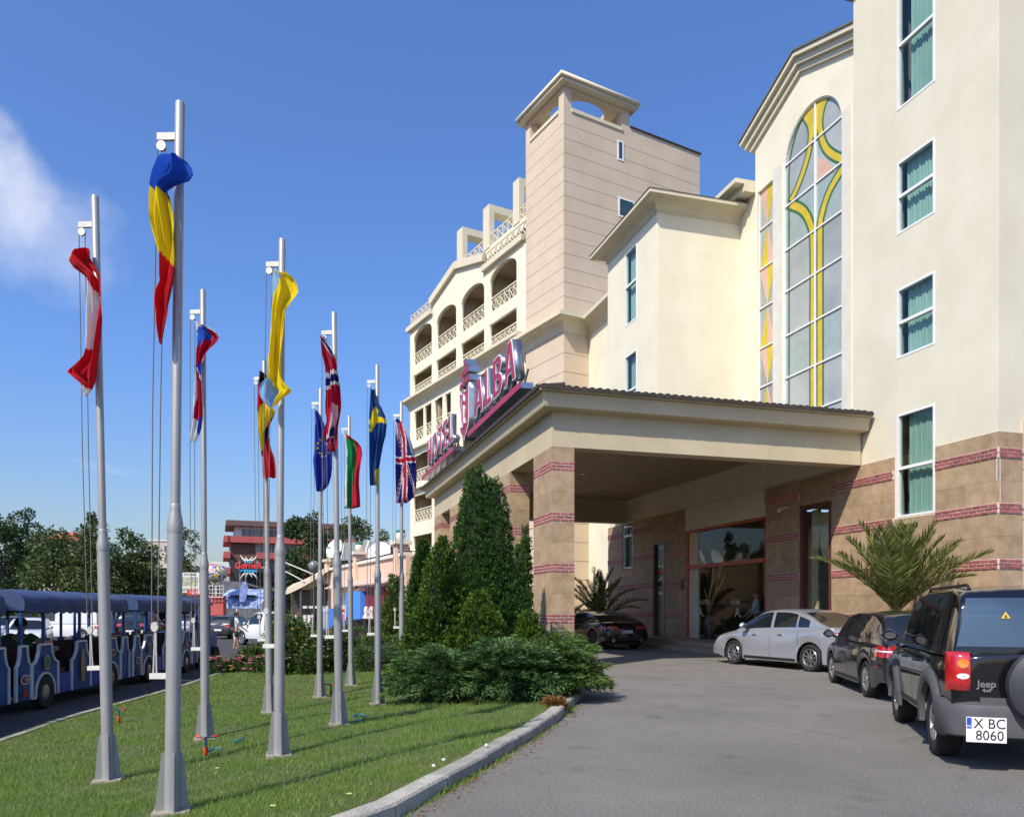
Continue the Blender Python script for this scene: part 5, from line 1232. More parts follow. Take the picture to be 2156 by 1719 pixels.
for sg in (1, -1):
    m = MB(); m.lathe([(.055, -.02), (.055, -.10), (.045, -.10), (.045, -.03)], 14, (-2.42, .55*sg, .36), 'x'); m.build('exhaust_pipe', M_MIRROR, sport, smooth=40)
# ================================================================== FLAGPOLES AND FLAGS
M_POLE = mat('grey_pole_paint', (.345, .34, .33), .45, metal=.25, var=.07, vscale=3, bump=.05, bscale=90)
M_BRACKET = mat('bracket_white', (.66, .64, .58), .6, var=.1, vscale=9)
M_ROPE = mat('rope', (.16, .14, .12), .9)
M_ROPEW = mat('white_rope', (.50, .48, .43), .9)
M_PULLEY = mat('pulley_metal', (.55, .55, .53), .35, metal=.8)
poles = [  # base px, top px, joint v, words
    ((228,1640), (200,412), 1150, 'flagpole carrying the red and white flag, leftmost of the group'),
    ((362,1706), (379,215), 1108, 'tallest looking flagpole, nearest of all, with the blue yellow and red flag'),
    ((432,1552), (427,610), 1190, 'flagpole behind the nearest one, with the white blue and red flag'),
    ((587,1588), (594,503), 1160, 'flagpole with the light blue and yellow flag, standing on a worn base'),
    ((568,1498), (556,760), 1205, 'flagpole half hidden behind the pole of the yellow flag'),
    ((673,1466), (675,817), 1220, 'flagpole with the blue flag of gold stars'),
    ((714,1523), (703,657), 1185, 'flagpole with the red flag crossed in blue and white'),
    ((739,1441), (735,875), 1220, 'flagpole with the white green and red flag'),
    ((796,1481), (794,768), 1210, 'flagpole with the blue flag crossed in yellow'),
    ((846,1437), (845,845), 1215, 'rightmost flagpole, beside the conifers, with the crossed red white and navy flag')]
PB = []
for i, (b, t, jv, words) in enumerate(poles):
    base = lawn_hit(*b); d = base.dot(FW); top = at_depth(t[0], t[1], d); ax = top - base; H = ax.length; jz = at_depth((b[0]+t[0])/2, jv, d).z - base.z
    root = thing('flagpole', words, 'flagpole', base, 0, 'flagpoles on the lawn'); PB.append((base, d, top))
    tilt = Vector((0,0,1)).rotation_difference(ax.normalized()); root.rotation_mode = 'QUATERNION'; root.rotation_quaternion = tilt
    m = MB(); m.lathe([(.053, .01), (.053, jz-.05)], 20); m.build('lower_tube', M_POLE, root, smooth=40)
    m = MB(); m.lathe([(.053, jz-.049), (.056, jz-.03), (.056, jz+.0), (.054, jz+.03), (.040, jz+.10), (.037, jz+.13), (.037, jz+.16), (.034, jz+.165)], 20); m.build('collar', M_POLE, root, smooth=40)
    m = MB(); m.lathe([(.034, jz+.16), (.034, H-.01), (.028, H)], 16); m.build('upper_tube', M_POLE, root, smooth=40)
    m = MB(); m.box(-.125, -.125, -.03, .125, .125, .012); m.build('base_plate', mat('rusty_plate', (.30, .25, .20), .8, c2=(.42, .38, .33), vscale=9), root)
    for k in range(4):
        a = R(90*k + 28) - YAW; c, s_ = math.cos(a), math.sin(a); o = Vector((c, s_, 0)); n = Vector((-s_, c, 0))*.006
        pr = [(.04, .012), (.115, .012), (.075, .40), (.068, .425), (.055, .43), (.04, .425)]
        m = MB(); m.hull([o*r - n + Vector((0,0,z)) for r, z in pr], [o*r + n + Vector((0,0,z)) for r, z in pr]); m.build('fin', M_POLE, root)
    # head bracket and pulley, lower bracket with rope tensioner; all on the left of the pole
    L_ = -RT; zb_ = H - .28*(H/5.6)
    m = MB(); m.hull([L_*x + FW*y + Vector((0,0,zb_+z)) for x, y, z in ((.03,-.015,-.022),(.16,-.015,-.026),(.16,-.015,.026),(.03,-.015,.030))], [L_*x + FW*y + Vector((0,0,zb_+z)) for x, y, z in ((.03,.015,-.022),(.16,.015,-.026),(.16,.015,.026),(.03,.015,.030))]); br = m.build('head_bracket', M_BRACKET, root)
    m = MB(); n = 14; c0 = L_*.13 + Vector((0,0,zb_-.065)); m.hull([c0 - FW*.012 + L_*.032*math.cos(2*math.pi*j/n) + Vector((0,0,.036*math.sin(2*math.pi*j/n))) for j in range(n)], [c0 + FW*.012 + L_*.032*math.cos(2*math.pi*j/n) + Vector((0,0,.036*math.sin(2*math.pi*j/n))) for j in range(n)]); m.build('pulley', M_PULLEY, br)
    zl = at_depth(b[0], 1425, d).z - base.z if i < 4 else 1.15
    zl = {0: 1.06, 1: .98}.get(i, 1.12)
    m = MB(); m.hull([L_*x + FW*y + Vector((0,0,zl+z)) for x, y, z in ((.04,-.014,-.018),(.17,-.014,-.02),(.17,-.014,.022),(.04,-.014,.024))], [L_*x + FW*y + Vector((0,0,zl+z)) for x, y, z in ((.04,.014,-.018),(.17,.014,-.02),(.17,.014,.022),(.04,.014,.024))]); lb = m.build('lower_bracket', M_BRACKET, root)
    c0 = L_*.14 + Vector((0,0,zl+.36)); m = MB(); m.hull([c0 - FW*.011 + L_*.027*math.cos(2*math.pi*j/n) + Vector((0,0,.036*math.sin(2*math.pi*j/n))) for j in range(n)], [c0 + FW*.011 + L_*.027*math.cos(2*math.pi*j/n) + Vector((0,0,.036*math.sin(2*math.pi*j/n))) for j in range(n)]); m.build('tension_wheel', M_ROPEW, lb, smooth=40)
    m = MB()
    for e in (-.012, .012): m.tube([L_*(.135+e) + Vector((0,0,zl+.02)), L_*(.135+e*.6) + Vector((0,0,zl+.18)), L_*(.135+e*.3) + Vector((0,0,zl+.33))], .006, 5)
    m.build('tensioner', M_ROPEW, lb)
    for e in (-.03, .028):
        m = MB(); m.tube([L_*(.14-e*.8) + Vector((0,0,zl+.37)), L_*(.145-e) + Vector((0,0,(zl+zb_)/2)), L_*(.13-e) + Vector((0,0,zb_-.06))], .0045, 5); m.build('rope', M_ROPE, root)
def cloth(name, c):
    if name in MATS: return MATS[name]
    m = bpy.data.materials.new(name); m.use_nodes = True; N = m.node_tree.nodes; L = m.node_tree.links; b = N['Principled BSDF']
    b.inputs['Base Color'].default_value = (*c, 1); b.inputs['Roughness'].default_value = .9; b.inputs['Specular IOR Level'].default_value = .05
    b.inputs['Sheen Weight'].default_value = .05
    tcn = N.new('ShaderNodeTexCoord'); nz = N.new('ShaderNodeTexNoise'); nz.inputs['Scale'].default_value = 5; nz.inputs['Detail'].default_value = 3; bp = N.new('ShaderNodeBump'); bp.inputs['Strength'].default_value = .12; bp.inputs['Distance'].default_value = .05
    L.new(tcn.outputs['Object'], nz.inputs['Vector']); L.new(nz.outputs['Fac'], bp.inputs['Height']); L.new(bp.outputs[0], b.inputs['Normal'])
    t = N.new('ShaderNodeBsdfTranslucent'); t.inputs['Color'].default_value = (*c, 1); ms = N.new('ShaderNodeMixShader'); ms.inputs[0].default_value = .42
    L.new(b.outputs[0], ms.inputs[1]); L.new(t.outputs[0], ms.inputs[2]); L.new(ms.outputs[0], N['Material Output'].inputs['Surface']); MATS[name] = m; return m
CL = {'red': cloth('flag_red', (.62, .02, .03)), 'white': cloth('flag_white', (.78, .78, .78)), 'blue': cloth('flag_blue', (.025, .10, .52)), 'yellow': cloth('flag_yellow', (.86, .66, .02)), 'sky': cloth('flag_light_blue', (.28, .47, .74)),
      'black': cloth('flag_black', (.015, .02, .018)), 'navy': cloth('flag_navy', (.02, .025, .17)), 'eu': cloth('flag_deep_blue', (.03, .05, .33)), 'green': cloth('flag_green', (.01, .26, .07)), 'sweblue': cloth('flag_steel_blue', (.02, .07, .24)), 'crimson': cloth('flag_crimson', (.50, .02, .05))}
A_ = lambda x, y: (x/2.456, 200 + y/2.456)
B_ = lambda x, y: (500 + x/2.865, 480 + y/2.865)
def inside(p, poly):
    x, y = p; c = False; n = len(poly)
    for i in range(n):
        x1, y1 = poly[i]; x2, y2 = poly[i-1]
        if (y1 > y) != (y2 > y) and x < (x2-x1)*(y-y1)/(y2-y1)+x1: c = not c
    return c
def stroke(pts, w):
    """a line of width w as a polygon"""
    L_, R_ = [], []
    for i, p in enumerate(pts):
        a = Vector(pts[max(i-1, 0)]); b = Vector(pts[min(i+1, len(pts)-1)]); t = (b-a).normalized(); n = Vector((-t.y, t.x))*w/2; L_.append((p[0]+n.x, p[1]+n.y)); R_.append((p[0]-n.x, p[1]-n.y))
    return L_ + R_[::-1]
def make_flag(idx, conv, rows, base, polys, label, folds=1.5, amp=.042, seed=0, front=.13):
    """cloth hung from the halyard: outline rows (y, left, right) read in crop pixels, real distance from its pole, folds in depth"""
    d = PB[idx][1] - front; names = [base] + [c for c, _ in polys if c != base]; names = list(dict.fromkeys(names)); NS, NV = 26, 90
    ys = [r[0] for r in rows]; m = MB(); rnd = random.Random(seed); ph = rnd.uniform(0, 6); grid = []; cells = []
    for j in range(NV+1):
        y = ys[0] + (ys[-1]-ys[0])*j/NV; xl = np.interp(y, ys, [r[1] for r in rows]); xr = np.interp(y, ys, [r[2] for r in rows]); row = []; cr_ = []
        for i in range(NS+1):
            s_ = i/NS; u, v = conv(xl + (xr-xl)*s_, y); wv = (xr-xl)/90
            t = j/NV
            dd = amp*(.3+min(1.0, wv))*(math.sin(2*math.pi*(folds*s_ + .45*t) + ph) + .45*math.sin(2*math.pi*(folds*2.3*s_ - .6*t) + 2*ph) + .22*math.sin(2*math.pi*(4.1*s_ + 1.6*t)+3*ph)) + .05*math.sin(3.2*t+ph)
            row.append(at_depth(u, v, d) + FW*dd - at_depth(u, v, d)*0 ); cr_.append((xl + (xr-xl)*s_, y))
        grid.append(row); cells.append(cr_)
    vs = [p for r in grid for p in r]; w = NS+1; m.v = [tuple(p) for p in vs]
    for j in range(NV):
        for i in range(NS):
            c = ((cells[j][i][0]+cells[j+1][i+1][0])/2, (cells[j][i][1]+cells[j+1][i+1][1])/2); k = base
            for cn, poly in polys:
                if inside(c, poly): k = cn
            m.f.append((j*w+i, j*w+i+1, (j+1)*w+i+1, (j+1)*w+i)); m.m.append(names.index(k))
    o = m.build('flag', [CL[n] for n in names], smooth=180); tag(o, label, 'flag', 'flags on the lawn flagpoles'); return o
make_flag(0, A_, [(785,430,450),(805,340,455),(825,318,460),(865,345,480),(900,395,500),(930,428,508),(1000,432,517),(1080,433,522),(1150,434,525),(1250,436,520),(1330,438,513),(1360,430,510),(1400,398,507),(1437,362,502),(1470,400,497),(1500,437,490),(1525,440,480),(1560,440,455)], 'red',
  [('white', [(425,925),(450,955),(502,1040),(492,1150),(482,1250),(470,1305),(440,1350),(425,1300)]), ('white', [(434,1503),(480,1528),(455,1570),(430,1570)])], 'limp red and white striped flag, leftmost of all the flags', seed=1)
make_flag(1, A_, [(330,905,945),(345,845,968),(370,832,985),(405,810,993),(435,797,970),(450,790,920),(470,785,870),(490,780,855),(520,773,868),(600,760,885),(660,765,892),(750,785,892),(810,800,890),(870,797,887),(930,795,880),(960,800,875),(1000,780,868),(1045,770,862),(1075,775,858),(1120,790,858),(1160,795,848),(1210,803,838),(1280,820,826)], 'red',
  [('blue', [(700,300),(1010,300),(1010,530),(700,480)]), ('yellow', [(700,478),(845,485),(862,525),(900,560),(905,895),(825,808),(808,830),(806,942),(785,942),(700,620)])], 'limp flag of blue, yellow and red on the nearest pole', seed=2, front=.14)
make_flag(2, A_, [(1160,998,1012),(1180,1000,1035),(1200,1000,1080),(1230,1003,1120),(1255,1003,1135),(1280,1003,1120),(1310,1003,1085),(1340,1005,1060),(1380,1008,1045),(1440,1005,1040),(1520,1005,1045),(1600,1005,1052),(1660,1005,1052),(1719,998,1045),(1760,993,1032),(1798,998,1015)], 'white',
  [('blue', [(1005,1205),(1048,1175),(1090,1240),(1005,1315)]), ('crimson', [(1052,1190),(1150,1250),(1060,1350),(1012,1410),(1000,1330),(1005,1310),(1085,1240)]), ('blue', [(1015,1395),(1045,1365),(1050,1470),(1025,1430)]), ('crimson', [(1012,1410),(1028,1450),(1060,1520),(1060,1640),(1045,1700),(1010,1675),(1020,1570),(1018,1480)]), ('blue', [(1030,1700),(1055,1650),(1050,1740),(1030,1770)])], 'narrow limp flag of white, blue and red behind the nearest pole', seed=3, amp=.035)
make_flag(3, B_, [(245,198,260),(265,192,300),(290,188,330),(330,187,352),(370,187,362),(400,190,345),(440,193,315),(490,197,285),(560,197,280),(650,192,278),(700,190,276),(800,188,275),(880,195,273),(915,190,280),(950,155,300),(990,145,340),(1010,148,325),(1040,160,280),(1075,190,245),(1088,200,225)], 'yellow',
  [('sky', [(180,240),(240,262),(264,290),(235,340),(207,420),(195,485),(170,485)]), ('sky', [(205,903),(216,950),(250,985),(240,1050),(210,1100),(130,1010),(165,930)])], 'long twisted flag of light blue and yellow', seed=4, folds=1.3)
make_flag(4, B_, [(865,135,150),(880,138,170),(905,137,192),(930,135,200),(970,132,195),(1040,130,180),(1100,132,228),(1140,135,215),(1200,135,190),(1260,140,188),(1330,145,200),(1380,148,218),(1450,148,228),(1503,142,230)], 'red',
  [('black', [(130,860),(200,900),(140,950),(125,950)]), ('yellow', [(152,1055),(235,1085),(202,1150),(168,1230),(148,1345),(125,1345),(125,1145)]), ('black', [(158,1260),(178,1205),(192,1195),(175,1290),(162,1370)]), ('white', [(130,1378),(156,1372),(156,1510),(130,1510)])], 'limp flag of black, red and gold behind the yellow flag', seed=5, front=.12)
make_flag(6, B_, [(660,505,530),(690,508,545),(720,512,565),(760,515,580),(800,525,598),(850,535,604),(900,535,612),(950,532,620),(1000,530,623),(1060,522,626),(1100,522,622),(1150,530,612),(1200,515,604),(1240,510,602),(1290,520,606),(1320,540,600),(1345,560,566)], 'crimson',
  [('white', stroke([(515,672),(545,715),(585,775)], 26)), ('navy', stroke([(515,672),(545,715),(585,775)], 14)), ('white', [(525,882),(620,846),(622,932),(525,978)]), ('navy', [(525,914),(622,868),(622,912),(525,956)]), ('white', stroke([(588,1060),(584,1130),(560,1230),(530,1300)], 30)), ('navy', stroke([(576,1190),(558,1250),(535,1305)], 15))], 'limp red flag with a blue and white cross, second of the tall front flags', seed=6)
make_flag(5, B_, [(1095,460,476),(1120,463,495),(1160,465,515),(1200,463,530),(1260,465,545),(1330,467,578),(1400,460,573),(1450,465,572),(1500,472,565),(1550,478,550),(1590,482,515)], 'eu',
  [('yellow', [(x+r*math.cos(a)*1.0, y+r*math.sin(a)) for a, r in [(2*math.pi*k/10 - math.pi/2, 9 if k % 2 == 0 else 5) for k in range(10)]]) for x, y in ((489,1300),(502,1275),(490,1331),(498,1358),(512,1376),(540,1378),(553,1360))], 'limp deep blue flag with gold stars', seed=7)
make_flag(7, B_, [(1235,635,650),(1265,640,690),(1290,640,725),(1320,645,748),(1360,648,755),(1420,650,745),(1480,650,738),(1550,650,735),(1620,650,738),(1680,648,740),(1692,648,690)], 'crimson',
  [('white', [(620,1220),(652,1240),(664,1300),(662,1400),(665,1500),(665,1700),(620,1700)]), ('green', [(650,1262),(700,1275),(708,1330),(702,1450),(692,1560),(690,1695),(666,1695),(664,1500),(663,1350)])], 'limp flag of white, green and red hanging lowest', seed=8)
make_flag(8, B_, [(970,800,830),(1000,800,834),(1040,800,842),(1080,800,868),(1130,800,890),(1180,800,900),(1250,800,893),(1300,800,880),(1400,800,864),(1450,800,857),(1500,800,852),(1552,800,846)], 'sweblue',
  [('yellow', [(828,1068),(850,1100),(842,1160),(816,1235),(804,1235),(810,1150)]), ('yellow', [(795,1165),(850,1138),(905,1158),(905,1186),(850,1172),(795,1194)]), ('yellow', [(834,1470),(860,1430),(860,1560),(834,1560)])], 'limp blue flag with a yellow cross', seed=9)
uk = [('white', stroke([(950,1170),(975,1260),(1004,1385)], 15)), ('crimson', stroke([(950,1172),(973,1260),(1000,1385)], 6)), ('white', stroke([(955,1670),(980,1540),(1006,1410)], 15)), ('crimson', stroke([(955,1670),(978,1540),(1002,1410)], 6)), ('white', stroke([(1080,1640),(1050,1520),(1020,1410)], 15)), ('crimson', stroke([(1080,1645),(1050,1525),(1022,1415)], 6)), ('white', stroke([(1000,1170),(1030,1260),(1062,1375)], 11)),
      ('white', stroke([(980,1170),(1005,1270),(1011,1400),(1012,1520),(1008,1670)], 34)), ('white', stroke([(945,1406),(1085,1392)], 44)), ('crimson', stroke([(980,1170),(1005,1270),(1011,1400),(1012,1520),(1008,1670)], 20)), ('crimson', stroke([(945,1406),(1085,1392)], 24))]
make_flag(9, B_, [(1150,955,970),(1180,955,1000),(1220,957,1020),(1280,957,1045),(1330,957,1060),(1400,957,1075),(1470,957,1081),(1550,957,1078),(1620,957,1066),(1656,957,1022)], 'navy', uk, 'navy flag with crossed red and white stripes, rightmost of the flags', seed=10, amp=.035)
# ================================================================== PLANTS
F_LAWN = foliage_mat('grass_blades', (.085, .175, .022), (.28, .39, .075), .34)
F_THUJA = foliage_mat('thuja_green', (.020, .062, .010), (.085, .175, .026), .22)
F_THUJAY = foliage_mat('thuja_yellow', (.028, .072, .008), (.125, .20, .02), .22)
F_JUN = foliage_mat('juniper_blue', (.034, .088, .028), (.14, .24, .07), .22)
F_JUNL = foliage_mat('juniper_light', (.045, .105, .022), (.17, .25, .06), .22)
F_BROWN = foliage_mat('dead_needles', (.16, .075, .02), (.30, .17, .055), .15)
F_PALM = foliage_mat('palm_leaf', (.085, .112, .022), (.27, .285, .08), .25, .4)
F_LEAF = foliage_mat('tree_leaf', (.04, .075, .020), (.13, .175, .05), .28)
F_LEAFD = foliage_mat('tree_leaf_dark', (.022, .048, .018), (.075, .12, .04), .25)
F_LEAFL = foliage_mat('tree_leaf_light', (.065, .10, .025), (.18, .22, .07), .3)
F_HEDGE = foliage_mat('hedge_leaf', (.035, .08, .016), (.125, .19, .045), .26)
M_BARK = mat('bark', (.075, .055, .04), .95, c2=(.14, .105, .075), vscale=6, bump=.6, bscale=18)
def rotmats(n, rng): 
    q = rng.normal(size=(n, 4)); q /= np.linalg.norm(q, axis=1)[:, None]; w, x, y, z = q.T
    return np.stack([np.stack([1-2*(y*y+z*z), 2*(x*y-z*w), 2*(x*z+y*w)], -1), np.stack([2*(x*y+z*w), 1-2*(x*x+z*z), 2*(y*z-x*w)], -1), np.stack([2*(x*z-y*w), 2*(y*z+x*w), 1-2*(x*x+y*y)], -1)], 1)
def frames(D, up, rng):
    """orthonormal frames with first axis along D, second sideways with a random roll"""
    D = D/np.linalg.norm(D, axis=1)[:, None]; r = rng.normal(size=D.shape)*.6 + up; S = np.cross(D, r); S /= np.linalg.norm(S, axis=1)[:, None]+1e-9; return D, S, np.cross(S, D)
def blades(P, D, L, Wd, rng, up=np.array([0, 0, 1.0]), bend=.15):
    """pointed leaf per point: a kite of 4 verts"""
    D, S, N = frames(D, up, rng); n = len(P); L = L[:, None]; Wd = Wd[:, None]
    V = np.empty((n, 4, 3)); V[:, 0] = P; V[:, 1] = P + D*L*.45 + S*Wd*.5 + N*L*bend*.4; V[:, 2] = P + D*L; V[:, 3] = P + D*L*.45 - S*Wd*.5 + N*L*bend*.4
    F = np.arange(n*4).reshape(n, 4); return V.reshape(-1, 3), F
def tri_blades(P, D, L, Wd, rng):
    n = len(P); D = D/np.linalg.norm(D, axis=1)[:, None]; a = rng.uniform(0, 6.283, n); S = np.stack([np.cos(a), np.sin(a), np.zeros(n)], -1)
    V = np.empty((n, 3, 3)); V[:, 0] = P - S*Wd[:, None]/2; V[:, 1] = P + S*Wd[:, None]/2; V[:, 2] = P + D*L[:, None]; return V.reshape(-1, 3), np.arange(n*3).reshape(n, 3)
def tint_of(n, k, rng, lo=0, hi=1):
    t = rng.uniform(lo, hi, n); t = np.repeat(t, k); return np.stack([t, t, t, np.ones_like(t)], -1)
# ---- lawn grass, denser near the camera
def grow_grass():
    rng = np.random.default_rng(11); Ps = []
    bands_ = [(4.2, 7, 9500), (7, 10, 5200), (10, 14, 2600), (14, 20, 1300), (20, 27, 700)]
    for y0, y1, dens in bands_:
        xa = min(xs_(y0), xs_(y1)); xb = max(xd_(y0), xd_(y1)); n = int((xb-xa)*(y1-y0)*dens); x = rng.uniform(xa, xb, n); y = rng.uniform(y0, y1, n)
        Ysp = np.array([p[1] for p in SP]); Xsp = np.array([p[0] for p in SP]); Ykp = np.array([p[1] for p in KP]); Xkp = np.array([p[0] for p in KP])
        a = np.interp(y, Ysp, Xsp); b = np.interp(y, Ykp, Xkp); k = (x > a+.02) & (x < b-.17)
        # keep only what the picture can show
        dep = x*FW.x + y*FW.y; lat = x*RT.x + y*RT.y; k &= (np.abs(lat/np.maximum(dep, .1)) < .72) & (dep > 4.4); x, y, a, b = x[k], y[k], a[k], b[k]
        t = np.clip((x-a)/np.maximum(.1, b-a), 0, 1); z = (STZ+.13) + (KZ-.01-STZ-.13)*(t*t*(3-2*t))**.9 + .02*np.sin(x*1.3+y*.7)*np.minimum(1, 4*t*(1-t)) - .015
        Ps.append(np.stack([x, y, z, np.full_like(x, math.sqrt(2600/dens))], -1))
    P = np.concatenate(Ps); n = len(P); pat = .5+.5*np.sin(P[:, 0]*2.1+1.3*np.sin(P[:, 1]*1.7))*np.sin(P[:, 1]*1.9+P[:, 0]*.8); nz = rng.uniform(0, 1, n)
    lump = np.sin(P[:, 0]*5.3+2*np.sin(P[:, 1]*3.1))*np.sin(P[:, 1]*6.1+1.7*np.sin(P[:, 0]*2.3)); keep = rng.uniform(0, 1, n) < np.clip(.92+.35*lump, .35, 1)
    for (b_, _, _) in PB: keep &= (np.hypot(P[:, 0]-b_.x, P[:, 1]-b_.y) > rng.uniform(.06, .24, n))
    P, pat, nz, lump = P[keep], pat[keep], nz[keep], lump[keep]; n = len(P); tall = (rng.uniform(0, 1, n) < .05)*.9
    D = np.stack([rng.normal(0, .6, n), rng.normal(0, .6, n), np.ones(n)], -1); L = (1+tall+.25*lump)*rng.uniform(.022, .055, n)*(.85+.4*pat)*np.minimum(1.35, .75+.25*P[:, 3]); W_ = rng.uniform(.004, .009, n)*np.clip(P[:, 3], .6, 2.2)
    V, F = tri_blades(P[:, :3], D, L, W_, rng); t = np.repeat(np.clip(.15+.45*nz+.35*pat*nz+.12*rng.normal(size=n), 0, 1), 3)
    np_mesh('grass', V, F, F_LAWN, attr=np.stack([t, t, t, np.ones_like(t)], -1), kind='stuff', label='short green grass covering the lawn', category='grass')
grow_grass()
def dry_grass():
    rng = np.random.default_rng(12); n = 42000; y = 4.2 + 16*rng.uniform(0, 1, n)**1.7; a = np.interp(y, [p[1] for p in SP], [p[0] for p in SP]); b = np.interp(y, [p[1] for p in KP], [p[0] for p in KP]); x = a + (b-.2-a)*rng.uniform(0, 1, n)
    w = .5+.5*np.sin(x*1.9+2*np.sin(y*1.1))*np.sin(y*2.3+x); k = rng.uniform(0, 1, n) < .25+.75*w**2; x, y, a, b = x[k], y[k], a[k], b[k]; n = len(x); t = np.clip((x-a)/np.maximum(.1, b-a), 0, 1); z = (STZ+.13) + (KZ-.01-STZ-.13)*(t*t*(3-2*t))**.9 - .01
    V, F = tri_blades(np.stack([x, y, z], -1), np.stack([rng.normal(0, .9, n), rng.normal(0, .9, n), np.ones(n)], -1), rng.uniform(.02, .06, n), rng.uniform(.004, .008, n), rng)
    np_mesh('dry_grass', V, F, foliage_mat('straw', (.20, .17, .06), (.36, .31, .14), .25), attr=tint_of(n, 3, rng), kind='stuff', label='dry straw coloured blades among the lawn grass', category='grass')
dry_grass()
# ---- clippings, dry leaves and weeds along the kerb
def litter():
    rng = np.random.default_rng(5); n = 420; t = rng.uniform(0, 1, n); ky = np.interp(t, [0, 1], [5.0, 11.5]); kx = np.interp(ky, [p[1] for p in KP], [p[0] for p in KP])
    P = np.stack([kx + np.abs(rng.normal(.05, .10, n)) + .02, ky, np.full(n, .004)], -1); D = np.stack([rng.normal(size=n), rng.normal(size=n), rng.uniform(.02, .25, n)], -1)
    V, F = blades(P, D, rng.uniform(.02, .06, n), rng.uniform(.008, .02, n), rng); np_mesh('leaf_litter', V, F, F_BROWN, attr=tint_of(n, 4, rng), kind='stuff', label='dry leaf litter along the foot of the kerb', category='litter')
    n = 1500; c = rng.uniform(5.0, 11.5, 26); ky = c[rng.integers(0, 26, n)] + rng.normal(0, .14, n); kx = np.interp(ky, [p[1] for p in KP], [p[0] for p in KP]); P = np.stack([kx + np.abs(rng.normal(.02, .035, n))+.005, ky, np.zeros(n)], -1); D = np.stack([rng.normal(.3, .5, n), rng.normal(0, .5, n), np.ones(n)*.9], -1)
    V, F = tri_blades(P, D, rng.uniform(.02, .07, n), rng.uniform(.004, .009, n), rng); np_mesh('kerb_weeds', V, F, F_LAWN, attr=tint_of(n, 3, rng, .2, 1), kind='stuff', label='weeds sprouting where the kerb meets the driveway', category='weeds')
litter()
# ---- upright conifers (flat sprays held upright, in tufts)
def conifer(name, label, base, h, r, fm, n=16000, seed=0, lobes=((0, 0, 1, 1),), spray=.11, taper=.85, yellow=None, group='conifers by the entrance', rag=.10):
    rng = np.random.default_rng(seed); base = Vector(base); root = thing(name, label, 'conifer', base, 0, group); Vs, Fs, Ts = [], [], []; off = 0
    tot = sum(l[2]*l[3] for l in lobes)
    for (lx, ly, hs, rs) in lobes:
        k = int(n*hs*rs/tot); H = h*hs; R0 = r*rs; nt = max(30, k//16)            # tufts on the envelope
        z = 1-rng.uniform(0, 1, nt)**.62; z = np.clip(z, .01, .995); ang = rng.uniform(0, 6.283, nt)
        prof = (1-z)**taper * (1-.25*np.exp(-z*14)); rr = R0*prof*(1+rag*rng.normal(size=nt)) * (1+.10*np.sin(ang*3+z*9+seed)); rr *= rng.uniform(.84, 1.03, nt)
        T = np.stack([lx+rr*np.cos(ang), ly+rr*np.sin(ang), z*H], -1); tt = np.clip(rng.beta(2, 2.4, nt), 0, 1)
        idx = np.repeat(np.arange(nt), 16); m_ = len(idx); out = np.stack([np.cos(ang[idx]), np.sin(ang[idx]), np.zeros(m_)], -1); P = T[idx] + rng.normal(0, spray*.42, (m_, 3)); P[:, 2] = np.clip(P[:, 2], .0, None)
        D = out*rng.uniform(.25, .9, m_)[:, None] + np.array([0, 0, 1.0])*rng.uniform(.5, 1.2, m_)[:, None] + rng.normal(0, .35, (m_, 3))
        V, F = blades(P, D, rng.uniform(.6, 1.25, m_)*spray, rng.uniform(.35, .6, m_)*spray, rng, up=np.array([0, 0, .2]))
        t = np.repeat(np.clip(tt[idx]+rng.normal(0, .14, m_), 0, 1), 4); Vs.append(V); Fs.append(F+off); Ts.append(t); off += len(V)
    V = np.concatenate(Vs); F = np.concatenate(Fs); t = np.concatenate(Ts); np_mesh('crown', V, F, fm, root, attr=np.stack([t, t, t, np.ones_like(t)], -1))
    m = MB(); m.tube([(0, 0, -.05), (0, 0, h*.55), (0, 0, h*.85)], [r*.09+.02, r*.06+.01, .01], 7); m.build('trunk', M_BARK, root, smooth=True)
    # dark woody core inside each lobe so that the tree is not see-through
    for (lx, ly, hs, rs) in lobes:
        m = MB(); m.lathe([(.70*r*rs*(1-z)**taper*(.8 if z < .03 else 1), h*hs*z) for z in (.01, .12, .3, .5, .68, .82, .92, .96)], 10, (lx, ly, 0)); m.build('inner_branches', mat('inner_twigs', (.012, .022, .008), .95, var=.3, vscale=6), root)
    return root
def gpos(u, depth, z=None):
    p = FW*depth + RT*((u-CX)/FPX*depth); return (p.x, p.y, lawn_z(p.x, p.y) if z is None else z)
conifer('thuja_tree', 'tallest dark green conifer with twin tips before the canopy pillars', gpos(1003, 16.2, .1), 4.38, .74, F_THUJA, 120000, 1, lobes=((0, 0, 1, 1), (.36, -.12, .94, .80), (.1, -.2, .62, 1.15)), taper=.48, spray=.052, rag=.05)
conifer('thuja_tree', 'slim dark conifer left of the tallest one, behind the flagpoles', gpos(890, 18.2), 3.15, .62, F_THUJA, 26000, 2, taper=.75, rag=.06, spray=.075)
conifer('thuja_bush', 'yellow green conifer with bright shoot tips in front of the tallest one', gpos(930, 14.2), 2.75, .74, F_THUJAY, 56000, 3, lobes=((0, 0, 1, 1), (.35, -.15, .62, .8), (-.38, -.1, .55, .75), (.1, -.3, .4, .9)), taper=.7, spray=.065, rag=.12)
conifer('thuja_bush', 'round yellow green conifer shaded at the foot of the tallest one', gpos(1010, 13.9, .1), 1.7, .62, F_THUJAY, 26000, 4, taper=.6, rag=.12, spray=.062)
conifer('thuja_tree', 'thin dark conifer close against the second pillar', gpos(1092, 18.6, .1), 2.9, .30, F_THUJA, 9000, 5, taper=.55, spray=.075)
conifer('thuja_tree', 'pencil thin conifer between the two front pillars', gpos(1107, 20.6, .1), 3.7, .20, F_THUJA, 8000, 6, taper=.45, spray=.075)
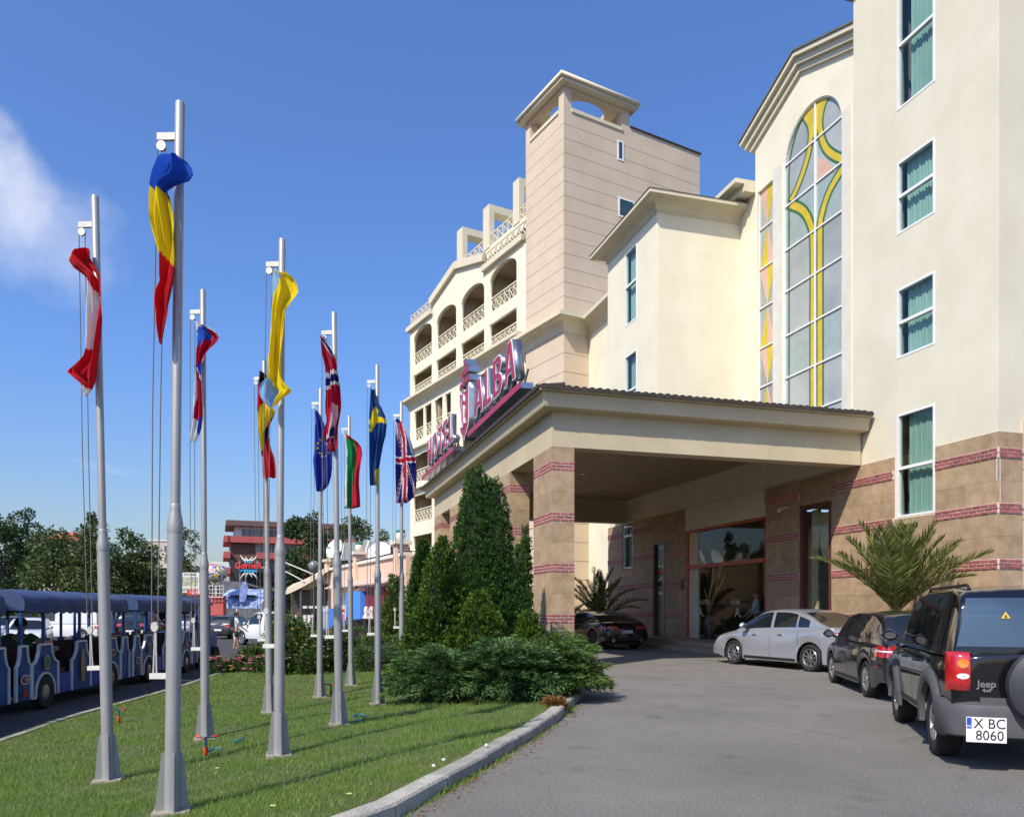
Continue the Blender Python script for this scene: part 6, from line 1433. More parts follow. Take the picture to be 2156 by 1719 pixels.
conifer('thuja_bush', 'small bright conifer left of the front pillar foot', gpos(1112, 15.6, .1), 1.35, .42, F_THUJAY, 10000, 7, taper=.6, rag=.15, spray=.08)
conifer('thuja_bush', 'pale green conifer behind the rightmost flagpole', gpos(832, 22.5), 2.5, .62, foliage_mat('thuja_pale', (.06, .10, .02), (.15, .20, .04), .22), 8000, 8, taper=.8)
# ---- spreading junipers: arching branches with feathery side sprays
def juniper(label, base, rx, ry, hgt, fm, nb=170, seed=0, brown=0.0):
    rng = np.random.default_rng(seed); root = thing('juniper_shrub', label, 'juniper', base, 0, 'spreading junipers at the lawn edge'); Vs, Fs, Ts = [], [], []; off = 0; wood = MB()
    for b in range(nb):
        a = rng.uniform(0, 6.283); el = rng.uniform(0, 1.0)**1.35; low = b % 3 == 0; el = el*.25 if low else el; q = rng.uniform(.55, 1.08); ex, ey = rx*math.cos(a)*q*math.cos(el*.9), ry*math.sin(a)*q*math.cos(el*.9); ez = hgt*((.05 if low else .25)+.85*math.sin(el*1.35))*rng.uniform(.75, 1.12)
        s = np.linspace(0.12, 1, 26); px = ex*s; py = ey*s; pz = (ez*np.sin(s*1.75)/math.sin(1.75)*.98 + .03) if not low else hgt*.32*np.sin(s*math.pi)**.8*rng.uniform(.5, 1.2) + ez*s + .03
        C = np.stack([px, py, pz], -1); dirv = np.gradient(C, axis=0); dirv /= np.linalg.norm(dirv, axis=1)[:, None]
        if b % 5 == 0: wood.tube([tuple(C[i]) for i in (0, 8, 16, 24)], [.018, .013, .009, .004], 5)
        k = 9; idx = np.repeat(np.arange(6, 26), k); m_ = len(idx); side = np.cross(dirv[idx], np.array([0, 0, 1.0])); side /= np.linalg.norm(side, axis=1)[:, None]+1e-9
        sg = rng.choice([-1, 1], m_)[:, None]; P = C[idx] + side*sg*rng.uniform(0, .07, m_)[:, None] + rng.normal(0, .022, (m_, 3)); P[:, 2] = np.maximum(P[:, 2], .01)
        D = dirv[idx]*rng.uniform(.6, 1.2, m_)[:, None] + side*sg*rng.uniform(.2, .9, m_)[:, None] + np.array([0, 0, 1])*rng.uniform(-.05, .5, m_)[:, None]
        V, F = blades(P, D, rng.uniform(.05, .12, m_), rng.uniform(.012, .024, m_), rng); tb = np.clip(rng.beta(2, 2.2)+.0, 0, 1); t = np.repeat(np.clip(tb*.7 + .35*s[idx]*rng.uniform(.4, 1, m_) + rng.normal(0, .1, m_), 0, 1), 4); Vs.append(V); Fs.append(F+off); Ts.append(t); off += len(V)
    V = np.concatenate(Vs); F = np.concatenate(Fs); t = np.concatenate(Ts); np_mesh('needles', V, F, fm, root, attr=np.stack([t, t, t, np.ones_like(t)], -1)); wood.build('branches', M_BARK, root)
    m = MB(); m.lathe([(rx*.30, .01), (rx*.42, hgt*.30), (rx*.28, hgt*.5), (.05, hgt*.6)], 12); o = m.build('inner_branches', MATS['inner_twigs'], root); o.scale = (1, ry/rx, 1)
    return root
juniper('broad blue green juniper sprawling over the grass at the left', gpos(960, 12.6), 1.15, .85, .68, F_JUN, 330, 1)
juniper('dark juniper in the middle of the low row', gpos(1075, 12.3, .1), 1.05, .85, .72, F_JUN, 320, 2)
juniper('bright green juniper overhanging the kerb at the right end', gpos(1165, 12.9, .1), .92, 1.0, .72, F_JUNL, 300, 3)
juniper('light feathery juniper at the foot of the front pillar', gpos(1150, 15.0, .1), 1.05, .9, .80, F_JUNL, 280, 4)
juniper('withered brown juniper tip lying on the end of the kerb', (at_z(1190, 1500, .05).x-.02, at_z(1190, 1500, .05).y+.35, .04), .12, .12, .09, F_BROWN, 11, 5)
# ---- date palms
def palm(label, base, cz, nf, fl, seed, trunk=.18, upright=.0, dead=3, compact=False, group='young palms against the hotel'):
    rng = np.random.default_rng(seed); root = thing('palm_tree', label, 'palm', base, 0, group)
    m = MB(); n = 9; m.lathe([(trunk*(1.15-.3*i/n)*(1.08 if i % 2 else .95), cz*i/n) for i in range(n+1)], 12); m.build('trunk', mat('palm_trunk', (.13, .085, .05), .95, c2=(.22, .15, .09), vscale=14, bump=.8, bscale=20), root, smooth=50)
    for f in range(nf):
        a = 2.399*f + rng.uniform(-.25, .25); k = (f+.5)/nf; el = R(88 - (62 if compact else 74)*k**1.1 + rng.uniform(-6, 6)) + upright; L = fl*rng.uniform(.82, 1.08)*(1 - .12*(1-k)); isd = f >= nf-dead
        if isd: el = R(rng.uniform(-25, 5)); L *= .75
        s = np.linspace(0, 1, 30); bend = rng.uniform(.5, 1.1)*(.45+.75*k)*(.75 if compact else 1); th = el - bend*s**1.6; dx = np.cos(th); dz = np.sin(th); x = np.concatenate([[0], np.cumsum(dx[:-1])])*L/29; z = np.concatenate([[0], np.cumsum(dz[:-1])])*L/29
        C = np.stack([x*math.cos(a), x*math.sin(a), cz + z], -1); T = np.gradient(C, axis=0); T /= np.linalg.norm(T, axis=1)[:, None]; side = np.array([-math.sin(a), math.cos(a), 0]); up = np.cross(T, side); up *= np.sign(up[:, 2:3]+1e-6)
        ii = np.repeat(np.linspace(4, 29, 84), 2); i0 = np.clip(ii.astype(int), 0, 28); fr = (ii-i0)[:, None]; P = C[i0]*(1-fr)+C[i0+1]*fr; m_ = len(P); sg = np.tile([1, -1], m_//2)[:, None]; q = ii/29
        D = T[i0]*(.55+.5*q)[:, None] + side*sg*(1.0-.35*q)[:, None] + up[i0]*rng.uniform(.15, .55, m_)[:, None] + rng.normal(0, .08, (m_, 3)) - np.array([0, 0, .12])
        ll = L*.21*np.sin(np.clip(.35+q*2.5, 0, 2.95))*rng.uniform(.85, 1.1, m_)+.05; V, F = blades(P, D, ll, np.full(m_, .022)*rng.uniform(.8, 1.3, m_), rng, up=np.array([0, 0, 1.0]), bend=-.1)
        o = np_mesh('frond', V, F, F_BROWN if isd else F_PALM, root, attr=tint_of(m_, 4, rng, .05+.35*rng.uniform(), .6+.4*rng.uniform()))
        m = MB(); m.tube([tuple(C[i]) for i in range(0, 30, 4)], [.020*(1-i/34)+.003 for i in range(0, 30, 4)], 5); m.build('frond_stalk', mat('palm_stalk', (.16, .15, .04), .6, var=.2), o)
    return root
pb = FW*17.6 + RT*((1888-CX)/FPX*17.6)
palm('large bushy palm against the sunlit stone wall behind the parked cars', (pb.x, pb.y, 0), 1.40, 50, 2.15, 3, .22, upright=.18, dead=4, compact=True)
pb = FW*33 + RT*((1262-CX)/FPX*33); palm('dark palm standing behind the black sports saloon', (pb.x, pb.y, 0), .9, 24, 2.4, 4, .2, upright=.25, dead=1)
pb = FW*31 + RT*((1188-CX)/FPX*31); palm('palm half hidden behind the front pillar', (pb.x, pb.y, 0), .6, 16, 1.7, 5, .18, upright=.0, dead=1)
# ---- broad-leaved trees
def tree(label, u, depth, ztop, width, fm, seed, n=7000, cat='tree', z0=STZ, crown_lo=.25, leaf=.26, group='trees along the street', pos=None, nclump=26, name='broadleaf_tree', shape=1.0):
    rng = np.random.default_rng(seed); p = pos or (FW*depth + RT*((u-CX)/FPX*depth)); base = Vector((p[0], p[1], z0)); H = ztop-z0; root = thing(name, label, cat, base, 0, group)
    c = []; 
    for i in range(nclump):
        t = rng.uniform(0, 1); zz = H*(crown_lo + (1-crown_lo)*t*.93); rad = width/2*(math.sin(math.pi*min(1, .12+t*.86))**.6)*shape; a = rng.uniform(0, 6.283); q = rad*math.sqrt(rng.uniform(0, 1))*.85; c.append((q*math.cos(a), q*math.sin(a), zz, rng.uniform(.13, .26)*width*(1-.35*t)))
    c.append((rng.normal(0, .06*width), 0, H*.95, .10*width)); c = np.array(c); w = c[:, 3]**2; idx = rng.choice(len(c), n, p=w/w.sum())
    d = rng.normal(size=(n, 3)); d /= np.linalg.norm(d, axis=1)[:, None]; rr = c[idx, 3]*rng.uniform(.45, 1.06, n)**.6; P = c[idx, :3] + d*rr[:, None]*np.array([1, 1, .8]) + rng.normal(0, .06, (n, 3))*width*.2
    D = d + rng.normal(0, .7, (n, 3)) + np.array([0, 0, -.15]); V, F = blades(P, D, rng.uniform(.7, 1.3, n)*leaf, rng.uniform(.45, .8, n)*leaf, rng); tc_ = rng.beta(2, 2, len(c)); t = np.repeat(np.clip(tc_[idx]*.75 + rng.uniform(-.1, .35, n), 0, 1), 4)
    np_mesh('crown', V, F, fm, root, attr=np.stack([t, t, t, np.ones_like(t)], -1))
    m = MB(); tr = max(.12, H*.022); m.tube([(0, 0, -.2), (rng.normal(0, .1), rng.normal(0, .1), H*crown_lo), (rng.normal(0, .2), rng.normal(0, .2), H*.7)], [tr*1.2, tr*.85, tr*.3], 8)
    for k in range(7):
        q = c[rng.integers(len(c))]; m.tube([(0, 0, H*(crown_lo*.7)+H*.05*k), (q[0]*.5, q[1]*.5, (H*crown_lo+q[2])/2), tuple(q[:3])], [tr*.5, tr*.3, tr*.1], 6)
    m.build('trunk', M_BARK, root, smooth=60); return root
TZ_ = lambda v, d: HC + (VH-v)*d/FPX
tree('dark tall cypress-like tree at the far left edge', 5, 62, TZ_(1098, 62), 6.0, F_LEAFD, 21, 9000, crown_lo=.12)
tree('dark irregular tree with a bare sided top, second from the left', 58, 66, TZ_(1068, 66), 5.0, F_LEAFD, 22, 9000, crown_lo=.15, shape=.8)
tree('mid green broad tree behind the leftmost flagpole', 130, 60, TZ_(1118, 60), 7.5, F_LEAF, 23, 11000, crown_lo=.1)
tree('narrow dark spire tree beside the leftmost flagpole', 190, 68, TZ_(1070, 68), 2.4, F_LEAFD, 24, 4500, crown_lo=.1, shape=.6)
tree('broad olive green tree between the two nearest flagpoles', 215, 58, TZ_(1105, 58), 7.0, F_LEAF, 25, 12000, crown_lo=.1)
tree('green tree right of the olive one, above the second train car', 275, 60, TZ_(1112, 60), 5.0, F_LEAF, 26, 8000, crown_lo=.1)
tree('low dark tree closing the gap above the train roof', 305, 64, TZ_(1165, 64), 3.6, F_LEAFD, 27, 5000, crown_lo=.05)
tree('loose pale tree between the nearest and the third flagpole', 392, 80, TZ_(1108, 80), 4.2, F_LEAFL, 28, 5000, crown_lo=.1)
tree('slender tree beside the billboard', 374, 70, TZ_(1140, 70), 2.6, F_LEAFL, 29, 3500, crown_lo=.1)
tree('large dark tree in front of the red banded building', 640, 62, TZ_(1078, 62), 5.6, F_LEAFD, 30, 12000, crown_lo=.08)
tree('green tree behind the satellite dishes', 745, 78, TZ_(1085, 78), 6.2, F_LEAF, 31, 9000, crown_lo=.08)
tree('smaller light green tree left of the balcony block', 812, 85, TZ_(1112, 85), 4.0, F_LEAFL, 32, 4500, crown_lo=.08)
tree('tree filling the back of the street behind the restaurant', 700, 72, TZ_(1110, 72), 5.0, F_LEAFD, 33, 6000, crown_lo=.08)
far = [(335, 120, 1200), (372, 130, 1180), (425, 125, 1215), (470, 120, 1225), (560, 118, 1200), (600, 112, 1170), (690, 110, 1150), (770, 115, 1165), (850, 112, 1150), (-15, 70, 1085)]
wrd = ['far tree beside the beige block', 'far tree above the billboard', 'far tree left of the red banded building', 'far low tree before the red banded building', 'far tree right of the corner sign', 'far tall tree behind the tent', 'far tree behind the large dark tree', 'far tree behind the two dishes', 'far tree beside the balcony block', 'tree leaning in at the left picture edge']
for i, (u, d_, v) in enumerate(far): tree(wrd[i], u, d_, TZ_(v, d_), 6.5, (F_LEAF, F_LEAFD)[i % 2], 80+i, 4000, crown_lo=.02, leaf=.4, group='far trees')
for i in range(5): tree(('first', 'second', 'third', 'fourth', 'fifth')[i] + ' tree beyond the left picture edge, across the street', -75-95*i, 66+4*i, TZ_(1110-12*(i % 3), 66), 7.0, (F_LEAFD, F_LEAF)[i % 2], 110+i, 6000, crown_lo=.08, leaf=.36, group='trees along the street')
for i, (x, y) in enumerate(((-11.0, 8.5), (-11.0, 12.5), (-11.6, 16.5))): tree(('street tree', 'second street tree', 'third street tree', 'fourth street tree')[i] + ' left of the picture shading the train', 0, 0, 8.2, 6.2, F_LEAF, 95+i, 9000, crown_lo=.25, leaf=.3, group='street trees shading the train', pos=(x, y))
# ---- shrubs, roses, hedges and the flower bed at the far end of the lawn
def shrub(name, label, base, rx, ry, h, fm, seed, n=5000, leaf=.09, cat='shrub', box=False, group=None, flowers=()):
    rng = np.random.default_rng(seed); root = thing(name, label, cat, base, 0, group)
    if box:
        P = rng.uniform(-1, 1, (n, 3)); ax_ = rng.integers(0, 3, n); sgn = rng.choice([-1, 1], n)
        for k in range(3): P[ax_ == k, k] = sgn[ax_ == k]*rng.uniform(.86, 1.03, (ax_ == k).sum())
        P *= np.array([rx, ry, h/2]); P[:, 2] += h/2; D = rng.normal(size=(n, 3))*.6 + P*np.array([.6, .6, .8]) + np.array([0, 0, .3])
    else:
        d = rng.normal(size=(n, 3)); d[:, 2] = np.abs(d[:, 2]); d /= np.linalg.norm(d, axis=1)[:, None]; lump = 1+.16*np.sin(d[:, 0]*7+seed)*np.sin(d[:, 1]*6+2)+.1*np.sin(d[:, 2]*9+seed); rr = rng.uniform(.55, 1.05, n)**.7*lump
        P = d*rr[:, None]*np.array([rx, ry, h]); P[:, 2] += .02; D = d + rng.normal(0, .6, (n, 3)) + np.array([0, 0, .35])
    V, F = blades(P, D, rng.uniform(.7, 1.3, n)*leaf, rng.uniform(.35, .6, n)*leaf, rng); t = np.repeat(np.clip(rng.beta(2, 2.3, n), 0, 1), 4); np_mesh('leaves', V, F, fm, root, attr=np.stack([t, t, t, np.ones_like(t)], -1))
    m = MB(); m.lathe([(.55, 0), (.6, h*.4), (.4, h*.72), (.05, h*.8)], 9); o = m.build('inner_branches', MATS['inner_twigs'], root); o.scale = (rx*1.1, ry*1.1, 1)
    for (mt_, k, sz) in flowers:
        fl = MB()
        for _ in range(k):
            a = rng.uniform(0, 6.283); e = rng.uniform(.15, 1.45); c = np.array([rx*math.cos(a)*math.cos(e), ry*math.sin(a)*math.cos(e), h*math.sin(e)])*rng.uniform(1.0, 1.12); s_ = sz*rng.uniform(.7, 1.2)
            m = MB()
            for pz in range(5):
                b = 2*math.pi*pz/5; q = Vector((math.cos(b), math.sin(b), .35)); m.add([Vector(c), Vector(c)+(q+Vector((-q.y, q.x, 0))*.55)*s_*.6, Vector(c)+q*s_, Vector(c)+(q-Vector((-q.y, q.x, 0))*.55)*s_*.6], [(0, 1, 2, 3)])
            m.lathe([(s_*.25, c[2]-.01), (s_*.3, c[2]+s_*.2), (.001, c[2]+s_*.35)], 6, (c[0], c[1], 0)); m.build('blossom', mt_, root)
    return root
M_ORBL = mat('orange_blossom', (.75, .30, .04), .6, c2=(.85, .55, .08), vscale=20); M_WHBL = mat('cream_blossom', (.75, .68, .58), .6, c2=(.8, .5, .45), vscale=10); M_PKBL = mat('pink_blossom', (.55, .10, .22), .6, c2=(.75, .25, .38), vscale=12); M_YLBL = mat('yellow_blossom', (.70, .62, .22), .6, var=.2)
shrub('rose_bush', 'tall rose bush with orange blossoms behind the middle flagpoles', gpos(620, 20.5), .75, .7, 1.45, F_HEDGE, 41, 8000, .10, flowers=((M_ORBL, 26, .09), (M_WHBL, 8, .07)))
shrub('rose_bush', 'rose bush with cream blossoms between the middle flagpoles', gpos(668, 20.0), .55, .5, .95, F_HEDGE, 42, 4500, .09, flowers=((M_WHBL, 26, .06), (M_PKBL, 3, .05)))
shrub('rose_bush', 'leaning rose shoots with yellow orange blossoms near the white pickup', gpos(585, 23.0), .55, .5, 1.2, F_JUNL, 43, 3500, .12, flowers=((M_ORBL, 10, .08),))
shrub('rose_bush', 'low rose bush with a few pale blossoms beside the clipped hedge', gpos(716, 21.5), .6, .5, .95, F_HEDGE, 44, 4500, .09, flowers=((M_WHBL, 10, .05),))
for i, (u, dp, rx, h, lab, fm) in enumerate(((770, 24.5, 1.0, .95, 'dark clipped hedge block behind the rightmost flagpoles', F_HEDGE), (825, 22.0, .8, .75, 'bright clipped hedge block left of the conifers', F_JUNL), (742, 21.8, .7, .6, 'low dark hedge block behind the white and green flag pole', F_HEDGE), (805, 20.3, .7, .55, 'lowest hedge block next to the conifer bed', F_HEDGE))):
    shrub('clipped_hedge', lab, gpos(u, dp), rx, .45, h, fm, 50+i, 5000, .06, 'hedge', True, 'clipped hedges at the end of the lawn')
bed = [(458, 21.5, .8), (505, 21.8, .8), (555, 21.4, .8), (600, 21.6, .7)]
for i, (u, dp, rx) in enumerate(bed):
    shrub('flower_clump', ('left end', 'second', 'third', 'right end')[i] + ' clump of pink and yellow flowers in the bed beyond the lawn', gpos(u, dp), rx*.6, .38, .40, F_HEDGE, 60+i, 1800, .06, 'flowers', False, 'flower bed clumps', flowers=((M_PKBL, 40, .075), (M_YLBL, 30, .06)))
shrub('spreading_shrub', 'feathery low shrub beside the flower bed', gpos(545, 22.8), .6, .5, .6, F_HEDGE, 70, 3500, .11)
# ================================================================== STREET: train, cars, people, buildings
def dpos(u, d, z=STZ): p = FW*d + RT*((u-CX)/FPX*d); return Vector((p.x, p.y, z))
# ---------------------------------------------------------------- sightseeing train
T_BLUE = mat('train_blue', (.008, .055, .20), .45, c2=(.015, .08, .27), vscale=3, spec=.4); T_BLUE2 = mat('train_bright_blue', (.015, .04, .30), .4, var=.15, vscale=2)
T_WHITE = mat('train_white', (.60, .59, .55), .6, c2=(.72, .71, .66), vscale=6); T_SEAT = mat('train_seat', (.045, .02, .014), .6, var=.2, vscale=4); T_CANVAS = mat('train_canvas', (.012, .04, .15), .75, c2=(.06, .09, .16), vscale=1.6, bump=.4, bscale=6)
p1, p3 = at_z(97, 1490, STZ), at_z(392, 1415, STZ); tdir = (p3-p1).normalized(); thead = math.atan2(tdir.x, tdir.y); tleft = Vector((-tdir.y, tdir.x, 0))
def panel_outline(w, arch_r=0, top=1.22, sh=.86, b0=.24):
    """one half-open side panel: straight foot, concave shoulders, flat top"""
    hw_, tw_ = w/2, w*.24; right = [(hw_, b0), (hw_, sh)] + [(tw_ + (hw_-tw_)*(1-math.sin(a)), sh + (top-sh)*(1-math.cos(a))) for a in [math.pi/2*i/6 for i in range(1, 7)]]
    left = [(-x, z) for x, z in right[::-1]]
    if arch_r: 
        ar = [(-arch_r*math.cos(a), .32 + arch_r*math.sin(a)) for a in [math.pi*i/12 for i in range(13)]]; bot = [(-hw_, b0)] + [(-arch_r, b0)] + ar + [(arch_r, b0)]
        return right + left[:-1] + bot
    return right + left
def train_car(name, label, tc, group='sightseeing train'):
    o = p1 + tdir*tc + (-tleft)*(-.0); o = p1 + tdir*tc + tleft*.74; root = thing(name, label, 'train car', (o.x, o.y, STZ), -thead + math.pi/2, group)   # +X forward, +Y left (away from us)
    m = MB(); m.box(-2.25, -.70, .30, 2.25, .70, .40); m.build('floor', T_BLUE, root)
    for sy in (-1, 1):
        ox = Vector((0, sy*.74, 0)); da = Vector((1, 0, 0)) if sy < 0 else Vector((-1, 0, 0))
        for x, w, ar in ((-1.5, .98, .36), (0, .86, 0), (1.5, .98, .36), (-2.28, .5, 0), (2.28, .5, 0)):
            pl = plate('side_panel', panel_outline(w, ar), [], .04, ox + Vector((x, 0, 0)), da, VZ, T_BLUE, root); 
            pts = panel_outline(w, ar); m = MB()
            for a, b in zip(pts, pts[1:]): m.beam(ox + Vector((x, 0, 0)) + da*a[0] + VZ*a[1] + Vector((0, sy*.006, 0)), ox + Vector((x, 0, 0)) + da*b[0] + VZ*b[1] + Vector((0, sy*.006, 0)), .036, .05, up=(0, 1, 0))
            m.build('white_edge', T_WHITE, pl)
        for x in (-.76, .76): m = MB(); m.box(x-.32, sy*.70, .24, x+.32, sy*.735, .62); m.build('door_sill', T_BLUE2, root)
        for x in (-2.3, -1.5, 0, 1.5, 2.3): m = MB(); m.box(x-.025, sy*.69, .9, x+.025, sy*.735, 2.02); m.build('roof_post', T_BLUE, root)
        for x in (-1.5, 1.5):
            m = MB(); n = 20; R0 = .31; pr = [(.17, 0), (.29, .0), (.31, .03), (.31, .13), (.29, .16), (.17, .16), (.17, 0)]; m.grid([[(r*math.cos(2*math.pi*j/n), h, r*math.sin(2*math.pi*j/n)) for j in range(n+1)] for r, h in pr]); w_ = m.build('wheel', M_TYRE, root, smooth=50); w_.location = (x, sy*.70-.08 if sy < 0 else .56, .31)
            m = MB(); m.lathe([(.02, -.005), (.10, -.005), (.16, .02), (.165, .10), (.02, .10)], 16, (0, 0 if sy < 0 else .06, 0), 'y'); m.build('hub', M_STEELRIM, w_, smooth=40)
    for x in (-2.1, -1.35, -.2, .2, 1.35, 2.1): m = MB(); m.hull([Vector((x-.05, -.66, .42)), Vector((x+.05, -.66, .42)), Vector((x+.05, .66, .42)), Vector((x-.05, .66, .42))], [Vector((x-.09, -.66, 1.18)), Vector((x-.02, -.66, 1.18)), Vector((x-.02, .66, 1.18)), Vector((x-.09, .66, 1.18))]); m.build('seat_back', T_SEAT, root)
    for x in (-1.75, -.75, .75, 1.75): m = MB(); m.box(x-.25, -.66, .40, x+.25, .66, .72); m.build('seat', T_SEAT, root)
    # canvas roof with scalloped valance
    m = MB(); rows = []; nx_ = 24
    for i in range(nx_+1):
        x = -2.34 + 4.68*i/nx_; sag = .025*math.sin(i*math.pi/6)**2; rows.append([(x, .80*math.cos(a), 2.0 + .27*math.sin(a)**.8 - sag) for a in [math.pi*k/12 for k in range(13)]])
    m.grid(rows)
    for sy in (-1, 1):
        m.grid([[(-2.34+4.68*i/60, sy*(.80+.01*(k > 0)), 2.0 - (.0, .10, .17+.035*abs(math.sin(i*math.pi/4)))[k]) for i in range(61)] for k in range(3)])
    for sx in (-1, 1): m.grid([[(sx*2.34, .80*math.cos(math.pi*k/12), 2.0+.27*math.sin(math.pi*k/12)**.8) for k in range(13)], [(sx*2.35, .80*math.cos(math.pi*k/12), 1.86) for k in range(13)]])
    m.build('canvas_roof', T_CANVAS, root, smooth=60)
    # painted badges on the near side
    m = MB(); n = 24
    for (x, z, rx, rz, mt_, off) in ((-2.28, .62, .17, .085, T_WHITE, .050), (-2.28, .62, .145, .065, mat('badge_red', (.20, .015, .02), .5), .054), (-1.5, .88, .11, .14, mat('badge_cream', (.42, .38, .22), .6), .050), (-1.5, .88, .085, .115, mat('badge_green', (.06, .16, .05), .6), .054), (0, .72, .085, .34, MATS['badge_cream'], .050), (0, .72, .06, .31, mat('badge_gold', (.36, .18, .04), .5), .054), (1.5, .90, .14, .08, MATS['badge_cream'], .050), (1.5, .90, .11, .045, MATS['badge_red'], .054)):
        m = MB(); m.add([(x + rx*math.copysign(abs(math.cos(t))**.8, math.cos(t)), -.74-off, z + rz*math.copysign(abs(math.sin(t))**.8, math.sin(t))) for t in [2*math.pi*i/n for i in range(n)]], [tuple(range(n))]); m.build('badge', mt_, root)
    t = text_obj('UN', .10, T_WHITE, .001, parent=root, name='badge_lettering'); t.location = (-2.25, -.797, .62)
    m = MB(); m.quad((-2.41, -.79, .30), (-2.15, -.79, .30), (-2.28, -.79, .50)); m.build('red_triangle', mat('reflector_red', (.28, .02, .02), .4), root)
    return root
train_car('train_car', 'blue open train car with a green shirted rider, left of the leftmost flagpole', 1.45)
train_car('train_car', 'rear blue train car cut off by the left picture edge', -3.85)
train_car('train_car', 'second blue open train car, seen between the two nearest flagpoles', 6.75)
# engine
o = p1 + tdir*10.7 + tleft*.74; eng = thing('train_engine', 'small blue train engine ahead of the cars, behind the third flagpole', 'train engine', (o.x, o.y, STZ), -thead + math.pi/2, 'sightseeing train')
m = MB(); m.box(-1.2, -.7, .35, .2, .7, 1.15); m.box(.2, -.55, .35, 1.5, .55, 1.0); m.build('body', T_BLUE2, eng)
m = MB(); m.box(-1.25, -.74, 2.0, .35, .74, 2.1); [m.box(x-.04, y-.04, 1.15, x+.04, y+.04, 2.0) for x in (-1.15, .15) for y in (-.66, .66)]; m.build('cab', T_BLUE, eng)
m = MB(); m.lathe([(.06, 1.0), (.06, 1.35), (.1, 1.4)], 10, (1.1, 0, 0)); m.build('chimney', M_TRIMBLK, eng)
for x in (-.7, 1.0):
    for sy in (-1, 1): m = MB(); m.lathe([(.1, -.08), (.3, -.08), (.31, -.05), (.31, .05), (.3, .08), (.1, .08)], 18, (x, sy*.62, .31), 'y'); m.build('wheel', M_TYRE, eng, smooth=40)

# ---------------------------------------------------------------- people
def skinned(name, verts, edges, radii, mt, parent, sub=2):
    me = bpy.data.meshes.new(name); me.from_pydata(verts, edges, []); o = bpy.data.objects.new(name, me); col.objects.link(o)
    sk = o.modifiers.new('s', 'SKIN'); sk.use_smooth_shade = True; sd_ = o.modifiers.new('d', 'SUBSURF'); sd_.levels = sub
    for i, r in enumerate(radii): v = me.skin_vertices[0].data[i]; v.radius = (r, r) if not isinstance(r, tuple) else r; v.use_root = (i == 0)
    ms = bpy.data.meshes.new_from_object(o.evaluated_get(bpy.context.evaluated_depsgraph_get())); bpy.data.objects.remove(o); ms.materials.clear(); ms.materials.append(mt)
    ms.polygons.foreach_set('use_smooth', [True]*len(ms.polygons)); return link(name, ms, parent)
M_SKIN = mat('skin', (.42, .24, .16), .55, var=.06, vscale=6); M_HAIR = mat('hair', (.015, .011, .009), .7, var=.2)
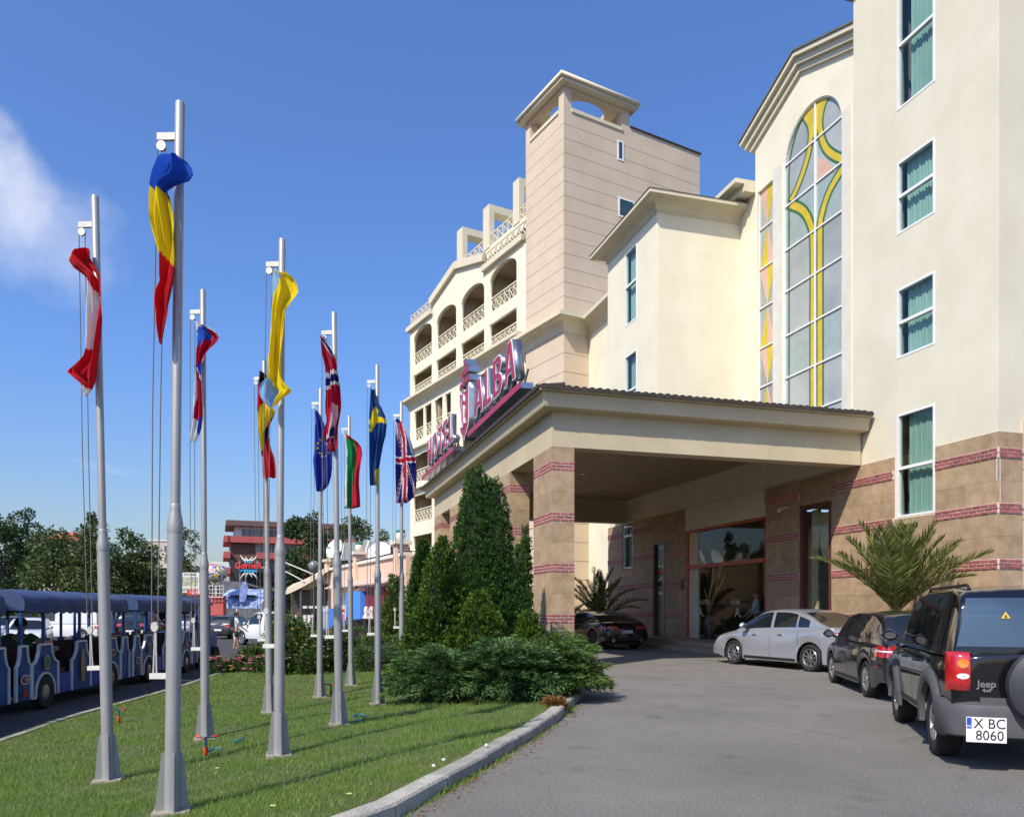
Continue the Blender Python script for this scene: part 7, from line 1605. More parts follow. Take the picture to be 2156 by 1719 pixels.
def person(label, loc, rz, J, shirt, pants, group=None, shoes=None, extra=None):
    """J: joints (x right, y forward, z up) for one continuous body"""
    root = thing('person', label, 'person', loc, rz, group)
    names = ['pelvis', 'belly', 'chest', 'neck', 'head0', 'head1', 'head2', 'ls', 'le', 'lw', 'lh', 'rs', 're', 'rw', 'rh', 'lhip', 'lk', 'la', 'lt', 'rhip', 'rk', 'ra', 'rt']
    rad = dict(pelvis=(.15, .11), belly=(.14, .10), chest=(.16, .11), neck=.055, head0=.075, head1=.10, head2=.08, ls=.065, le=.045, lw=.032, lh=.038, rs=.065, re=.045, rw=.032, rh=.038, lhip=.095, lk=.062, la=.042, lt=.035, rhip=.095, rk=.062, ra=.042, rt=.035)
    E_ = [('pelvis','belly'),('belly','chest'),('chest','neck'),('neck','head0'),('head0','head1'),('head1','head2'),('chest','ls'),('ls','le'),('le','lw'),('lw','lh'),('chest','rs'),('rs','re'),('re','rw'),('rw','rh'),('pelvis','lhip'),('lhip','lk'),('lk','la'),('la','lt'),('pelvis','rhip'),('rhip','rk'),('rk','ra'),('ra','rt')]
    # five short fingers on each hand
    V = [J[n] for n in names]; Ed = [(names.index(a), names.index(b)) for a, b in E_]; Rd = [rad[n] for n in names]
    for h, w in (('lh', 'lw'), ('rh', 'rw')):
        hv, wv = Vector(J[h]), Vector(J[w]); d = (hv-wv).normalized(); s_ = d.cross(Vector((0, 1, .3))).normalized()
        for k in range(5):
            f = (k-2)*.017; ln = (.05, .085, .09, .085, .07)[k]; b0 = hv + s_*f; b1 = b0 + d*ln*.6 + s_*(f*.4 + (-.02 if k == 0 else 0)); b2 = b1 + d*ln*.4 + Vector((0, .02, 0)); i0 = len(V); V += [tuple(b1), tuple(b2)]; Ed += [(names.index(h), i0), (i0, i0+1)]; Rd += [.009, .008]
    skinned('body', V, Ed, Rd, M_SKIN, root)
    up = lambda n, k=1.18: tuple(x*k for x in rad[n]) if isinstance(rad[n], tuple) else rad[n]*k
    nn = ['belly', 'chest', 'ls', 'rs']; sv_ = [tuple(Vector(J['pelvis']) - Vector((0, 0, .02)))] + [J['belly'], J['chest'], tuple(Vector(J['chest']).lerp(Vector(J['neck']), .6)), J['ls'], tuple(Vector(J['ls']).lerp(Vector(J['le']), .75)), J['rs'], tuple(Vector(J['rs']).lerp(Vector(J['re']), .75))]
    skinned('shirt', sv_, [(0,1),(1,2),(2,3),(2,4),(4,5),(2,6),(6,7)], [(.175,.135), up('belly', 1.22), up('chest', 1.14), .075, .082, .068, .082, .068], shirt, root)
    kn = lambda a, b, t: tuple(Vector(J[a]).lerp(Vector(J[b]), t))
    skinned('trousers', [kn('pelvis','belly',.5), J['pelvis'], J['lhip'], kn('lhip','lk',.95), J['rhip'], kn('rhip','rk',.95)], [(0,1),(1,2),(2,3),(1,4),(4,5)], [(.16,.12), (.165,.125), .11, .092, .11, .092], pants, root)
    hd = Vector(J['head1']); m = MB(); n = 12; dirf = Vector(J.get('face', (0, 1, 0))).normalized(); c = hd + Vector((0, 0, .04)) - dirf*.032
    rows = [[(c.x + .115*math.sin(t)*math.cos(a), c.y + .125*math.sin(t)*math.sin(a), c.z + .12*math.cos(t)) for a in [2*math.pi*j/n for j in range(n+1)]] for t in [math.pi*.66*i/7 for i in range(8)]]
    m.grid(rows); m.build('hair', M_HAIR, root, smooth=180)
    # face: nose, eyes, mouth, ears
    sd_ = dirf.cross(VZ); m = MB(); q = hd + dirf*.105; m.hull([q + sd_*.014 - VZ*.02, q - sd_*.014 - VZ*.02, q + VZ*.025], [q + dirf*.022 - VZ*.015]*3); m.build('nose', M_SKIN, root)
    for e in (-1, 1):
        m = MB(); q = hd + dirf*.092 + sd_*.035*e + VZ*.028; m.lathe([(.001, -.012), (.011, -.006), (.013, 0), (.011, .006), (.001, .012)], 8, tuple(q)); m.build('eye', M_HAIR, root)
        m = MB(); q = hd + sd_*.105*e; m.lathe([(.004, -.03), (.018, -.015), (.02, .012), (.006, .03)], 8, tuple(q)); m.build('ear', M_SKIN, root)
    m = MB(); q = hd + dirf*.094 - VZ*.045; m.beam(q - sd_*.025, q + sd_*.025, .012, .010); m.build('mouth', mat('lips', (.30, .10, .08), .5), root)
    if shoes:
        for s_ in ('l', 'r'): a, t = Vector(J[s_+'a']), Vector(J[s_+'t']); m = MB(); m.hull([Vector((a.x-.045, a.y-.06, .0)), Vector((a.x+.045, a.y-.06, .0)), Vector((t.x+.05, t.y+.07, .0)), Vector((t.x-.05, t.y+.07, .0))], [Vector((a.x-.04, a.y-.05, .05)), Vector((a.x+.04, a.y-.05, .05)), Vector((t.x+.04, t.y+.05, .03)), Vector((t.x-.04, t.y+.05, .03))]); m.build('shoe', shoes, root)
    return root
def standing(h=1.7, step=.12, arms=((.0, .02), (.0, .02))):
    k = h/1.75; s = lambda x, y, z: (x*k, y*k, z*k)
    J = dict(pelvis=s(0,0,.93), belly=s(0,.0,1.10), chest=s(0,0,1.32), neck=s(0,.0,1.48), head0=s(0,.02,1.55), head1=s(0,.03,1.63), head2=s(0,.02,1.68), ls=s(-.19,0,1.40), le=s(-.25,arms[0][0],1.12), lw=s(-.25,arms[0][0]+arms[0][1]*6,.90), lh=s(-.25,arms[0][0]+arms[0][1]*7+.02,.84), rs=s(.19,0,1.40), re=s(.25,arms[1][0],1.12), rw=s(.24,arms[1][0]+arms[1][1]*6,.90), rh=s(.24,arms[1][0]+arms[1][1]*7+.02,.84), lhip=s(-.09,0,.86), lk=s(-.10,step*.6,.48), la=s(-.10,step,.08), lt=s(-.11,step+.13,.035), rhip=s(.09,0,.86), rk=s(.10,-step*.2,.48), ra=s(.10,-step,.08), rt=s(.11,-step+.13,.035)); return J
M_WSHIRT = mat('white_shirt', (.62, .66, .70), .8, var=.06, vscale=8); M_DSHORT = mat('dark_shorts', (.02, .02, .025), .8, var=.2); M_GSHIRT = mat('green_shirt', (.02, .12, .04), .8, var=.1); M_BSHIRT = mat('light_blue_shirt', (.38, .55, .74), .7, var=.05); M_NAVYP = mat('dark_trousers', (.02, .022, .03), .8)
pp = dpos(497, 37.5); wp = person('person in white T-shirt and dark shorts with a backpack, walking in the street', pp, R(-75), standing(1.70, .13, ((.05, .03), (.10, .05))), M_WSHIRT, M_DSHORT, shoes=mat('sandals', (.35, .2, .14), .7))
m = MB(); m.hull([Vector((-.15, -.13, 1.0)), Vector((.15, -.13, 1.0)), Vector((.15, -.30, 1.02)), Vector((-.15, -.30, 1.02))], [Vector((-.13, -.12, 1.42)), Vector((.13, -.12, 1.42)), Vector((.12, -.24, 1.40)), Vector((-.12, -.24, 1.40))]); bp = m.build('backpack', M_NAVYP); tag(bp, 'dark backpack worn by the walker in the white T-shirt', 'backpack'); bp.location = pp; bp.rotation_euler = (0, 0, R(-75))
lp = Vector((15.95, 24.0, .345)); person('person in light blue shirt standing in the lobby behind the glass', lp, R(60), standing(1.75, .03, ((.05, .03), (.12, .04))), M_BSHIRT, M_NAVYP, shoes=M_TRIMBLK)
def seated():
    J = standing(1.72, 0); z0 = -.16
    for k in J: J[k] = (J[k][0], J[k][1], J[k][2]+z0)
    J.update(lk=(-.12, .42, .78), la=(-.12, .45, .38), lt=(-.12, .58, .34), rk=(.12, .42, .78), ra=(.12, .45, .38), rt=(.12, .58, .34), lhip=(-.09, .06, .75), rhip=(.09, .06, .75), le=(-.42, -.12, 1.12), lw=(-.60, -.10, 1.02), lh=(-.66, -.09, 1.0), re=(.42, -.12, 1.12), rw=(.60, -.10, 1.02), rh=(.66, -.09, 1.0)); return J
sp_ = p1 + tdir*(.52) + tleft*.72; person('person in a green shirt sitting with arms along the seat back in the train', (sp_.x, sp_.y, STZ+.13), -thead, seated(), M_GSHIRT, M_NAVYP)

# ---------------------------------------------------------------- parked cars along the street
def street_car(name, label, u, d, heading, mt, kind='hatch', rim=None, head=False, **kw):
    if kind == 'hatch': c = Car(L=4.0, W=1.68, wr=.29, xf=1.22, xr=-1.22, deck=[(-2.0, .86), (-1.9, .92), (.6, .92), (1.0, .90), (1.75, .74), (2.0, .56)], roof=[(-1.95, .92), (-1.75, 1.22), (-1.5, 1.38), (-.8, 1.44), (0, 1.43), (.4, 1.34), (1.05, .91)], screens=[(.45, .98, .86, .92, 'windscreen'), (-1.92, -1.52, .9, .84, 'rear_window')], mirror_x=.72); wins = ((-1.45, -.75, .1, .88), (-.65, .72, .08, .9))
    if kind == 'saloon': c = Car(L=4.5, W=1.74, wr=.31, xf=1.33, xr=-1.3, deck=[(-2.25, .88), (-2.1, .96), (-1.2, .97), (.6, .92), (1.0, .90), (1.95, .76), (2.25, .55)], roof=[(-1.75, .97), (-1.3, 1.15), (-.8, 1.38), (-.2, 1.42), (.3, 1.38), (.7, 1.16), (1.15, .91)], screens=[(.38, 1.06, .86, .92, 'windscreen'), (-1.62, -.86, .9, .84, 'rear_window')], mirror_x=.75); wins = ((-.95, -.2, .09, .88), (-.1, .8, .09, .9))
    if kind == 'suv': c = Car(L=4.4, W=1.82, wr=.36, sill=.35, xf=1.32, xr=-1.32, deck=[(-2.2, 1.0), (-2.0, 1.05), (.7, 1.05), (1.1, 1.03), (1.9, .92), (2.2, .7)], roof=[(-2.12, 1.05), (-1.98, 1.45), (-1.75, 1.66), (-.9, 1.70), (.1, 1.68), (.5, 1.55), (1.1, 1.05)], screens=[(.5, 1.02, .86, .92, 'windscreen'), (-2.08, -1.8, .9, .84, 'rear_window')], mirror_x=.78); wins = ((-1.8, -1.0, .1, .86), (-.9, -.1, .08, .9), (0, .8, .08, .9))
    if kind == 'van': c = Car(L=4.9, W=1.9, wr=.33, sill=.28, xf=1.55, xr=-1.45, pr=.04, lean_r=0, cabin_in=.985, tumble=.07, deck=[(-2.45, 1.0), (-2.3, 1.05), (1.0, 1.05), (1.5, 1.02), (2.2, .86), (2.45, .6)], roof=[(-2.43, 1.05), (-2.40, 1.85), (-2.25, 1.98), (-.8, 2.02), (.5, 2.0), (.8, 1.9), (1.6, 1.03)], screens=[(.95, 1.52, .86, .92, 'windscreen')], mirror_x=1.2); wins = ((.35, 1.25, .12, .78),)
    if kind == 'pickup': c = Car(L=4.7, W=1.78, wr=.35, sill=.36, xf=1.42, xr=-1.4, pr=.03, lean_r=0, deck=[(-2.35, 1.0), (-2.3, 1.03), (.3, 1.03), (1.1, 1.02), (2.1, .92), (2.35, .7)], roof=[(-.55, 1.03), (-.45, 1.5), (-.2, 1.70), (.3, 1.72), (.6, 1.62), (1.15, 1.03)], screens=[(.62, 1.06, .86, .92, 'windscreen'), (-.53, -.35, .86, .8, 'rear_window')], mirror_x=.85); wins = ((-.25, .82, .1, .88),)
    loc = dpos(u, d); r = c.build(name, label, loc, R(heading), mt, 'cars along the street', rim=rim or M_STEELRIM, spokes=6, windows=wins, detail=False)
    c.tail_patch('tail_lamp', .72 if kind != 'suv' else .85, .90 if kind != 'suv' else 1.02, .66, 1.2, M_REDLAMP); c.tail_patch('number_plate', .52, .62, 0, .3, M_PLATE)
    for sg in (1, -1):
        m = MB(); x = c.L/2; z0 = smooth_interp(c.deck, x-.18)-.10; m.grid([[c.side(x-.02-.14*i/4, z0-.14*j/3 + .04, .006, sg) for i in range(5)] for j in range(4)]); m.build('headlamp', M_CLEARLAMP, r, smooth=60)
    m = MB(); m.box(c.L/2+.03, -.25, .40, c.L/2+.045, .25, .51); m.build('front_plate', M_PLATE, r)
    return r
P_WHITE = paint('white_paint', (.62, .63, .64), rough=.3); P_RED = paint('red_paint', (.16, .012, .02), rough=.25); P_GREY = paint('grey_paint', (.05, .05, .055), metal=.4); P_SLV2 = paint('pale_silver_paint', (.40, .42, .44), metal=.5)
street_car('hatchback_car', 'white hatchback facing the train, behind the green shirted rider', 62, 37, 172, P_WHITE, 'hatch')
street_car('delivery_van', 'white panel van beyond the train between the left flagpole and the hatchback', 152, 46, -62, P_WHITE, 'van')
street_car('saloon_car', 'silver saloon parked behind the white hatchback', 22, 46, 165, P_SLV2, 'saloon')
street_car('saloon_car', 'dark saloon partly hidden behind the silver one at the far left', 52, 55, 168, P_GREY, 'saloon')
street_car('off_road_car', 'black off-road car seen from behind through the second train car', 300, 48, 8, P_BLK, 'suv')
street_car('hatchback_car', 'dark red hatchback driving away up the street', 465, 56, 4, P_RED, 'hatch')
street_car('hatchback_car', 'dark grey hatchback beside the walker in the white T-shirt', 488, 50, 20, P_GREY, 'hatch')
street_car('pickup_truck', 'white pickup parked behind the roses', 572, 40, -35, P_WHITE, 'pickup')
street_car('saloon_car', 'dark blue saloon in front of the blue kiosk', 775, 37, 75, P_NAVY, 'saloon')
street_car('hatchback_car', 'small silver hatchback glimpsed beyond the engine', 408, 58, 10, P_SLV2, 'hatch')

# ---------------------------------------------------------------- buildings of the street
M_TERRA = mat('coral_render', (.42, .085, .075), .8, c2=(.48, .11, .095), vscale=.5); M_WOODC = mat('brown_cladding', (.11, .055, .035), .7, c2=(.17, .09, .055), vscale=1.2); M_FASCB = mat('brown_fascia', (.14, .085, .075), .7, var=.08); M_WINW = mat('window_white', (.62, .63, .63), .5); M_WING = mat('far_glass', (.09, .13, .15), .1, spec=.8, var=.4, vscale=.4)
M_BEIGE = mat('beige_render', (.55, .47, .38), .9, var=.05, vscale=.5); M_PEACH = mat('peach_render', (.66, .46, .33), .9, c2=(.72, .52, .38), vscale=.6, bump=.1)
class Bld:
    """building with two visible faces meeting at a corner: left face runs back-left, right face runs back-right"""
    def __init__(s, name, label, u, d, rot, z0=STZ, cat='building'):
        p = dpos(u, d, z0); s.root = thing(name, label, cat, p, rot - YAW); s.z0 = z0
    def box(s, nm, x0, x1, y0, y1, z0, z1, mt, parent=None): m = MB(); m.box(x0, y0, z0, x1, y1, z1); return m.build(nm, mt, parent or s.root)
    def win(s, x0, x1, z0, z1, face='front', y=0.0, n=2):
        """window: frame part with panes; front face lies at y = 0, left face at x = 0"""
        m = MB(); t = .08
        if face == 'front':
            m.box(x0, y-.05, z0, x1, y-.0, z0+t); m.box(x0, y-.05, z1-t, x1, y, z1)
            for i in range(n+1): xx = x0 + (x1-x0-t)*i/n; m.box(xx, y-.052, z0+t, xx+t, y, z1-t)
            f = m.build('window', M_WINW, s.root); m = MB(); m.quad((x0, y-.02, z0), (x1, y-.02, z0), (x1, y-.02, z1), (x0, y-.02, z1)); m.build('pane', M_WING, f)
        else:
            m.box(y-.05, x0, z0, y, x1, z0+t); m.box(y-.05, x0, z1-t, y, x1, z1)
            for i in range(n+1): xx = x0 + (x1-x0-t)*i/n; m.box(y-.052, xx, z0+t, y, xx+t, z1-t)
            f = m.build('window', M_WINW, s.root); m = MB(); m.quad((y-.02, x0, z0), (y-.02, x1, z0), (y-.02, x1, z1), (y-.02, x0, z1)); m.build('pane', M_WING, f)
# coral banded apartment house
b = Bld('apartment_house', 'coral and brown apartment house with white windows and flat roof', 485, 148, R(21)); FH = 3.0
b.box('wall', 0, 24, 0, 12, 0, 14.6, M_WOODC); b.box('top_storey', .8, 24, .8, 11, 14.61, 17.6, M_WINW); b.box('roof_slab', -.8, 25, -.8, 13, 17.61, 18.6, M_FASCB)
for k in range(5):
    z = 14.6 - FH*k; b.box('balcony_band', 4.6 if k else -.5, 24, -1.2, -.01, z-.2, z+1.0, M_TERRA); b.box('balcony_band', -1.2, -.01, -1.2, 12, z-.2, z+1.0, M_TERRA)
    if k: 
        for x in (4.8, 9.5, 14.5, 19.5): b.win(x, x+4.0, z+.95, z+2.6, n=3)
        b.win(.2, 2.6, z+1.0, z+2.6, 'left', n=2); b.win(4, 8, z+1.0, z+2.6, 'left', n=3)
for x in (2, 7, 12.5, 18.5): b.win(x, x+4, 15.3, 17.2, y=.8, n=4)
b.win(2, 5, 15.3, 17.2, 'left', y=.8); b.win(6, 10, 15.3, 17.2, 'left', y=.8)
# far beige block and the red-roofed house
b = Bld('apartment_block', 'beige apartment block far behind the trees', 312, 210, R(10)); b.box('wall', 0, 7, 0, 10, 0, 20, M_BEIGE); b.box('roof_slab', -.2, 7.2, -.2, 10.2, 20.01, 20.5, M_WINW)
for k in range(6):
    for x in (1.0, 4.0): b.win(x, x+1.6, 2.0+3*k, 3.9+3*k)
b = Bld('house', 'house with a red tiled roof rising behind the left trees', 84, 120, R(-12)); b.box('wall', 0, 6, 0, 6, 0, 12.2, M_BEIGE); M_RTILE = mat('red_tiles', (.42, .10, .05), .8, var=.15, vscale=3)
m = MB(); m.hull([Vector(p) for p in ((-.6,-.6,12.2),(6.6,-.6,12.2),(6.6,6.6,12.2),(-.6,6.6,12.2))], [Vector(p) for p in ((2.2,2.4,13.8),(3.8,2.4,13.8),(3.8,3.6,13.8),(2.2,3.6,13.8))]); m.build('roof', M_RTILE, b.root)
for x in (.8, 3.4): b.win(x, x+1.8, 10.2, 11.8)
m = MB(); m.hull([Vector(p) for p in ((-3,-2,9.2),(10,-2,9.2),(10,-.05,9.9),(-3,-.05,9.9))], [Vector(p) for p in ((-3,-2,9.35),(10,-2,9.35),(10,-.05,10.1),(-3,-.05,10.1))]); m.build('lower_roof', M_RTILE, b.root)
# row of low shops behind the parked cars
shop_cols = [('shop with a yellow fascia at the left edge', -70, (.45, .32, .03)), ('dark shop with glowing red numerals on its roof', 20, (.03, .03, .035)), ('shop with a grey fascia behind the white van', 120, (.10, .10, .11)), ('white fronted shop seen through the train', 205, (.45, .44, .42)), ('shop with a pale awning behind the nearest flagpole', 290, (.30, .12, .08)), ('shop with a dark blue fascia behind the train engine', 372, (.03, .05, .16))]
for i, (lab, u, c) in enumerate(shop_cols):
    b = Bld('shop', lab, u, 66, R(3), cat='shop'); b.box('wall', 0, 3.3, 0, 4, 0, 3.0, mat('shop_wall_%d' % i, tuple(x*.6+.06 for x in c), .8, var=.1)); b.box('fascia', -.02, 3.32, -.5, -.01, 2.3, 2.95, mat('shop_fascia_%d' % i, c, .6, var=.1)); b.box('door', 1.9, 2.8, -.04, -.005, 0, 2.1, M_DARK); b.win(.3, 1.7, .6, 2.1)
    m = MB(); m.hull([Vector(p) for p in ((.1,-.52,2.25),(3.2,-.52,2.25),(3.2,-1.6,1.95),(.1,-1.6,1.95))], [Vector(p) for p in ((.1,-.52,2.3),(3.2,-.52,2.3),(3.2,-1.6,2.0),(.1,-1.6,2.0))]); m.build('awning', mat('awning_%d' % i, tuple(min(1, x*1.3+.05) for x in c[::-1]), .8, var=.1), b.root)
M_SIGNRED = mat('sign_bright_red', (.62, .03, .025), .5); 
t = text_obj('24', 1.0, M_SIGNRED, .05, name='roof_numerals', bold=.02); t.location = dpos(47, 64, TZ_(1229, 64)); t.rotation_euler = (0, 0, -YAW); t.scale = (1, 1, .9); tag(t, 'red numerals 24 above the train canvas', 'sign')
sg_ = thing('taxi_sign', 'small red and dark board with white letters above the train roof', 'sign', dpos(292, 60, TZ_(1248, 60)), -YAW); m = MB(); m.box(-.95, 0, -.25, .95, .08, .25); m.build('board', mat('sign_dark', (.03, .025, .03), .6), sg_); m = MB(); m.box(.35, -.01, -.24, .95, -.002, .24); m.build('red_field', M_SIGNRED, sg_); t = text_obj('TAXI', .5, T_WHITE, .006, parent=sg_); t.location = (0, -.02, 0); m = MB(); m.box(-.05, .02, -3.2, .05, .06, -.25); m.build('post', M_SFRAME, sg_)
# ---------------------------------------------------------------- restaurant with satellite dishes
M_GREENCAP = mat('green_cap', (.01, .20, .09), .5); M_CREAMW = mat('warm_white', (.72, .66, .56), .8, var=.05); M_DISH = mat('dish_white', (.70, .70, .70), .5, var=.04); M_MAROON = mat('maroon_panel', (.20, .015, .025), .5, var=.1); M_KIOSK = mat('kiosk_blue', (.08, .27, .75), .5, var=.06); M_SOLAR = mat('grey_board', (.13, .14, .155), .5, var=.1, vscale=.6)
r = Bld('restaurant', 'peach single storey restaurant with satellite dishes on its roof', 690, 48, R(-64.4), cat='restaurant')
r.box('wall', 0, 15.6, 0, 2.6, 0, 4.2, M_PEACH); r.box('parapet_cap', -.1, 15.6, -.12, .3, 4.201, 4.36, M_CREAMW); r.box('dark_coping', -.1, 15.6, -.13, .3, 4.361, 4.42, M_TRIMBLK)
for x in (.3, 7.3, 14.6):
    p = r.box('parapet_post', x-.28, x+.28, -.2, .36, 0.0 if x > 1 else 3.4, 4.75, M_PEACH); r.box('post_cap', x-.4, x+.4, -.32, .48, 4.751, 4.9, M_CREAMW, p)
    m = MB(); m.lathe([(.08, 4.9), (.18, 4.98), (.22, 5.12), (.19, 5.26), (.15, 5.3)], 14, (x, .08, 0)); m.build('urn', M_CREAMW, p, smooth=60); m = MB(); m.lathe([(.2, 5.3), (.2, 5.39), (.02, 5.43)], 14, (x, .08, 0)); m.build('urn_lid', M_GREENCAP, p, smooth=40)
m = MB(); n = 48
for i in range(n): x = 3.2 + (15.4-3.2)*i/n; m.hull([Vector((x, -.02, 3.35)), Vector((x+.2, -.02, 3.35)), Vector((x+.2, -.9, 3.0)), Vector((x, -.9, 3.0))], [Vector((x, -.02, 3.41)), Vector((x+.2, -.02, 3.41)), Vector((x+.2, -.9, 3.06)), Vector((x, -.9, 3.06))])
m.build('tile_hood', mat('pale_tiles', (.60, .46, .38), .8, var=.15, vscale=6), r.root, kind='stuff')
for x0, x1 in ((7.9, 10.9), (11.4, 14.1)):
    m = MB(); pts = arch(x0, 1.6, x1, 3.05, .9, 12); m.add([(a, -.02, b_) for a, b_ in pts], [tuple(range(len(pts)))]); m.build('arched_window', M_WING, r.root)
k = r.box('blue_panel', 7.75, 10.7, -.75, -.1, 0, 2.75, M_KIOSK); m = MB(); [m.box(*q) for q in ((6.9, -1.2, 0, 7.0, -1.1, 1.75), (8.9, -1.2, 0, 9.0, -1.1, 1.75), (6.9, -1.2, 1.75, 9.0, -1.1, 1.85))]; fr_ = m.build('poster_frame', M_SIGNRED, r.root); m = MB(); m.box(7.0, -1.16, 0, 8.9, -1.12, 1.75); m.build('poster', M_KIOSK, fr_)
m = MB(); m.tube([(7.3, -1.18, 1.05), (7.5, -1.18, 1.35), (7.9, -1.18, 1.2), (8.3, -1.18, 1.35), (8.6, -1.18, 1.15), (8.2, -1.18, 1.0), (7.7, -1.18, .95)], .05, 6); m.box(7.25, -1.18, .62, 8.6, -1.165, .7); m.build('poster_mark', T_WHITE, fr_)
for i, x in enumerate((10.75, 11.55, 12.35, 13.15)): r.box('maroon_panel', x, x+.74, -.5, -.1, 0, 2.9, M_MAROON)
for x in (11.1, 12.0, 13.4): m = MB(); m.lathe([(.16, 0), (.13, 1.0), (.2, 1.3), (.09, 1.5), (.13, 1.62), (.1, 1.8), (.01, 1.86)], 10, (x, -.55, .15)); m.build('painted_figure', T_WHITE, r.root, smooth=60)
r.box('white_poster', 3.6, 5.5, -.12, -.02, .3, 2.6, T_WHITE); m = MB(); m.lathe([(.3, 0), (.38, .5), (.2, .9), (.25, 1.2), (.02, 1.45)], 12, (4.7, -.16, .5)); m.build('poster_figure', mat('poster_yellow', (.62, .36, .05), .6), r.root, smooth=60)
for i, (x, h) in enumerate(((1.2, 1.9), (2.0, 1.9), (2.8, 1.9))): b_ = r.box('drink_cabinet', x, x+.7, -.8, -.1, 0, h, (M_KIOSK, T_WHITE, M_KIOSK)[i]); r.box('cabinet_glass', x+.08, x+.62, -.81, -.802, .3, h-.2, mat('bottles_pattern', (.10, .12, .22), .3, c2=(.55, .45, .35), vscale=9), b_)
# dishes and solar board
def dish(label, u, v, d, rad, yaw_):
    o = thing('satellite_dish', label, 'dish', dpos(u, d, TZ_(v, d)), yaw_ - YAW, 'satellite dishes on the restaurant'); m = MB(); n = 24; rows = [[(rad*q*math.cos(a), -.3*rad*(1-q*q)*-1 - .3*rad, rad*q*math.sin(a)) for a in [2*math.pi*j/n for j in range(n+1)]] for q in (0.02, .3, .6, .85, 1)]; m.grid(rows); rf = m.build('reflector', M_DISH, o, smooth=60); rf.rotation_euler = (R(-22), 0, 0)
    m = MB(); m.tube([(0, .05, -.1), (0, .15, -rad*1.1-.2), (0, .15, -(TZ_(v, d)-4.5+STZ+.4)*1.0)], .05, 6); m.build('mast', M_PULLEY, o); m = MB(); m.tube([(0, -.25, -rad*.7), (0, -rad*.95, .05)], .025, 5); m.box(-.07, -rad*.95-.1, -.02, .07, -rad*.95+.05, .12); m.build('feed_arm', M_PULLEY, o)
dish('large white satellite dish at the left end of the restaurant roof', 708, 1156, 47.2, .62, R(-30)); dish('second satellite dish lower on the roof near the right post', 800, 1166, 42.5, .66, R(-10))
sb = thing('solar_board', 'long grey solar board standing on the restaurant roof', 'solar panel', dpos(760, 50, TZ_(1178, 50)), R(-20)-YAW)
for i in range(2): m = MB(); x0 = -1.5 + 1.75*i; m.hull([Vector((x0, 0, 0)), Vector((x0+1.65, 0, 0)), Vector((x0+1.65, .04, 0)), Vector((x0, .04, 0))], [Vector((x0, .5, 1.2)), Vector((x0+1.65, .5, 1.2)), Vector((x0+1.65, .54, 1.2)), Vector((x0, .54, 1.2))]); m.build('panel', M_SOLAR, sb)
for x in (-1.52, .2, .28, 1.92): m = MB(); m.beam((x, -.02, -.2), (x, .50, 1.25), .06, .06); m.beam((x, .5, 1.2), (x, 1.1, -.25), .05, .05); m.build('white_frame_bar', T_WHITE, sb)
# ---------------------------------------------------------------- beige tent roof pavilion
M_TENT = mat('tent_beige', (.62, .52, .38), .8, var=.05); tn = thing('tent_pavilion', 'dark pavilion under a sloping beige tent roof left of the restaurant', 'pavilion', dpos(640, 47), -YAW)
zt_ = lambda v, d=47: TZ_(v, d)-STZ; xx = lambda u, d=47: (u-640)/FPX*d
m = MB(); n = 8; top = [(xx(596)+(xx(694)-xx(596))*i/n, zt_(1243) + (zt_(1190)-zt_(1243))*(i/n)**1.25) for i in range(n+1)]
m.grid([[Vector((x, 0, z)) for x, z in top], [Vector((x, 2.2, z+.5)) for x, z in top], [Vector((x, 4.4, z)) for x, z in top]]); m.grid([[Vector((x, 0, z)) for x, z in top], [Vector((x, -.02, z-.28)) for x, z in top]]); m.build('tent_roof', M_TENT, tn, smooth=50)
for u in (600, 632, 668, 692): m = MB(); x = xx(u); m.box(x-.05, .1, 0, x+.05, .2, zt_(1243)+.2); m.build('post', M_SFRAME, tn)
m = MB(); m.box(xx(600), 1.2, 0, xx(692), 1.3, zt_(1240)); m.build('dark_glazing', mat('pavilion_dark', (.035, .028, .025), .3, c2=(.09, .07, .06), vscale=1.5), tn)
m = MB(); m.box(xx(632), .6, 1.9, xx(692), .72, 2.05); m.build('white_rail', T_WHITE, tn)
for i in range(6): m = MB(); x = xx(603+9*i); m.box(x, .9, .9, x+.18, 1.0, 1.5); m.build('menu_board', T_WHITE, tn)
m = MB(); m.beam((xx(598), -.1, zt_(1182)), (xx(660), -.1, zt_(1208)), .06, .06); m.beam((xx(598), -.1, zt_(1200)), (xx(640), -.1, zt_(1222)), .06, .06); m.box(xx(597)-.05, -.15, 0, xx(597)+.05, -.05, zt_(1180)); m.build('stay_rods', T_WHITE, tn)
lm = thing('street_lamp', 'dark street lamp with a grey globe before the tent pavilion', 'lamp', dpos(661, 33), 0); H_ = TZ_(1203, 33)-STZ; m = MB(); m.lathe([(.09, 0), (.06, .3), (.045, H_*.6), (.04, H_)], 10); m.build('post', M_SFRAME, lm, smooth=40); m = MB(); m.lathe([(.05, H_), (.16, H_+.05), (.23, H_+.2), (.22, H_+.33), (.12, H_+.44), (.02, H_+.47)], 16); m.build('globe', mat('lamp_globe', (.20, .20, .21), .15, spec=.8, var=.2), lm, smooth=60)
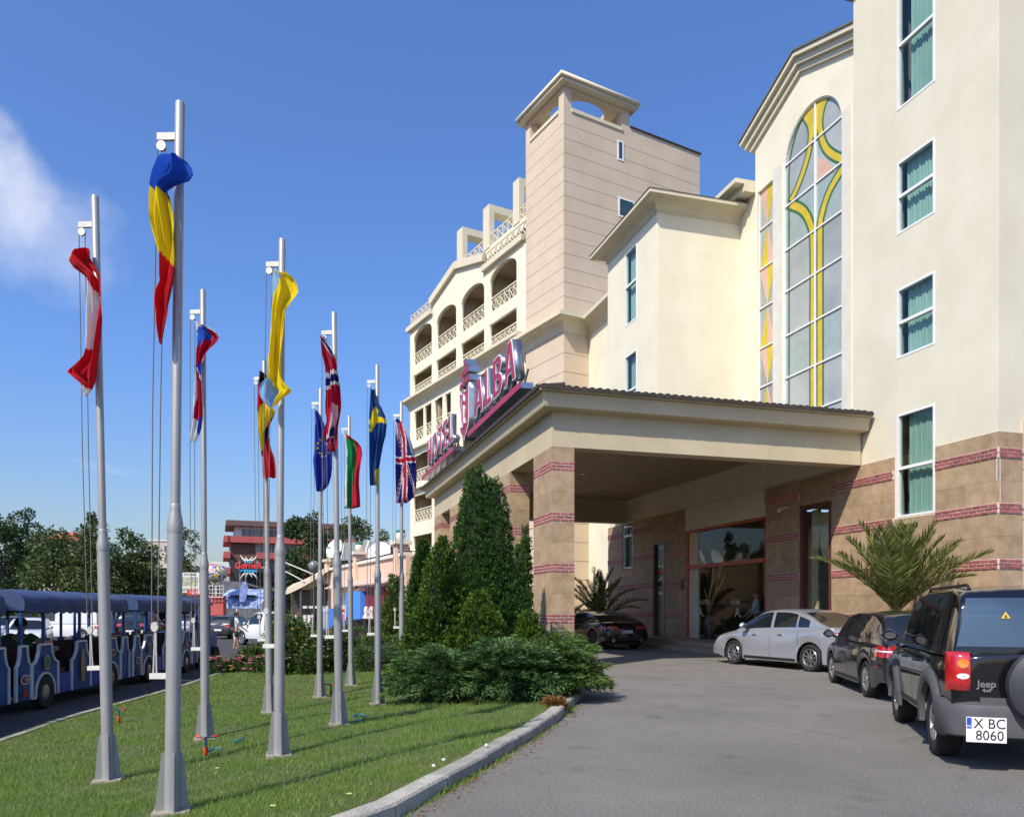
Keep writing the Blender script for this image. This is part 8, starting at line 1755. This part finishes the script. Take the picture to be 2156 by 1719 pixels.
# ---------------------------------------------------------------- corner restaurant with shade sails
D_ = 62; cr_ = thing('corner_bar', 'bar under dark shade sails with a red lettered sign in a white ornament', 'bar', dpos(530, D_), -YAW); X_ = lambda u: (u-530)/FPX*D_; Z_ = lambda v: TZ_(v, D_)-STZ
M_SAIL = mat('dark_sail', (.035, .04, .045), .8, var=.15); M_BSUB = mat('sign_sky_blue', (.03, .28, .55), .5); M_BPAT = mat('blue_white_pattern', (.02, .11, .42), .6, c2=(.55, .62, .72), vscale=3.5)
m = MB(); m.grid([[Vector((X_(470)+(X_(610)-X_(470))*i/10, 3*j/4, Z_(1172) - .9*math.sin(math.pi*i/10)*.6 - (Z_(1172)-Z_(1212))*(j/4)*.2)) for i in range(11)] for j in range(5)]); m.grid([[Vector((X_(478)+(X_(600)-X_(478))*i/10, -.1, Z_(1175) - .55*math.sin(math.pi*i/10))) for i in range(11)], [Vector((X_(498)+(X_(590)-X_(498))*i/10, .3, Z_(1225))) for i in range(11)]]); m.build('shade_sail', M_SAIL, cr_, smooth=60)
m = MB(); m.box(X_(450), 1.5, 0, X_(612), 5, Z_(1222)); m.build('bar_building', mat('bar_wall', (.06, .07, .09), .7, c2=(.16, .17, .2), vscale=1.5), cr_)
for u in (510, 522, 572, 592): m = MB(); m.tube([(X_(u), -.1, 0), (X_(u)-.2, -.1, Z_(1180))], .06, 6); m.build('mast', M_PULLEY, cr_)
t = text_obj('CorneR', .66, M_SIGNRED, .08, parent=cr_, name='sign_lettering', bold=.02); t.location = (X_(528), -.5, Z_(1191)); t = text_obj('The', .36, M_BSUB, .05, parent=cr_, name='sign_lettering', bold=.02); t.location = (X_(527), -.5, Z_(1184.0)); t.scale = (1, 1, .6)
t = text_obj('restaurant', .38, M_BSUB, .05, parent=cr_, name='sign_lettering', bold=.02, sx=.85); t.location = (X_(529), -.5, Z_(1201))
for sgn, v0 in ((1, 1181), (-1, 1206)):
    for q in ((-18, -6, -3, 12), (-7, -1, -1, 9), (18, 6, 3, 12), (7, 1, 1, 9)):
        m = MB(); a0, a1, b0, hh = q; m.tube([(X_(528+a1), -.45, Z_(v0)), (X_(528+(a0+a1)/2), -.45, Z_(v0-sgn*hh*.35)), (X_(528+a0), -.45, Z_(v0-sgn*hh))], [.09, .07, .02], 6); m.build('white_flourish', T_WHITE, cr_)
m = MB(); m.beam((X_(500), -.4, Z_(1194)), (X_(506), -.4, Z_(1194)), .1, .08); m.beam((X_(551), -.4, Z_(1194)), (X_(560), -.4, Z_(1194)), .1, .08); m.build('sign_bar', T_WHITE, cr_)
aw_ = thing('patterned_awning', 'blue and white patterned awning over the street stalls', 'awning', dpos(500, 58), -YAW); Xa = lambda u: (u-500)/FPX*58; Za = lambda v: TZ_(v, 58)-STZ
m = MB(); m.hull([Vector((Xa(447), 0, Za(1270))), Vector((Xa(552), 0, Za(1270))), Vector((Xa(552), 2.2, Za(1240))), Vector((Xa(462), 2.2, Za(1240)))], [Vector((Xa(447), 0, Za(1270)+.07)), Vector((Xa(552), 0, Za(1270)+.07)), Vector((Xa(552), 2.2, Za(1240)+.07)), Vector((Xa(462), 2.2, Za(1240)+.07))]); m.box(Xa(447), -.03, Za(1270)-.35, Xa(552), .02, Za(1270)); m.build('fabric', M_BPAT, aw_)
for u in (450, 498, 549): m = MB(); m.box(Xa(u)-.04, .0, 0, Xa(u)+.04, .08, Za(1271)); m.build('post', T_WHITE, aw_)
m = MB(); m.lathe([(1.3, Za(1252)), (.7, Za(1244)), (.02, Za(1236))], 4, (Xa(500), .8, 0)); m.build('umbrella_top', mat('pale_blue_canvas', (.35, .42, .62), .8, var=.1), aw_)
m = MB(); m.hull([Vector((Xa(512)+x, -.3, Za(1266)+z)) for x, z in ((-.2, 0), (.25, 0), (.45, .9), (.35, 1.45), (.05, 1.5), (-.15, .8))], [Vector((Xa(512)+x, -.22, Za(1266)+z)) for x, z in ((-.2, 0), (.25, 0), (.45, .9), (.35, 1.45), (.05, 1.5), (-.15, .8))]); m.build('painted_surfboard', mat('surf_blue', (.08, .14, .42), .4, c2=(.3, .36, .6), vscale=4), aw_)
# balloon-like ball of many colours, lattice, billboard and grill sign
def multi(name, cols, scale):
    if name in MATS: return MATS[name]
    m = bpy.data.materials.new(name); m.use_nodes = True; N = m.node_tree.nodes; L = m.node_tree.links; b = N['Principled BSDF']; tc_ = N.new('ShaderNodeTexCoord'); w = N.new('ShaderNodeTexNoise'); w.inputs['Scale'].default_value = scale; w.inputs['Detail'].default_value = 1; w.inputs['Distortion'].default_value = 1.5; mpn = N.new('ShaderNodeMapping'); mpn.inputs['Scale'].default_value = (.5, .5, 2.2); L.new(tc_.outputs['Object'], mpn.inputs[0]); L.new(mpn.outputs[0], w.inputs['Vector']); r_ = N.new('ShaderNodeValToRGB'); r_.color_ramp.interpolation = 'CONSTANT'
    for i, c in enumerate(cols):
        e = r_.color_ramp.elements[i] if i < 2 else r_.color_ramp.elements.new(.28+.5*i/len(cols)); e.position = .28+.5*i/len(cols); e.color = (*c, 1)
    L.new(w.outputs['Fac'], r_.inputs[0]); L.new(r_.outputs[0], b.inputs['Base Color']); MATS[name] = m; return m
bl = thing('flag_ball', 'big ball wrapped in bands of many colours beside the corner bar', 'decoration', dpos(455, 57, TZ_(1206, 57)), -YAW); m = MB(); m.lathe([(.8*math.sin(t), -.7*math.cos(t)) for t in [math.pi*i/12 for i in range(13)]], 20); m.build('ball', multi('many_colours', [(.6, .05, .05), (.7, .7, .7), (.05, .1, .4), (.7, .55, .08), (.7, .7, .7), (.05, .2, .1)], 1.0), bl, smooth=60); m = MB(); m.box(-.08, -.08, -TZ_(1206, 57)+STZ, .08, .08, -.9); m.build('post', M_PULLEY, bl)
lt = thing('white_lattice', 'white lattice hanging before the coral wall left of the corner bar', 'lattice', dpos(440, 55, TZ_(1256, 55)), -YAW); m = MB()
for i in range(5): m.box(.25*i-.02, 0, 0, .25*i+.02, .04, .85); 
for i in range(4): m.box(0, -.045, .26*i-.02, 1.0, -.005, .26*i+.02)
m.build('bars', T_WHITE, lt); m = MB(); m.box(0, .3, -TZ_(1256, 55)+STZ, .9, .9, .1); m.build('coral_stall', M_TERRA, lt)
bb = thing('billboard', 'pale billboard with a colourful print left of the third flagpole', 'billboard', dpos(400, 52, TZ_(1247, 52)), -YAW); m = MB(); m.box(-.62, 0, 0, .62, .1, 1.35); m.build('board', T_WHITE, bb); m = MB(); m.box(-.52, -.012, .45, .52, -.002, 1.05); m.build('print', mat('colour_print', (.06, .16, .45), .5, c2=(.65, .55, .12), vscale=4.5), bb); m = MB(); m.box(-.52, -.012, .08, .52, -.002, .32); m.build('print', mat('print_green', (.55, .6, .6), .5, c2=(.08, .2, .06), vscale=5), bb); t = text_obj('KITCHEN', .2, M_INK, .004, parent=bb); t.location = (0, -.01, 1.2); m = MB(); m.box(-.06, .11, -TZ_(1247, 52)+STZ, .06, .2, .2); m.build('post', M_SFRAME, bb)
gs = thing('grill_sign', 'red board lettered Grill with a black oval under it, by the third flagpole', 'sign', dpos(417, 48, TZ_(1246, 48)), -YAW); m = MB(); m.box(-.68, 0, -.18, .68, .06, .18); m.build('board', M_SIGNRED, gs); t = text_obj('Grill', .34, T_WHITE, .008, parent=gs, bold=.008); t.location = (-.18, -.012, 0); m = MB(); m.tube([(.48*math.cos(a), .03, -.22-.2*math.sin(a)) for a in [math.pi*i/10 for i in range(11)]], .03, 6); m.build('oval', M_TRIMBLK, gs); m = MB(); m.box(-.05, .07, -TZ_(1246, 48)+STZ, .05, .12, .0); m.build('post', M_SFRAME, gs)
# ---------------------------------------------------------------- driftwood arrangement inside the lobby
dw = thing('driftwood_vase', 'tall orange driftwood branches in a dark vase behind the lobby glass', 'vase', (15.6, 26.6, .345)); M_DRIFT = mat('driftwood', (.50, .20, .07), .7, c2=(.62, .34, .17), vscale=6); m = MB(); m.lathe([(.16, 0), (.24, .3), (.2, .75), (.12, .9), (.15, 1.0)], 16); m.build('vase', mat('vase_dark', (.05, .045, .05), .3), dw, smooth=50)
for pts in (((0, 0, .9), (.05, -.25, 1.5), (.1, -.45, 2.1), (.1, -.8, 2.9), (.1, -.95, 3.3)), ((0, 0, .9), (.05, .05, 1.6), (.1, -.12, 2.2), (.12, -.1, 2.75)), ((0, 0, .9), (-.05, -.4, 1.5), (-.1, -.9, 1.9), (-.1, -1.3, 2.4)), ((0, 0, .9), (.05, .2, 1.4), (0, .3, 1.9))): m = MB(); m.tube(pts, [.055, .05, .04, .03, .015][:len(pts)], 7); m.build('branch', M_DRIFT, dw, smooth=60)
# ---------------------------------------------------------------- lawn things
M_ORPL = mat('orange_plastic', (.62, .06, .01), .4, var=.05); M_TEAL = mat('teal_plastic', (.01, .13, .16), .4)
def sprinkler(label, u, v, rot):
    p = lawn_hit(u, v); o = thing('lawn_sprinkler', label, 'sprinkler', p, rot, 'lawn sprinklers'); m = MB(); m.lathe([(.012, 0), (.024, .02), (.026, .08), (.02, .10)], 10); m.build('base', M_ORPL, o, smooth=40); m = MB(); m.lathe([(.012, .10), (.016, .13), (.016, .19), (.012, .20)], 10); m.build('stem', M_TEAL, o, smooth=40)
    for k in range(3):
        a = 2*math.pi*k/3+.4; m = MB(); m.tube([(0, 0, .195), (.07*math.cos(a), .07*math.sin(a), .20)], .012, 6); ar = m.build('arm', M_TEAL, o); m = MB(); m.tube([(.07*math.cos(a), .07*math.sin(a), .20), (.13*math.cos(a), .13*math.sin(a), .205)], .015, 6); m.build('nozzle', M_ORPL, ar)
    return p
q = sprinkler('orange and teal sprinkler in front of the third flagpole', 433, 1590, 0); q2 = sprinkler('distant sprinkler with a red arm beside the starred flag pole', 697, 1462, .5); sprinkler('low sprinkler lying in the grass right of the leftmost pole', 250, 1520, 1.0).z
def hose(label, pts, r_=.012):
    P_ = [lawn_hit(u, v) + Vector((0, 0, .03)) for u, v in pts]; s = []
    for i in range(len(P_)-1):
        for t in range(6): s.append(P_[i].lerp(P_[i+1], t/6) + Vector((0, 0, .004*math.sin(t*1.7+i))))
    m = MB(); m.tube(s+[P_[-1]], r_, 6); o = m.build('garden_hose', mat('hose_teal', (.02, .20, .24), .45), smooth=True); tag(o, label, 'hose', 'garden hoses')
hose('teal hose lying beside the sprinkler at the third flagpole', [(436, 1588), (450, 1581), (466, 1579)]); hose('loop of teal hose right of the red crossed flag pole', [(742, 1512), (756, 1506), (768, 1510), (760, 1520), (745, 1522)]); hose('short teal hose end in the middle of the lawn', [(490, 1568), (505, 1562), (514, 1557)])
rng_ = random.Random(4)
for i, (u, v, nm, c) in enumerate(((574, 1709, 'dandelion', 0), (735, 1683, 'dandelion', 0), (457, 1626, 'dandelion', 0), (935, 1607, 'paper_scrap', 1), (913, 1620, 'paper_scrap', 1), (1024, 1575, 'paper_scrap', 1))):
    p = lawn_hit(u, v); lab = ('yellow dandelion at the bottom edge of the lawn', 'yellow dandelion near the kerb', 'yellow dandelion below the sprinkler', 'white paper scrap lying at the kerb', 'smaller white scrap left of the one at the kerb', 'white scrap in the grass near the junipers')[i]
    m = MB()
    if c == 0:
        for k in range(9): a = 2*math.pi*k/9; m.add([(0, 0, .045), (.018*math.cos(a-.3), .018*math.sin(a-.3), .05), (.026*math.cos(a), .026*math.sin(a), .048), (.018*math.cos(a+.3), .018*math.sin(a+.3), .05)], [(0, 1, 2, 3)])
        o = m.build(nm, M_YLBL)
    else: m.hull([Vector((.02*math.cos(a)*rng_.uniform(.6, 1.2), .025*math.sin(a)*rng_.uniform(.6, 1.2), .035)) for a in [2*math.pi*k/7 for k in range(7)]], [Vector((.014*math.cos(a), .014*math.sin(a), .05)) for a in [2*math.pi*k/7 for k in range(7)]]); o = m.build(nm, T_WHITE)
    o.location = p; tag(o, lab, 'flower' if c == 0 else 'litter')
